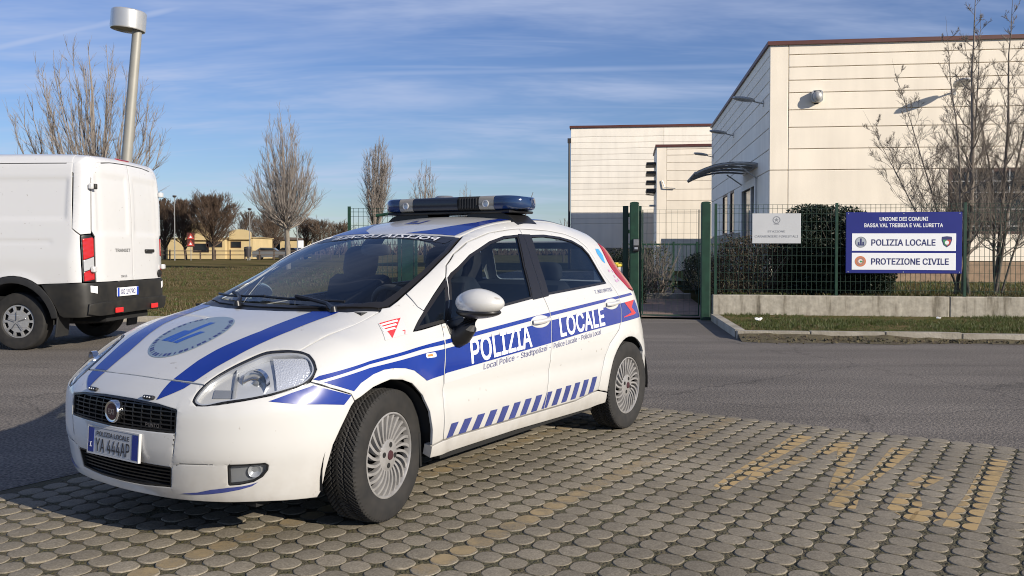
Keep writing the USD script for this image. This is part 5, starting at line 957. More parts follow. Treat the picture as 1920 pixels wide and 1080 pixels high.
sill = Polygon([(-.283, .296), (-.283, .236), (-1.04, .240), (-1.95, .222), (-2.16, .232), (-2.16, .30), (-2.035, .33), (-1.959, .328), (-1.731, .306), (-1.336, .307), (-.356, .312)]).buffer(GAP)
both("sill", S.patch("side", sill, .03, flange=.05), "car_white")
roof_y = .505
T3 = lambda pts: S.hit("top", np.array(pts, float))
wsedge = [(-.136, .632), (-.179, .646), (-.324, .632), (-.507, .622), (-.727, .595), (-.932, .53)]
rail = [(-.96, .515)] + [(x, roof_y) for x in (-1.1, -1.3, -1.6, -1.9, -2.2, -2.45)]
dpil = np.array([(-2.503, .575, 1.30), (-2.524, .628, 1.202), (-2.562, .694, 1.076), (-2.63, .735, .98), (-2.72, .77, .86), (-2.80, .79, .72), (-2.845, .79, .625)])
bs = np.vstack([T3(wsedge[2:]), T3(rail), dpil, L([(-2.80, .60), (-2.775, .51)]), L([p for p in rarch if p[1] > .30 or p[0] > -2.4][::-1] if False else [(-2.50 + .345 * math.cos(a), .30 + .345 * math.sin(a)) for a in np.radians(np.linspace(143, -11, 18))]), L([(-2.16, .30), (-2.035, .335), (-2.07, .45), (-2.129, .558), (-2.194, .626), (-2.349, .707), (-2.403, .761), (-2.431, .87), (-2.427, .936), (-2.39, 1.01), (-2.345, 1.09), (-2.325, 1.19), (-2.27, 1.27), (-2.17, 1.325), (-2.02, 1.358), (-1.81, 1.376), (-1.47, 1.383), (-1.39, 1.379), (-1.141, 1.353), (-.902, 1.298), (-.736, 1.233), (-.628, 1.172), (-.572, 1.112), (-.450, 1.029), (-.345, .951)]), [(-.326, .704, .970)]])
bsP = S.poly("diag", bs).buffer(GAP); bsS = S.poly("side", bs).buffer(GAP)
side_l, side_r = both("body_side", S.patch("diag", bsP, .03), "car_white")
# roof, windscreen, cowl
roofP = Polygon([(-.885, 0), (-.893, .28), (-.925, .485), (-.96, .508)] + [(x, roof_y - .006) for x in (-1.1, -1.5, -2.0, -2.45)] + [(-2.56, .44), (-2.60, 0)]); roofP = roofP.union(affinity.scale(roofP, 1, -1, origin=(0, 0))).buffer(GAP)
roof = part("roof", S.patch("top", roofP, .035), "car_white")
wsh = [(.062, 0), (.045, .2), (-.005, .40), (-.075, .55), (-.130, .622), (-.179, .638), (-.324, .625), (-.507, .615), (-.727, .588), (-.925, .520), (-.925, .485), (-.891, .28), (-.880, 0)]
wsP = Polygon(wsh); wsP = wsP.union(affinity.scale(wsP, 1, -1, origin=(0, 0))).buffer(-.002)
wsI = Polygon([(.03, 0), (.012, .2), (-.04, .40), (-.105, .54), (-.18, .602), (-.324, .598), (-.507, .588), (-.727, .561), (-.880, .505), (-.862, .28), (-.855, 0)]); wsI = rr(wsI.union(affinity.scale(wsI, 1, -1, origin=(0, 0))), .01)
ws = part("windscreen", S.patch("top", wsI.buffer(.004), .05, off=-.004, flange=0, roll=0), "windscreen_glass"); part("windscreen_border", S.patch("top", wsP.difference(wsI), .03, off=-.0025, flange=.01, roll=.001), "trim_black", ws)
band = wsI.intersection(sbox(-.95, -.5, -.815, .5)); part("sunstrip", S.patch("top", band, .03, off=-.0028, flange=0, roll=0), "trim_black", ws)
tx = text("POLIZIA LOCALE", .052, .80, .001, True); tm = S.decal("top", affinity.scale(Point(0, 0).buffer(.001), 1, 1), (-.85, 0), (0, 1)) if False else None
v_ = np.array(tx.vertices); f_ = np.array(tx.faces); tp_ = v_[:, 2] > v_[:, 2].max() - 1e-6; f_ = f_[tp_[f_].all(1)]; v2, f2 = trimesh.remesh.subdivide_to_size(v_[:, :2] @ np.eye(2, 3), f_, .03)
uv_ = np.stack([-.828 - v2[:, 1], .018 - v2[:, 0]], 1); P_ = S.hit("top", uv_); part("mirror_lettering", (P_ + S.normal(P_) * .0015, f2), "decal_white", ws)
cowl = Polygon([(.129, 0), (.111, .176), (.060, .364), (-.006, .534), (-.108, .632), (-.128, .642), (-.140, .626), (-.075, .552), (-.005, .402), (.045, .202), (.062, 0)]); cowl = cowl.union(affinity.scale(cowl, 1, -1, origin=(0, 0))).buffer(-.001)
part("cowl", S.patch("top", cowl, .03, off=-.010, flange=.02, roll=0), "car_black")
def wiper(path, piv):
    P = S.hit("top", np.array(path)); N = S.normal(P); w = part("wiper", tube(P + N * np.linspace(.016, .012, len(P))[:, None], .007, 6), "car_black"); q = S.hit("top", np.array(piv)); qn = S.normal(q)
    part("wiper_arm", tube(q + qn * np.linspace(.012, .030, len(q))[:, None], [.016] + [.010] * (len(q) - 1), 6), "car_black", w); part("wiper_cap", xf(lathe([(0, .03), (.015, .025), (.02, 0)], 12, "z"), q[0]), "car_black", w)
wiper([(-.06, .47), (-.035, .34), (-.02, .20), (-.02, .05), (-.035, -.10)], [(.025, .475), (-.01, .40), (-.02, .27), (-.021, .18)])
wiper([(-.03, -.06), (-.03, -.2), (-.05, -.36), (-.095, -.50)], [(.07, -.16), (.01, -.20), (-.035, -.27), (-.05, -.32)])
# roof aerial
part("aerial", tube([(-1.735, .43, 1.43), (-1.80, .43, 1.53), (-1.862, .43, 1.634)], [.006, .004, .002], 6), "car_black")
# rear
hat = Polygon([(-.50, 1.325), (.50, 1.325), (.60, 1.20), (.62, 1.0), (.66, .86), (.64, .63), (-.64, .63), (-.66, .86), (-.62, 1.0), (-.60, 1.20)]); rwin = rr(Polygon([(-.47, 1.27), (.47, 1.27), (.54, 1.02), (-.54, 1.02)]), .03)
tg = part("tailgate", S.patch("rear", hat.difference(rwin).buffer(GAP), .04), "car_white"); part("rear_window", S.patch("rear", rwin.buffer(-.002), .05, off=-.004, flange=0, roll=0), "side_glass", tg); part("tailgate_handle", xf(bevbox(-.02, .01, -.12, .12, -.02, .02, .006), (-3.11, 0, .78)), "chrome", tg); part("rear_plate", xf(bevbox(-.006, .004, -.25, .25, -.055, .055, .003), (-3.15, 0, .68), ry=-.15), "decal_white", tg)
tl = S.poly("cylr", [(-2.508, .572, 1.303), (-2.527, .626, 1.204), (-2.565, .692, 1.078), (-2.628, .733, .985), (-2.72, .735, .96), (-2.80, .64, .98), (-2.72, .615, 1.12), (-2.62, .56, 1.26)])
both("tail_lining", S.patch("cylr", tl.buffer(.03), .05, off=-.03, flange=0, roll=0), "cabin_dark")
both("tail_light", S.patch("cylr", tl.buffer(-.001), .03, off=.002), "tail_red")
qf = S.poly("cylr", [(-2.636, .735, .975), (-2.724, .768, .855), (-2.804, .788, .72), (-2.848, .788, .63), (-3.02, .655, .63), (-2.99, .675, .86), (-2.90, .64, .985), (-2.80, .66, .975), (-2.72, .738, .952)]).buffer(GAP)
both("rear_corner", S.patch("cylr", qf, .03), "car_white")
rb = Polygon([(math.radians(a) * .75, z) for a, z in ((0, .62), (30, .62), (50, .615), (62, .60), (67.5, .58), (69, .50), (67, .40), (64, .30), (60, .225), (35, .215), (0, .21))]); rb = rb.union(affinity.scale(rb, -1, 1, origin=(0, 0))).buffer(GAP)
part("rear_bumper", S.patch("cylr", rb, .04, flange=.03), "car_white")
# linings, floor and wheel wells, so that gaps and windows look into a dark cabin
low = sbox(-2.42, .32, -.42, 1.0)
for P_ in (fdS.union(rdS).buffer(.004).difference(fgP.buffer(-.004)).difference(rgP.buffer(-.004)),): both("door_lining", S.patch("side", P_, .06, off=-.028, flange=0, roll=0), "cabin_dark")
both("pillar_lining", S.patch("diag", bsP.intersection(sbox(-2.55, .05, -.3, 1.2)).buffer(-.003), .06, off=-.022, flange=0, roll=0), "cabin_dark")
part("headliner", S.patch("top", roofP.buffer(-.004), .07, off=-.03, flange=0, roll=0), "cabin_dark")
part("underbody", cat_(bx(-3.0, .62, -.62, .62, .19, .30), bx(-2.05, -.42, -.77, .77, .20, .31), bx(-3.05, -2.95, -.6, .6, .3, .6), bx(-.42, .55, -.50, .50, .3, .60), bx(-.46, -.40, -.72, .72, .3, .86), bx(.50, .70, -.55, .55, .25, .62)), "under_black", smooth=False)
part("cargo_floor", cat_(bx(-2.95, -2.05, -.52, .52, .3, .72), bx(-2.12, -2.05, -.70, .70, .3, .72)), "cabin_dark", smooth=False)
for x_ in (0.0, -2.51):
    for s_ in (1, -1):
        g0, g1 = (.42, 1.0); ths = np.radians(np.linspace(-8, 188, 30)); wv, wf_ = [], []
        for y_ in (.50, .805):
            wv += [(x_ + (.055 if x_ == 0 else .01) + .372 * math.cos(a), y_ * s_, .29 + .372 * math.sin(a)) for a in ths]
        wv.append((x_ + .05, .50 * s_, .27)); k_ = np.arange(29); wf_ = np.vstack([np.stack([k_, k_ + 1, k_ + 31], 1), np.stack([k_, k_ + 31, k_ + 30], 1), np.stack([k_, k_ + 1, np.full(29, 60)], 1)])
        part("wheel_well", (np.array(wv), wf_), "under_black")
both("mud_flap", xf(bevbox(-.012, .0, -.08, .05, .19, .36, .005), (-.280, .72, 0), ry=.06), "rubber")
part("dashboard", cat_((lambda q: q)(extrude(Polygon([(-.62, .55), (-.62, .60), (-.46, .80), (-.42, .90), (-.28, .95), (-.02, .955), (.0, .55)]), 1.22).apply_transform(trimesh.transformations.rotation_matrix(math.pi / 2, [1, 0, 0])).apply_translation([0, .61, 0]))), "cabin_dark")
for s_ in (1, -1):
    se = part("front_seat", cat_(xf(bevbox(-.07, .07, -.25, .25, 0, .62, .05), (-.86, .33 * s_, .50), ry=-.30), bevbox(-.82, -.36, .33 * s_ - .24, .33 * s_ + .24, .36, .54, .05)), "seat_cloth")
    hr = trimesh.creation.icosphere(3, 1.0); hv = np.sign(hr.vertices) * np.abs(hr.vertices) ** .6 * [.05, .125, .105]; part("headrest", xf((hv, hr.faces), (-1.03, .33 * s_, 1.17), ry=-.2), "seat_cloth", se); part("headrest_post", cat_(*[tube([(-.98, .33 * s_ + d, 1.02), (-1.02, .33 * s_ + d, 1.12)], .007, 6) for d in (-.06, .06)]), "chrome", se)
part("rear_seat", cat_(xf(bevbox(-.08, .08, -.62, .62, 0, .55, .05), (-1.86, 0, .52), ry=-.35), bevbox(-1.85, -1.38, -.62, .62, .34, .54, .05)), "seat_cloth")
for y_ in (-.4, .4): part("rear_headrest", xf((np.sign(hr.vertices) * np.abs(hr.vertices) ** .6 * [.045, .12, .07], hr.faces), (-2.08, y_, 1.10)), "seat_cloth")
sw_ = part("steering_wheel", xf(trimesh.creation.torus(.175, .016, 32, 10), (-.62, .34, .90), ry=-1.05), "cabin_dark"); part("steering_hub", xf(lathe([(0, .02), (.07, .015), (.09, -.02), (.05, -.12)], 20, "z"), (-.62, .34, .90), ry=-1.05), "cabin_dark", sw_)
part("interior_mirror", xf((np.sign(hr.vertices) * np.abs(hr.vertices) ** .7 * [.02, .11, .035], hr.faces), (-.80, 0, 1.25)), "cabin_dark")

# door mirrors
ms_ = trimesh.creation.icosphere(4, 1.0); mv_ = np.array(ms_.vertices); mv_[:, 0] = np.where(mv_[:, 0] < -.35, -.35 + (mv_[:, 0] + .35) * .15, mv_[:, 0]); mv_[:, 2] *= 1 - .20 * mv_[:, 1] * (mv_[:, 1] > 0)
upm = mv_ * [.094, .130, .072]
for s_, dpar in ((1, door_f), (-1, door_fr)):
    fold = (lambda q: q) if s_ > 0 else (lambda q: xf((np.asarray(q[0]) - [-.50, .86, 0], q[1]), (-.56, .835, -.01), rz=1.25)); mm = (lambda q: q) if s_ > 0 else (lambda q: mirror(fold(q)))
    mr_ = part("door_mirror", mm(xf((upm, ms_.faces), (-.505, .955, .988), rz=.12)), "car_white", smooth=True)
    part("mirror_glass", mm(xf((mv_ * [.012, .104, .056], ms_.faces), (-.546, .955, .988), rz=.12)), "chrome", mr_, True)
    part("mirror_underside", mm(xf((mv_ * [.088, .120, .034], ms_.faces), (-.508, .945, .942), rz=.12)), "car_black", mr_, True)
    ar_ = np.array([(-.505, .815, .815), (-.51, .845, .822), (-.505, .885, .865), (-.50, .905, .93)]); part("mirror_arm", ((lambda q: q) if s_ > 0 else mirror)(tube(ar_, [.062, .052, .045, .050], 12)), "car_black", mr_)
    part("mirror_base", ((lambda q: q) if s_ > 0 else mirror)(S.patch("side", Polygon([(-.43, .893), (-.575, .905), (-.585, .80), (-.50, .785), (-.44, .83)]).buffer(-.01).buffer(.01), .02, off=.006, flange=.008)), "car_black", mr_)
# handles
for (x0, z0, par) in ((-1.318, .833, (door_f, door_fr)), (-2.285, .885, (door_r, door_rr))):
    el = affinity.translate(affinity.scale(Point(0, 0).buffer(1, quad_segs=12), .108, .036), x0, z0); dish = S.patch("side", el, .02, off=.0035, flange=.004, roll=.002)
    xs_ = np.linspace(-.092, .092, 13); c = S.hit("side", np.stack([x0 + xs_, z0 + .006 + 0 * xs_ - xs_ * .06], 1)); c[:, 1] += .006 + .026 * (1 - (xs_ / .095) ** 4)
    for s_, pp in zip((1, -1), par):
        mm = (lambda q: q) if s_ > 0 else mirror
        hd_ = part("door_handle", mm((lambda q: ((q[0] - c.mean(0)) * [1, 1, 1.0] + c.mean(0), q[1]))(tube(c, .0135, 8))), "car_white", pp); part("handle_dish", mm(dish), "car_white", hd_); part("lock", mm(xf(lathe([(0, .004), (.010, .004), (.011, 0)], 14), S.hit("side", np.array([[x0 - .098, z0 + .004]]))[0] + [0, .005, 0])), "chrome", hd_)
bl = affinity.translate(affinity.scale(rr(sbox(-.036, -.011, .036, .011), .008), 1, 1), -.279, .740)
for s_, pp in ((1, fender), (-1, fender_r)):
    mm = (lambda q: q) if s_ > 0 else mirror
    b_ = part("side_indicator", mm(S.patch("side", bl, .02, off=.006, flange=.008)), "decal_white", pp); part("indicator_lens", mm(S.patch("side", bl.buffer(-.004).intersection(sbox(-.29, 0, -.25, 1)), .02, off=.0075, flange=.002)), "amber", b_)

# livery: each piece belongs to the panel it is stuck on
thin = Polygon([(.433, .706), (.403, .718), (.147, .758), (-.245, .789), (-.395, .805), (-1.25, .867), (-2.15, .920), (-2.77, .953), (-2.77, .936), (-2.45, .918), (-1.24, .845), (-.395, .784), (-.237, .773), (.153, .744), (.412, .699)])
band_ = Polygon([(.397, .691), (.158, .729), (-.385, .762), (-1.442, .831), (-2.79, .900), (-2.79, .768), (-1.873, .730), (-1.411, .700), (-.379, .643), (-.367, .637), (-.216, .627), (-.176, .654), (-.129, .685), (-.067, .703), (.005, .712), (.076, .712), (.145, .700), (.221, .670), (.262, .640)])
grey_ = Polygon([(-.366, .642), (-1.411, .699), (-2.361, .748), (-2.341, .708), (-1.204, .648), (-.364, .592)])
panels = ((fenderS, fender, fender_r), (fdS, door_f, door_fr), (rdS, door_r, door_rr), (bsS.intersection(sbox(-2.79, .5, -2.35, 1.0)), side_l, side_r))
hash_ = [Polygon([(x, .315 + i * .0008), (x - .064, .314 + i * .001), (x - .113, .386 + i * .0034), (x - .048, .387 + i * .0034)]) for i, x in enumerate(-.372 - .1165 * np.arange(14))]
for P_, l_, r_ in panels:
    for nm, q, mt, of in (("stripe", thin, "decal_blue", .0016), ("stripe", band_, "decal_blue", .0016), ("reflective_band", grey_, "decal_grey", .0013)):
        z = P_.buffer(-.002).intersection(q)
        if z.area > 1e-4:
            m = S.patch("side", z, .025, off=of, flange=0, roll=0)
            if m: part(nm, m, mt, l_); part(nm, mirror(m), mt, r_)
    for q in hash_:
        z = P_.buffer(-.002).intersection(q)
        if z.area > 3e-5: m = S.patch("side", z, .03, off=.0015, flange=0, roll=0); part("sill_stripe", m, "decal_hash", l_); part("sill_stripe", mirror(m), "decal_hash", r_)
def side_text(t, h, w, x0, z0, slope, mt, pars, bold=False, ital=0.0, off=.0028, name="lettering"):
    tm_ = text(t, h, w, .001, bold, center=False)
    if ital: tm_.vertices[:, 0] += tm_.vertices[:, 1] * ital
    for s_ in (1, -1):
        v, f = np.array(tm_.vertices), np.array(tm_.faces); top = v[:, 2] > v[:, 2].max() - 1e-6; f = f[top[f].all(1)]; v, f = trimesh.remesh.subdivide_to_size(v[:, :2] @ np.eye(2, 3), f, .03)
        if s_ > 0: uv = np.stack([x0 - v[:, 0], z0 + v[:, 1] + slope * v[:, 0]], 1)
        else: uv = np.stack([x0 - w + v[:, 0], z0 + slope * w + v[:, 1] - slope * v[:, 0]], 1)
        P_ = S.hit("side", uv); N_ = S.normal(P_); Q = P_ + N_ * off; a = np.einsum("ij,ij->i", np.cross(Q[f[:, 1]] - Q[f[:, 0]], Q[f[:, 2]] - Q[f[:, 0]]), N_[f[:, 0]]); f = np.where((a < 0)[:, None], f[:, ::-1], f)
        m = (Q, f); part(name, m if s_ > 0 else mirror(m), mt, pars[0 if s_ > 0 else 1])
side_text("POLIZIA", .118, .60, -.598, .668, .056, "decal_white", (door_f, door_fr), True)
side_text("LOCALE", .116, .61, -1.532, .727, .046, "decal_white", (door_r, door_rr), True)
side_text("Local Police - Stadtpolizei - ", .030, .70, -.700, .624, .056, "decal_ink", (door_f, door_fr), ital=.2)
side_text("Police Locale - Policia Local", .030, .63, -1.435, .664, .056, "decal_ink", (door_r, door_rr), ital=.2)
side_text("T. 800 099733", .022, .27, -2.075, .962, .03, "decal_ink", (door_r, door_rr))
zl = Polygon([(-2.50, .882), (-2.665, .893), (-2.60, .845), (-2.668, .802), (-2.64, .795), (-2.45, .785), (-2.60, .808), (-2.55, .845)])
m = S.patch("side", zl.buffer(.002), .025, off=.0032, flange=0, roll=0); part("red_emblem", m, "decal_red", side_l); part("red_emblem", mirror(m), "decal_red", side_r)
drop = S.poly("diag", [(-2.400, .613, 1.262), (-2.455, .609, 1.258), (-2.485, .626, 1.215), (-2.472, .653, 1.156), (-2.433, .649, 1.174), (-2.395, .627, 1.229)]).buffer(-.004).buffer(.004)
m = S.patch("diag", drop, .02, off=.002, flange=0, roll=0); part("blue_emblem", m, "decal_sky", side_l); part("blue_emblem", mirror(m), "decal_sky", side_r)
for (x, z, w_) in ((-2.475, 1.105, .03), (-2.535, 1.10, .02), (-2.515, 1.065, .022), (-2.50, 1.035, .035), (-2.545, 1.04, .02)):
    m = S.patch("side", sbox(x - w_ / 2, z - .009, x + w_ / 2, z + .009), .02, off=.002, flange=0, roll=0)
    if m: part("faint_marking", m, "decal_pink", side_l)
# fender sticker
stk = S.poly("diag", [(-.043, .695, .905), (-.196, .706, .926), (-.173, .770, .850), (.001, .778, .832)]); st_ = part("warning_sticker", S.patch("diag", stk, .02, off=.0022, flange=0, roll=0), "decal_grey", fender)
c = np.array(stk.exterior.coords)[:4]; lerp = lambda a, b: c[0] * (1 - a) * (1 - b) + c[1] * a * (1 - b) + c[2] * a * b + c[3] * (1 - a) * b
cs = {tuple(np.round(p, 6)): None for p in c}; p3 = S.uv("diag", np.array([(-.043, .695, .905), (-.196, .706, .926), (-.173, .770, .850), (.001, .778, .832)])); tri = Polygon([p3[0] * .97 + p3[2] * .03, p3[1] * .96 + p3[3] * .04, p3[3] * .72 + p3[2] * .28])
part("red_field", S.patch("diag", tri, .02, off=.0030, flange=0, roll=0), "decal_red", st_)
for a in (.16, .34, .52):
    A, B = p3[0] + (p3[3] - p3[0]) * a, p3[1] + (p3[3] * .72 + p3[2] * .28 - p3[1]) * a; A, B = A * .94 + B * .06, A * .12 + B * .88; part("sticker_line", S.patch("diag", LineString([A, B]).buffer(.0055, cap_style=2), .02, off=.0038, flange=0, roll=0), "decal_white", st_)
n7 = p3[2] * .80 + p3[3] * .16 + p3[1] * .04; e_ = (p3[1] - p3[0]) / np.linalg.norm(p3[1] - p3[0]); g_ = (p3[3] - p3[0]) / np.linalg.norm(p3[3] - p3[0]); part("sticker_number", S.patch("diag", LineString([n7 - e_ * .008 - g_ * .02, n7 + e_ * .008 - g_ * .02, n7]).buffer(.0022), .02, off=.003, flange=0, roll=0), "decal_red", st_)
# bonnet stripes, nose tips, bumper blades
hin = [(.064, .374), (.261, .363), (.361, .352), (.472, .311), (.543, .279), (.617, .256), (.702, .246), (.748, .240)]; hout = [(.018, .505), (.301, .487), (.402, .462), (.484, .440), (.559, .416), (.628, .389), (.704, .366), (.748, .348)]
hs = Polygon(hin + hout[::-1]).buffer(.0).intersection(hoodP.buffer(-.002)); m = S.patch("top", hs, .03, off=.0017, flange=0, roll=0); part("stripe", m, "decal_blue", hood); part("stripe", mirror(m), "decal_blue", hood)
tip = S.poly("cyl", [(.700, .244, .724), (.734, .238, .702), (.780, .243, .668), (.822, .248, .626), (.792, .300, .650), (.759, .344, .674), (.733, .358, .692), (.700, .372, .71)]).intersection(S.poly("cyl", sym(bump_h)).buffer(GAP - .002)); m = S.patch("cyl", tip, .02, off=.0017, flange=0, roll=0); part("stripe", m, "decal_blue", bumper); part("stripe", mirror(m), "decal_blue", bumper)
bb_ = S.poly("cyl", [(.611, .687, .633), (.53, .735, .660), (.443, .767, .682), (.443, .767, .684), (.277, .829, .625), (.318, .825, .589), (.415, .801, .603), (.52, .75, .615)]).intersection(S.poly("cyl", sym(bump_h)).buffer(GAP - .002)); m = S.patch("cyl", bb_, .02, off=.0017, flange=0, roll=0); part("stripe", m, "decal_blue", bumper); part("stripe", mirror(m), "decal_blue", bumper)
bf = cz([(27.8, .249), (33.5, .260), (37.6, .275), (41.9, .284), (46.3, .291), (48.6, .297), (50.6, .306), (49.0, .290), (45.8, .277), (41.9, .266), (36.7, .255), (32.0, .249)]).buffer(0); m = S.patch("cyl", bf, .02, off=.0017, flange=0, roll=0); part("stripe", m, "decal_hash", bumper); part("stripe", mirror(m), "decal_hash", bumper)
ec = (.452, -.012); em = part("round_emblem", S.patch("top", Point(*ec).buffer(.190, quad_segs=16), .03, off=.0016, flange=0, roll=0), "decal_silver", hood)
for tw in ([(.527, -.135), (.531, -.092), (.435, -.055), (.435, -.092)], [(.531, -.088), (.536, -.044), (.343, .018), (.343, -.022)], [(.536, -.040), (.541, .0), (.435, .062), (.435, .025)]): part("emblem_tower", S.patch("top", Polygon(tw), .03, off=.0026, flange=0, roll=0), "decal_blue_light", em)
dash = [affinity.translate(affinity.rotate(sbox(.164, -.0065 * (1 + .5 * ((k * 37) % 3 - 1)), .182, .0065 * (1 + .5 * ((k * 53) % 3 - 1))), a, origin=(0, 0)), *ec) for k, a in enumerate(np.arange(-150, 150, 8.5))]
part("emblem_legend", cat_(*[S.patch("top", d, .03, off=.0026, flange=0, roll=0) for d in dash]), "decal_ink", em)
rs = Polygon([(-.905, .14), (-.935, .478), (-1.10, .478), (-1.6, .478), (-2.2, .476), (-2.2, .43), (-1.6, .42), (-1.26, .392), (-1.15, .343), (-.99, .25)]).intersection(roofP.buffer(-.004)); m = S.patch("top", rs, .03, off=.0017, flange=0, roll=0); part("stripe", m, "decal_blue", roof); part("stripe", mirror(m), "decal_blue", roof)
part("roof_lettering", S.decal("top", text("PL", .12, .22, .001, True), (-1.14, .10), (0, -1), off=.002) if False else S.patch("top", shapely.union_all([sbox(-1.25, -.06, -1.13, -.03), sbox(-1.25, .03, -1.13, .06), sbox(-1.16, -.03, -1.13, .03), sbox(-1.205, -.03, -1.18, .0)]), .03, off=.002, flange=0, roll=0), "decal_ink", roof)

# roof light bar
def stadium(x0, x1, y, z0, z1, k=.03):
    """cross-section of the bar at station y (x,z rounded box)"""
    p = sbox(x0, z0, x1, z1).buffer(-k).buffer(k, quad_segs=4); c = np.array(p.exterior.segmentize(.03).coords)[:-1]; return np.stack([c[:, 0], np.full(len(c), y), c[:, 1]], 1)
XC, ZA, ZB_ = -1.615, 1.502, 1.594
def bar_piece(name, y0, y1, mt, grow=0.0, par=None, n=10, end=0):
    ys = np.linspace(y0, y1, n if end else 2); rings = []
    for y in ys:
        q = 1.0
        if end: e_ = max(0, (abs(y) - (.57 - .14)) / .14); q = math.sqrt(max(1 - e_ ** 2.2, .003))
        hw = .15 * q + grow; hz = (ZB_ - ZA) / 2 * (1 - (1 - q) * .45) + grow; zc = (ZA + ZB_) / 2; kk = min(.028, hw * .7, hz * .7)
        p = sbox(-hw, -hz, hw, hz).buffer(-kk).buffer(kk, quad_segs=4); c = np.array(p.exterior.coords); d = np.linspace(0, p.exterior.length, 41)[:-1]; c = np.array([p.exterior.interpolate(t).coords[0] for t in d]); rings.append(np.stack([XC + c[:, 0], np.full(40, y), zc + c[:, 1]], 1))
    R = np.array(rings); v = R.reshape(-1, 3); i, j = np.meshgrid(np.arange(len(R) - 1), np.arange(40), indexing="ij"); k2 = (j + 1) % 40
    f = np.vstack([np.stack([i * 40 + j, i * 40 + k2, (i + 1) * 40 + k2], -1).reshape(-1, 3), np.stack([i * 40 + j, (i + 1) * 40 + k2, (i + 1) * 40 + j], -1).reshape(-1, 3)]); m0, m1 = len(v), len(v) + 1
    v = np.vstack([v, R[0].mean(0), R[-1].mean(0)]); e = (len(R) - 1) * 40; a = np.arange(40); b = (a + 1) % 40; f = np.vstack([f, np.stack([b, a, np.full(40, m0)], 1), np.stack([e + a, e + b, np.full(40, m1)], 1)])
    if f is not None and np.linalg.det(np.stack([v[f[0, 1]] - v[f[0, 0]], v[f[0, 2]] - v[f[0, 0]], v[f[0, 0]] - R.reshape(-1, 3).mean(0)])) < 0: f = f[:, ::-1]
    return part(name, (v, f), mt, par or lbar, 40)
lbar = thing("light_bar", parent=car)
for s_ in (-1, 1):
    bar_piece("blue_dome", .385 * s_, .57 * s_, "bar_blue", end=1, n=16); bar_piece("clear_lens", .27 * s_, .383 * s_, "bar_clear"); 
bar_piece("bar_cover", -.268, .10, "bar_dark"); bar_piece("speaker_housing", .102, .268, "under_black")
for k in range(7): part("speaker_slat", bevbox(XC + .12, XC + .153, .118 + k * .021, .128 + k * .021, ZA + .012, ZB_ - .012, .003), "car_black", lbar, False)
for s_ in (-1, 1):
    c = (XC + .152, .325 * s_, (ZA + ZB_) / 2 - .005); part("spot_lamp", xf(lathe([(0, .004), (.016, .003), (.022, .006), (.024, -.01)], 20, "x"), c), "reflector", lbar)
part("lower_trim", bevbox(XC - .14, XC + .14, -.50, .50, ZA - .018, ZA - .001, .006), "car_black", lbar, False)
part("top_button", xf(lathe([(0, .02), (.05, .018), (.065, .008), (.068, 0), (0, 0)], 24, "z"), (XC, -.115, ZB_)), "grey_metal", lbar)
for s_ in (-1, 1):
    ft = Polygon([(.16, 0), (.575, -.012), (.565, .004), (.53, .020), (.47, .040), (.40, .062), (.34, .082), (.18, .082), (.17, .05)]); m = extrude(ft.buffer(-.004).buffer(.004), .24); v = np.array(m.vertices); v = np.stack([XC - .12 + v[:, 2], v[:, 0], v[:, 1]], 1)
    base = S.hit("top", np.array([[XC, .2], [XC, .58]])); v[:, 2] += base[0][2] + (base[1][2] - base[0][2]) * np.clip((v[:, 1] - .2) / .38, 0, 1) * (1 - v[:, 2] / .085) - .004
    v[:, 2] = np.minimum(v[:, 2], ZA - .01); m = (v, np.array(m.faces)); part("bar_foot", m if s_ > 0 else mirror(m), "car_black", lbar, 30)

# wheels
def tyre_mesh(n=640):
    prof = [(-.070, .190), (-.083, .200), (-.089, .230), (-.091, .250), (-.088, .274), (-.085, .290)] + [(-.080 + .0076 * k * 20 / 20, 0) for k in range(0)]
    ys = np.linspace(-.078, .078, 27); tread = [(y, .3045 - .004 * (abs(y) / .078) ** 3) for y in ys]; prof = prof + tread + [(-a, b) for a, b in prof[::-1]]; pr = np.array(prof); m = len(pr); th = np.arange(n) * 2 * np.pi / n
    Y = np.repeat(pr[:, :1], n, 1); R = np.repeat(pr[:, 1:], n, 1).copy(); A = np.abs(Y); tr = A < .0795
    ph = (th[None] * 84 / (2 * np.pi) + A * 48.0) % 1.0; groove = np.clip((.30 - ph) / .05, 0, 1) * np.clip(ph / .05, 0, 1); circ = ((np.abs(A - .030) < .0035)).astype(float); R -= tr * .0065 * np.maximum(groove * (A > .006), circ)
    sh = (A >= .0795) & (pr[:, 1:] > .272); R -= sh * .003 * groove
    v = np.stack([R * np.cos(th), Y, R * np.sin(th)], -1).reshape(-1, 3); i, j = np.meshgrid(np.arange(m - 1), np.arange(n), indexing="ij"); k = (j + 1) % n
    return v, np.vstack([np.stack([i * n + j, i * n + k, (i + 1) * n + k], -1).reshape(-1, 3), np.stack([i * n + j, (i + 1) * n + k, (i + 1) * n + j], -1).reshape(-1, 3)])
TY = tyre_mesh(); TY2 = tyre_mesh(320)
ringm = lathe([(.180, .050), (.184, .074), (.190, .082), (.197, .080), (.199, .066), (.192, .05)], 72); hubm = lathe([(0, .083), (.030, .083), (.034, .080), (.062, .078), (.074, .072), (.078, .052)], 48); backm = lathe([(0, .030), (.185, .034)], 48)
fins = []
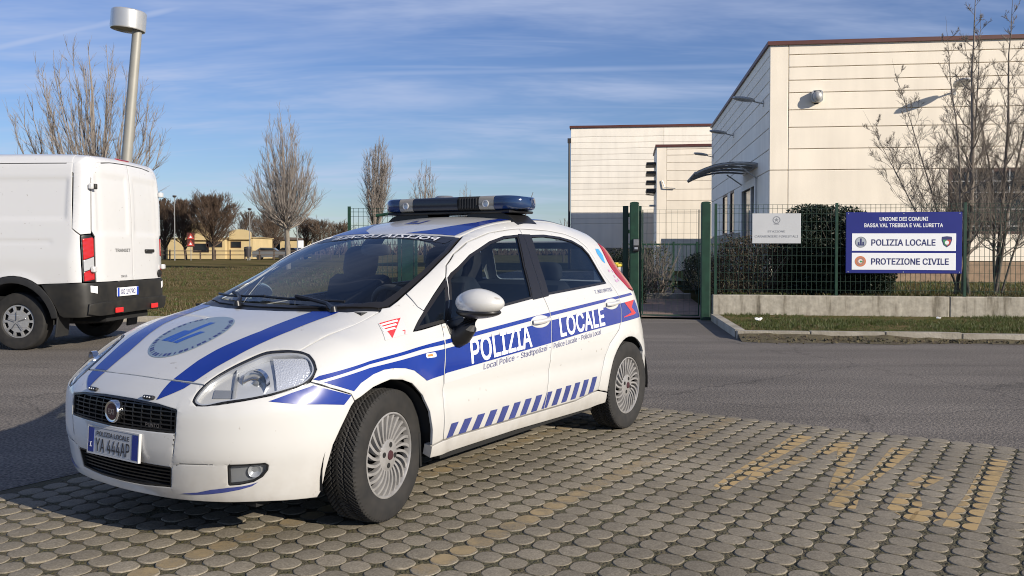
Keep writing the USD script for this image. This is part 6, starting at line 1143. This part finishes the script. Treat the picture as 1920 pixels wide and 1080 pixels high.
for k in range(24):
    a0 = k * 2 * np.pi / 24; rs_ = np.linspace(.070, .188, 7); q = []
    for r_ in rs_:
        t = (r_ - .07) / .118; a = a0 + .30 * t ** 1.5; w_ = .0068 + .0042 * t; y1 = .074 + .006 * math.sin(t * math.pi) - .001 * t
        for dw, y in ((-w_, y1 - .022), (-w_ * .75, y1), (w_ * .75, y1), (w_, y1 - .022)): q.append((r_ * math.cos(a) - dw * math.sin(a), y, r_ * math.sin(a) + dw * math.cos(a)))
    q = np.array(q); i, j = np.meshgrid(np.arange(6), np.arange(4), indexing="ij"); kk = (j + 1) % 4; fins.append((q, np.vstack([np.stack([i * 4 + j, i * 4 + kk, (i + 1) * 4 + kk], -1).reshape(-1, 3), np.stack([i * 4 + j, (i + 1) * 4 + kk, (i + 1) * 4 + j], -1).reshape(-1, 3)])))
def wheel(x, y, steer, spin, flip, ty):
    M = trimesh.transformations.euler_matrix(0, spin, 0)[:3, :3]
    def place(m):
        v = np.asarray(m[0]) @ M.T; v = v * ([1, 1, 1] if not flip else [1, -1, 1]); c, s = math.cos(steer), math.sin(steer); v = np.stack([v[:, 0] * c - v[:, 1] * s + x, v[:, 0] * s + v[:, 1] * c + y, v[:, 2] + .304], 1); return v, (np.asarray(m[1])[:, ::-1] if flip else m[1])
    w = thing("wheel", parent=car); part("tyre", place(ty), "tyre", w, 25); part("hubcap_ring", place(ringm), "hubcap_silver", w); part("hub", place(hubm), "hubcap_silver", w); part("brake_disc", place(backm), "under_black", w)
    for f_ in fins: part("spoke", place(f_), "hubcap_silver", w, 30)
    part("centre_cap", place(xf(lathe([(0, .006), (.020, .005), (.023, 0)], 24), (0, .083, 0))), "badge_red", w)
    for k in range(4): a = k * math.pi / 2 + .5; part("bolt_recess", place(xf(lathe([(0, .0015), (.0125, .0015), (.0125, -.004)], 16), (.047 * math.cos(a), .0795, .047 * math.sin(a)))), "under_black", w)
wheel(.002, .716, math.radians(9.5), .3, False, TY); wheel(-2.51, .733, 0, .1, False, TY2); wheel(0, -.7365, math.radians(8), .2, True, TY2); wheel(-2.51, -.733, 0, .0, True, TY2)
# ---------------------------------------------------------------- the white van
VSEC = curve([(.25, .93), (.45, .975), (.60, 1.0), (.85, 1.025), (1.1, 1.028), (1.3, 1.015), (1.6, .99), (2.0, .95), (2.2, .925), (2.4, .89), (2.7, .80)])
VZC = curve([(-1.2, 2.36), (-.95, 2.41), (-.6, 2.445), (0, 2.455), (2.4, 2.455), (2.75, 2.42), (3.0, 2.30), (3.4, 1.95), (3.85, 1.50), (4.0, 1.36), (4.3, 1.18), (4.5, 1.0), (4.8, .7)])
VRE = curve([(.2, -.90), (.40, -.965), (.55, -.985), (.75, -.985), (.9, -.975), (1.4, -.962), (1.9, -.945), (2.2, -.92), (2.4, -.885), (2.6, -.83)])
VPL = curve([(0, 0), (.6, .012), (.8, .035), (.92, .075), (1.0, .15), (1.1, .4)])
VFR = curve([(.2, 4.30), (.5, 4.42), (.8, 4.44), (1.0, 4.36), (1.2, 4.2), (1.5, 3.9), (2.4, 2.9)]); VFP = curve([(0, 0), (.4, .03), (.7, .12), (.9, .28), (1.0, .5), (1.1, .9)])
VTAP = curve([(-1.1, 1.0), (2.5, 1.0), (3.3, .985), (3.9, .955), (4.3, .92), (4.6, .86)])
def FV(x, y, z):
    y = np.abs(y); fl = .022 * np.exp(-((np.hypot(x, z - .36) - .50) / .07) ** 2) * (z > .3) + .022 * np.exp(-((np.hypot(x - 3.3, z - .36) - .50) / .07) ** 2) * (z > .3)
    rec = .012 * np.clip((z - 1.60) / .03, 0, 1) * np.clip((2.13 - z) / .025, 0, 1) * np.clip((x + .67) / .025, 0, 1) * np.clip((2.15 - x) / .04, 0, 1)
    grv = .008 * np.exp(-((z - 1.335) / .018) ** 2) * np.clip((x + .5) / .03, 0, 1) * np.clip((3.0 - x) / .1, 0, 1)
    side = y - VSEC(z) * VTAP(x) - fl + rec + grv
    rr_ = .012 * np.clip((z - 1.42) / .05, 0, 1) * np.clip((2.20 - z) / .05, 0, 1) * np.clip((.78 - y) / .04, 0, 1) * np.clip((y - .07) / .04, 0, 1)
    s = smax(side, (z - VZC(x) + .035 * y * y) * .95, .17); s = smax(s, (VRE(z) + VPL(y) - x) * .97 + rr_, .07); return smax(s, (x - VFR(z) + VFP(y)) * .9, .12)
SV = Surf(FV, ax=3.2, axr=.3, far=(1.45, 3.0), R=2.0)
dirty_paint("van_white", (.58, .58, .575)); mat("van_black", (.011, .011, .0105), .5, var=.4, scale=5, color2=(.024, .022, .018)); mat("lens_red", (.42, .010, .014), .12, coat=.6); mat("lens_clear", (.36, .37, .38), .15, coat=.5); mat("van_cover", (.34, .345, .35), .35, .35, var=.2, scale=10); mat("refl_red", (.6, .03, .03), .2); mat("plate_blue", (.02, .06, .42), .35); mat("arch_black", (.016, .016, .016), .6)
van = thing("white_van", (-6.0, 11.605, 0), 175.05, label="white high roofed panel van seen from behind at the left edge", cat="van")
def vp_(name, m, mt, parent=van, smooth=38): return obj(name, m, mt, parent, smooth)
def vboth(name, m, mt, parent=van, smooth=38): return vp_(name, m, mt, parent, smooth), vp_(name, mirror(m), mt, parent, smooth)
def varch(x0, r, a0, a1, n=16): return [(x0 + r * math.cos(a), .36 + r * math.sin(a)) for a in np.radians(np.linspace(a0, a1, n))]
G2 = -.003
SH = lambda P: SV.hit("side", np.array(P, float))
sideP = Polygon([(-.70, 2.30), (-.74, 1.50), (-.832, 1.42), (-.858, .84), (-.36, .82)] + varch(0, .56, 125, 2)[0:] + [(.56, .42), (2.05, .42), (2.05, 2.30)]).buffer(0).buffer(G2)
lside, rside = vboth("side_panel", SV.patch("side", sideP, .03), "van_white")
rail_v = Polygon([(-.70, 2.305), (2.9, 2.305), (2.9, 2.34), (-.70, 2.34)])
railv = SV.poly("diag", np.vstack([SH([(-.695, 2.305), (0, 2.305), (1, 2.305), (2.9, 2.305)]), SV.hit("top", np.array([(2.85, .70), (2, .70), (1, .70), (0, .70), (-.66, .70)]))])).buffer(G2)
vboth("roof_rail", SV.patch("diag", railv, .06), "van_white")
roofv = Polygon([(-.66, -.697), (-.66, .697), (2.85, .697), (2.92, 0), (2.85, -.697)]).buffer(G2); vp_("roof", SV.patch("top", roofv, .09), "van_white")
cap_ = SV.poly("tri", np.vstack([SV.hit("top", np.array([(-.58, .66)])), SV.hit("side", np.array([(-.60, 2.25), (-.76, 2.16)])), SV.hit("rear", np.array([(.80, 2.12), (.60, 2.30)])), SV.hit("top", np.array([(-.76, .52)]))])); vboth("corner_cap", SV.patch("tri", cap_, .03, off=-.004, flange=0, roll=0), "van_white")
topd_ = lambda y: 2.36 - .07 * (abs(y) / .8) ** 3
# rear corner pillars, doors, header
pilv = SV.poly("cylr", np.vstack([SH([(-.70, 2.30), (-.74, 1.50), (-.832, 1.425)]), SV.hit("rear", np.array([(.858, 1.44), (.860, 1.50), (.851, 1.8), (.831, 2.1), (.787, 2.25)]))]))
pilv = pilv.union(SV.poly("cylr", np.vstack([SH([(-.70, 2.30)]), SV.hit("rear", np.array([(.787, 2.25), (.70, 2.30)])), SV.hit("top", np.array([(-.80, .62), (-.70, .69)]))]))).buffer(G2)
vboth("rear_corner", SV.patch("cylr", pilv, .02), "van_white")
head = SV.poly("diag", np.vstack([SV.hit("top", np.array([(-.665, .695), (-.80, .62)])), SV.hit("rear", np.array([(.70, 2.305)]))])) if False else None
hq = np.vstack([SV.hit("top", np.array([(-.662, y) for y in (.70, .4, 0)])), SV.hit("rear", np.array([(0, topd_(0) + .006), (.4, topd_(.4) + .006), (.70, topd_(.7) + .006)])), SV.hit("rear", np.array([(.78, 2.25)]))])
hdP = SV.poly("rdiag", hq); hdP = hdP.union(affinity.scale(hdP, -1, 1, origin=(0, 0))).buffer(G2); vp_("roof_header", SV.patch("rdiag", hdP, .05), "van_white")
topd = lambda y: 2.36 - .07 * (abs(y) / .8) ** 3
dl_ = Polygon([(.805, .84), (.805, 1.40), (.855, 1.47), (.845, 1.8), (.825, 2.1), (.78, 2.24), (.70, topd(.7)), (.4, topd(.4)), (.003, topd(0)), (.003, .84)]).buffer(G2); dr_ = affinity.scale(dl_, -1, 1, origin=(0, 0))
ld = vp_("rear_door", SV.patch("rear", dl_, .035), "van_white"); rdv = vp_("rear_door", SV.patch("rear", dr_, .035), "van_white")
for y in (.868, -.862):
    for z in (2.02, 1.0): vp_("hinge", xf(bevbox(-.022, .03, -.04, .035, -.035, .035, .010), (-.925 if z > 1.5 else -.95, y, z)), "van_white", ld if y > 0 else rdv)
vp_("hinge_strap", xf(bevbox(-.03, .01, -.02, .02, -.035, .03, .006), (-.945, .845, 2.02)), "van_black", ld)
vp_("door_handle", xf(bevbox(-.035, .01, -.105, .105, -.024, .024, .010), (-.965, -.43, 1.225)), "van_black", rdv); vp_("maker_badge", xf(lathe([(0, .012), (.05, .010), (.055, 0)], 24, "x"), (-.968, -.725, .91), rz=math.pi), "van_black", rdv)
vp_("seal", SV.patch("rear", sbox(-.006, .85, .006, 2.34), .05, off=-.012, flange=0, roll=0), "under_black", ld)
def vtext(t, h, w, y, z, mt, par):
    m = text(t, h, w, .001, True); v = np.array(m.vertices); f = np.array(m.faces); tp_ = v[:, 2] > v[:, 2].max() - 1e-6; f = f[tp_[f].all(1)]; uv = np.stack([y - v[:, 0], z + v[:, 1]], 1); P = SV.hit("rear", uv); vp_("lettering", (P + [-.004, 0, 0], f[:, ::-1]), mt, par, False)
mat("badge_grey", (.30, .30, .30), .3, .6); vtext("TRANSIT", .04, .36, .235, 1.215, "badge_grey", ld); vtext("350 L3", .028, .14, .225, .885, "badge_grey", ld)
bk = vp_("high_brake_light", SV.patch("top", Polygon([(-.80, -.13), (-.80, .13), (-.855, .12), (-.855, -.12)]), .03, off=.012, flange=.015), "tail_red")
# tail lights
for s_ in (1, -1):
    mm = (lambda q: q) if s_ > 0 else mirror
    tp0 = SV.poly("cylr", np.vstack([SH([(-.835, 1.415), (-.862, .845)]), SV.hit("rear", np.array([(.812, .845), (.812, 1.38), (.86, 1.43)]))])).buffer(G2); b0 = tp0.bounds
    t_ = vp_("tail_light", mm(SV.patch("cylr", tp0, .03, off=-.01, flange=.02)), "car_black")
    for z0, z1, mt in ((.85, .985, "lens_red"), (.995, 1.13, "lens_clear"), (1.14, 1.40, "lens_red")):
        q = tp0.buffer(-.008); cx_ = (b0[0] + b0[2]) / 2; sk = lambda z: (z - 1.12) * .02
        vp_("lens", mm(SV.patch("cylr", q.intersection(Polygon([(b0[0], z0 + .03), (b0[2], z0 - .03 if z0 > .9 else z0), (b0[2], z1 - .03), (b0[0], z1 + .03 if z1 < 1.3 else z1)] if True else [])), .03, off=.003, flange=.01)), mt, t_)
# bumper and cladding
bpv = SV.poly("cylr", np.vstack([SH([(-.36, .815), (-.45, .68), (-.52, .56), (-.565, .44), (-.60, .40)]), SV.hit("rear", np.array([(.80, .40), (.3, .40), (0, .40)]))]))
def mir_poly(p): return p.union(affinity.scale(p, -1, 1, origin=(0, 0)))
upper = np.vstack([SH([(-.36, .82), (-.62, .83), (-.885, .838)]), SV.hit("rear", np.array([(.86, .838), (.5, .838), (0, .838)]))]); lowr = np.vstack([SV.hit("rear", np.array([(0, .42), (.5, .42), (.85, .42)])), SH([(-.80, .41), (-.61, .41), (-.565, .44), (-.52, .56), (-.45, .68)])])
bpv = mir_poly(SV.poly("cylr", np.vstack([upper, lowr])).buffer(1e-4)).buffer(G2)
vb = vp_("rear_bumper", SV.patch("cylr", bpv, .05, off=.004, flange=.03), "van_black")
stp = mir_poly(Polygon([(0, .52), (0, .575), (.56, .565), (.60, .54), (.60, .50)])); vp_("bumper_step", SV.patch("cylr", mir_poly(SV.poly("cylr", SV.hit("rear", np.array([(0, .44), (.8, .43), (.93, .46), (.93, .575), (.8, .59), (0, .60)]))).buffer(1e-4)), .05, off=.045, flange=.06), "van_black", vb)
for s_ in (1, -1):
    mm = (lambda q: q) if s_ > 0 else mirror
    vp_("corner_reflector", mm(SV.patch("cylr", SV.poly("cylr", SV.hit("rear", np.array([(.80, .70), (.90, .72), (.90, .80), (.80, .79)]))), .03, off=.008, flange=.006)), "decal_white", vb)
    vp_("red_reflector", xf(bevbox(-.012, .01, -.085, .085, -.032, .032, .005), (-1.034, .45 * s_, .475)), "refl_red", vb)
np_ = vp_("number_plate", xf(bevbox(-.008, .004, -.26, .26, -.056, .056, .003), (-.998, .18, .70)), "decal_white", vb, False)
def vplate(m, y, z, mt, nm): v = np.array(m.vertices); vp_(nm, (np.stack([-1.0065 - v[:, 2], .18 - v[:, 0] - y, .70 + v[:, 1] + z], 1), np.array(m.faces)), mt, np_, False)
for y in (-.235, .235): vplate(trimesh.creation.box([.046, .108, .001]), y, 0, "plate_blue", "plate_band")
vplate(text("GG 197RC", .062, .36, .001, True), 0, -.032, "decal_ink", "plate_text")
# arches, wheels, flaps, under side
for x0 in (0, 3.3):
    lip = Polygon(varch(x0, .555, 5, 175, 24) + varch(x0, .475, 175, 5, 24)).intersection(sbox(x0 - .54, .36, x0 + .6, 1.2)); vboth("arch_lip", SV.patch("side", lip, .05, off=.010, flange=.04), "arch_black")
    for s_ in (1, -1): ths = np.radians(np.linspace(-5, 185, 24)); wv = [(x0 + .48 * math.cos(a), y_ * s_, .36 + .48 * math.sin(a)) for y_ in (.55, .97) for a in ths] + [(x0, .55 * s_, .34)]; k_ = np.arange(23); vp_("wheel_well", (np.array(wv), np.vstack([np.stack([k_, k_ + 1, k_ + 25], 1), np.stack([k_, k_ + 25, k_ + 24], 1), np.stack([k_, k_ + 1, np.full(23, 48)], 1)])), "under_black")
vboth("mud_flap", xf(bevbox(-.012, .012, -.16, .10, .17, .46, .006), (-.475, .86, 0), ry=-.12), "rubber")
vp_("underbody", cat_(bx(-.90, 4.1, -.52, .52, .33, .55), bx(-.93, -.60, -.80, .80, .45, .6), bx(.65, 2.65, -.85, .85, .36, .5)), "under_black", van, False)
cl = Polygon([(.57, .40), (.57, .56), (2.05, .56), (2.05, .40)]); vboth("side_moulding", SV.patch("side", cl.buffer(-.003), .06, off=.008, flange=.02), "van_black")
vtyre = lathe([(.205, -.09), (.22, -.105), (.28, -.115), (.335, -.105), (.352, -.085), (.357, -.05), (.357, .05), (.352, .085), (.335, .105), (.28, .115), (.22, .105), (.205, .09)], 96)
def vcover():
    out = Point(0, 0).buffer(.213, quad_segs=24); holes = [affinity.rotate(affinity.translate(affinity.scale(Polygon([(-.026, -.020), (.026, -.020), (.034, .020), (-.034, .020)]).buffer(.006), 1, 1), 0, .160), k * 36, origin=(0, 0)) for k in range(10)]
    p = out.difference(shapely.union_all(holes)); m = extrude(p, .02); v = np.array(m.vertices); r = np.hypot(v[:, 0], v[:, 1]); return np.stack([v[:, 0], v[:, 2] + .085 - .018 * (r / .21) ** 2 + .012 * (r < .12), v[:, 1]], 1), np.array(m.faces)
VC = vcover(); star = [xf(bevbox(-.0035, .0035, .0, .006, .02, .125, .001), (0, .115, 0), ry=k * 2 * math.pi / 5) for k in range(5)]
def vwheel(x, s_):
    w = thing("wheel", parent=van); pl_ = lambda m: (np.asarray(m[0]) * [1, s_, 1] + [x, .835 * s_, .357], np.asarray(m[1])[:, ::-s_] if s_ < 0 else m[1])
    vp_("tyre", pl_(vtyre), "tyre", w, 30); vp_("wheel_cover", pl_(VC), "van_cover", w, 25); vp_("rim_disc", pl_(lathe([(0, .05), (.21, .055)], 40)), "under_black", w); vp_("cover_star", pl_(cat_(*star)), "chrome", w, False); vp_("rim_edge", pl_(lathe([(.205, .06), (.213, .095), (.222, .098), (.224, .08)], 60)), "van_cover", w)
for x in (0, 3.3):
    for s_ in (1, -1): vwheel(x, s_)
vp_("axle", xf(lathe([(0, -.8), (.06, -.8), (.06, .8), (0, .8)], 16), (0, 0, .347)), "under_black"); vp_("spare_wheel", xf(lathe([(.1, -.1), (.32, -.1), (.34, 0), (.32, .1), (.1, .1)], 32, "z"), (-.35, 0, .38)), "tyre")
# cab, outside the frame
door_v = Polygon([(2.056, .57), (2.056, 2.30), (2.55, 2.30), (3.05, 2.10), (3.30, 1.80)] + [(3.40, 1.28), (2.95, .97), (2.76, .62)]).buffer(G2); wv_ = rr(Polygon([(2.20, 1.45), (2.20, 2.12), (2.62, 2.12), (3.02, 1.90), (3.28, 1.45)]), .03)
cdl, cdr = vboth("cab_door", SV.patch("side", door_v.difference(wv_), .06), "van_white")
for s_, pp in ((1, cdl), (-1, cdr)): vp_("window", (lambda q: q if s_ > 0 else mirror(q))(SV.patch("side", wv_.buffer(-.002), .08, off=-.005, flange=0, roll=0)), "pane_dark", pp)
fnd = Polygon([(3.405, 1.28)] + [(2.955, .97)] + varch(3.3, .56, 132, 0, 14) + [(3.86, .62), (4.15, .62), (4.15, 1.02), (3.9, 1.25), (3.6, 1.45)]).buffer(0).buffer(G2); vboth("front_wing", SV.patch("side", fnd, .06), "van_white")
wsv = Polygon([(2.96, -.80), (2.98, 0), (2.96, .80), (3.60, .84), (3.78, .5), (3.84, 0), (3.78, -.5), (3.60, -.84)]).buffer(G2); vp_("windscreen", SV.patch("top", wsv, .06), "pane_dark")
hdv = Polygon([(3.62, -.84), (3.80, -.5), (3.86, 0), (3.80, .5), (3.62, .84), (4.0, .86), (4.15, .7), (4.22, 0), (4.15, -.7), (4.0, -.86)]).buffer(G2); vp_("bonnet", SV.patch("top", hdv, .06), "van_white")
fbv = Polygon([(math.radians(a) * .75, z) for a, z in ((-62, .35), (-62, .95), (-30, 1.08), (0, 1.1), (30, 1.08), (62, .95), (62, .35))]).buffer(G2); vp_("front_bumper", SV.patch("cyl", fbv, .06, flange=.03), "van_black")
vp_("cab_floor", bx(2.1, 3.9, -.9, .9, .5, .9), "under_black", van, False); vp_("cargo_lining", cat_(bx(-.80, 2.0, -.88, .88, .60, .66), bx(2.0, 2.05, -.86, .86, .6, 2.2)), "under_black", van, False)
cp_ = SV.poly("diag", np.vstack([SH([(2.40, 2.27), (2.60, 2.27), (3.08, 2.07), (3.42, 1.76), (3.62, 1.42)]), SV.hit("top", np.array([(3.66, .82), (3.3, .80), (2.94, .78), (2.70, .64), (2.40, .66)]))])); vboth("cab_pillar", SV.patch("diag", cp_, .04, off=-.006, flange=0, roll=0), "van_white"); vp_("cab_header", SV.patch("top", Polygon([(2.70, -.70), (2.70, .70), (2.98, .78), (3.0, 0), (2.98, -.78)]), .06, off=-.006, flange=0, roll=0), "van_white")
# ---------------------------------------------------------------- groups of things the scene repeats
GROUPS = {"gate_post": "green gate posts", "wall_lamp": "wall lamps on the cream building", "street_lamp": "street lamps beyond the field", "yellow_house": "yellow houses beyond the field", "parked_car": "cars parked beyond the field", "bare_tree": "bare trees beyond the road", "round_tree": "brown trees by the wooden fence", "far_tree": "low bare trees along the far edge of the field", "multi_stem_tree": "bare trees behind the mesh fence", "brown_hedge": "low hedges inside the fence", "yard_shrub": "shrubs beside the path", "litter": "scraps of litter on the verge"}
for p in stage.GetPrimAtPath("/World").GetChildren():
    base = p.GetName().rstrip("0123456789").rstrip("_")
    if base in GROUPS and not p.GetCustomDataByKey("group"): p.SetCustomDataByKey("group", GROUPS[base])
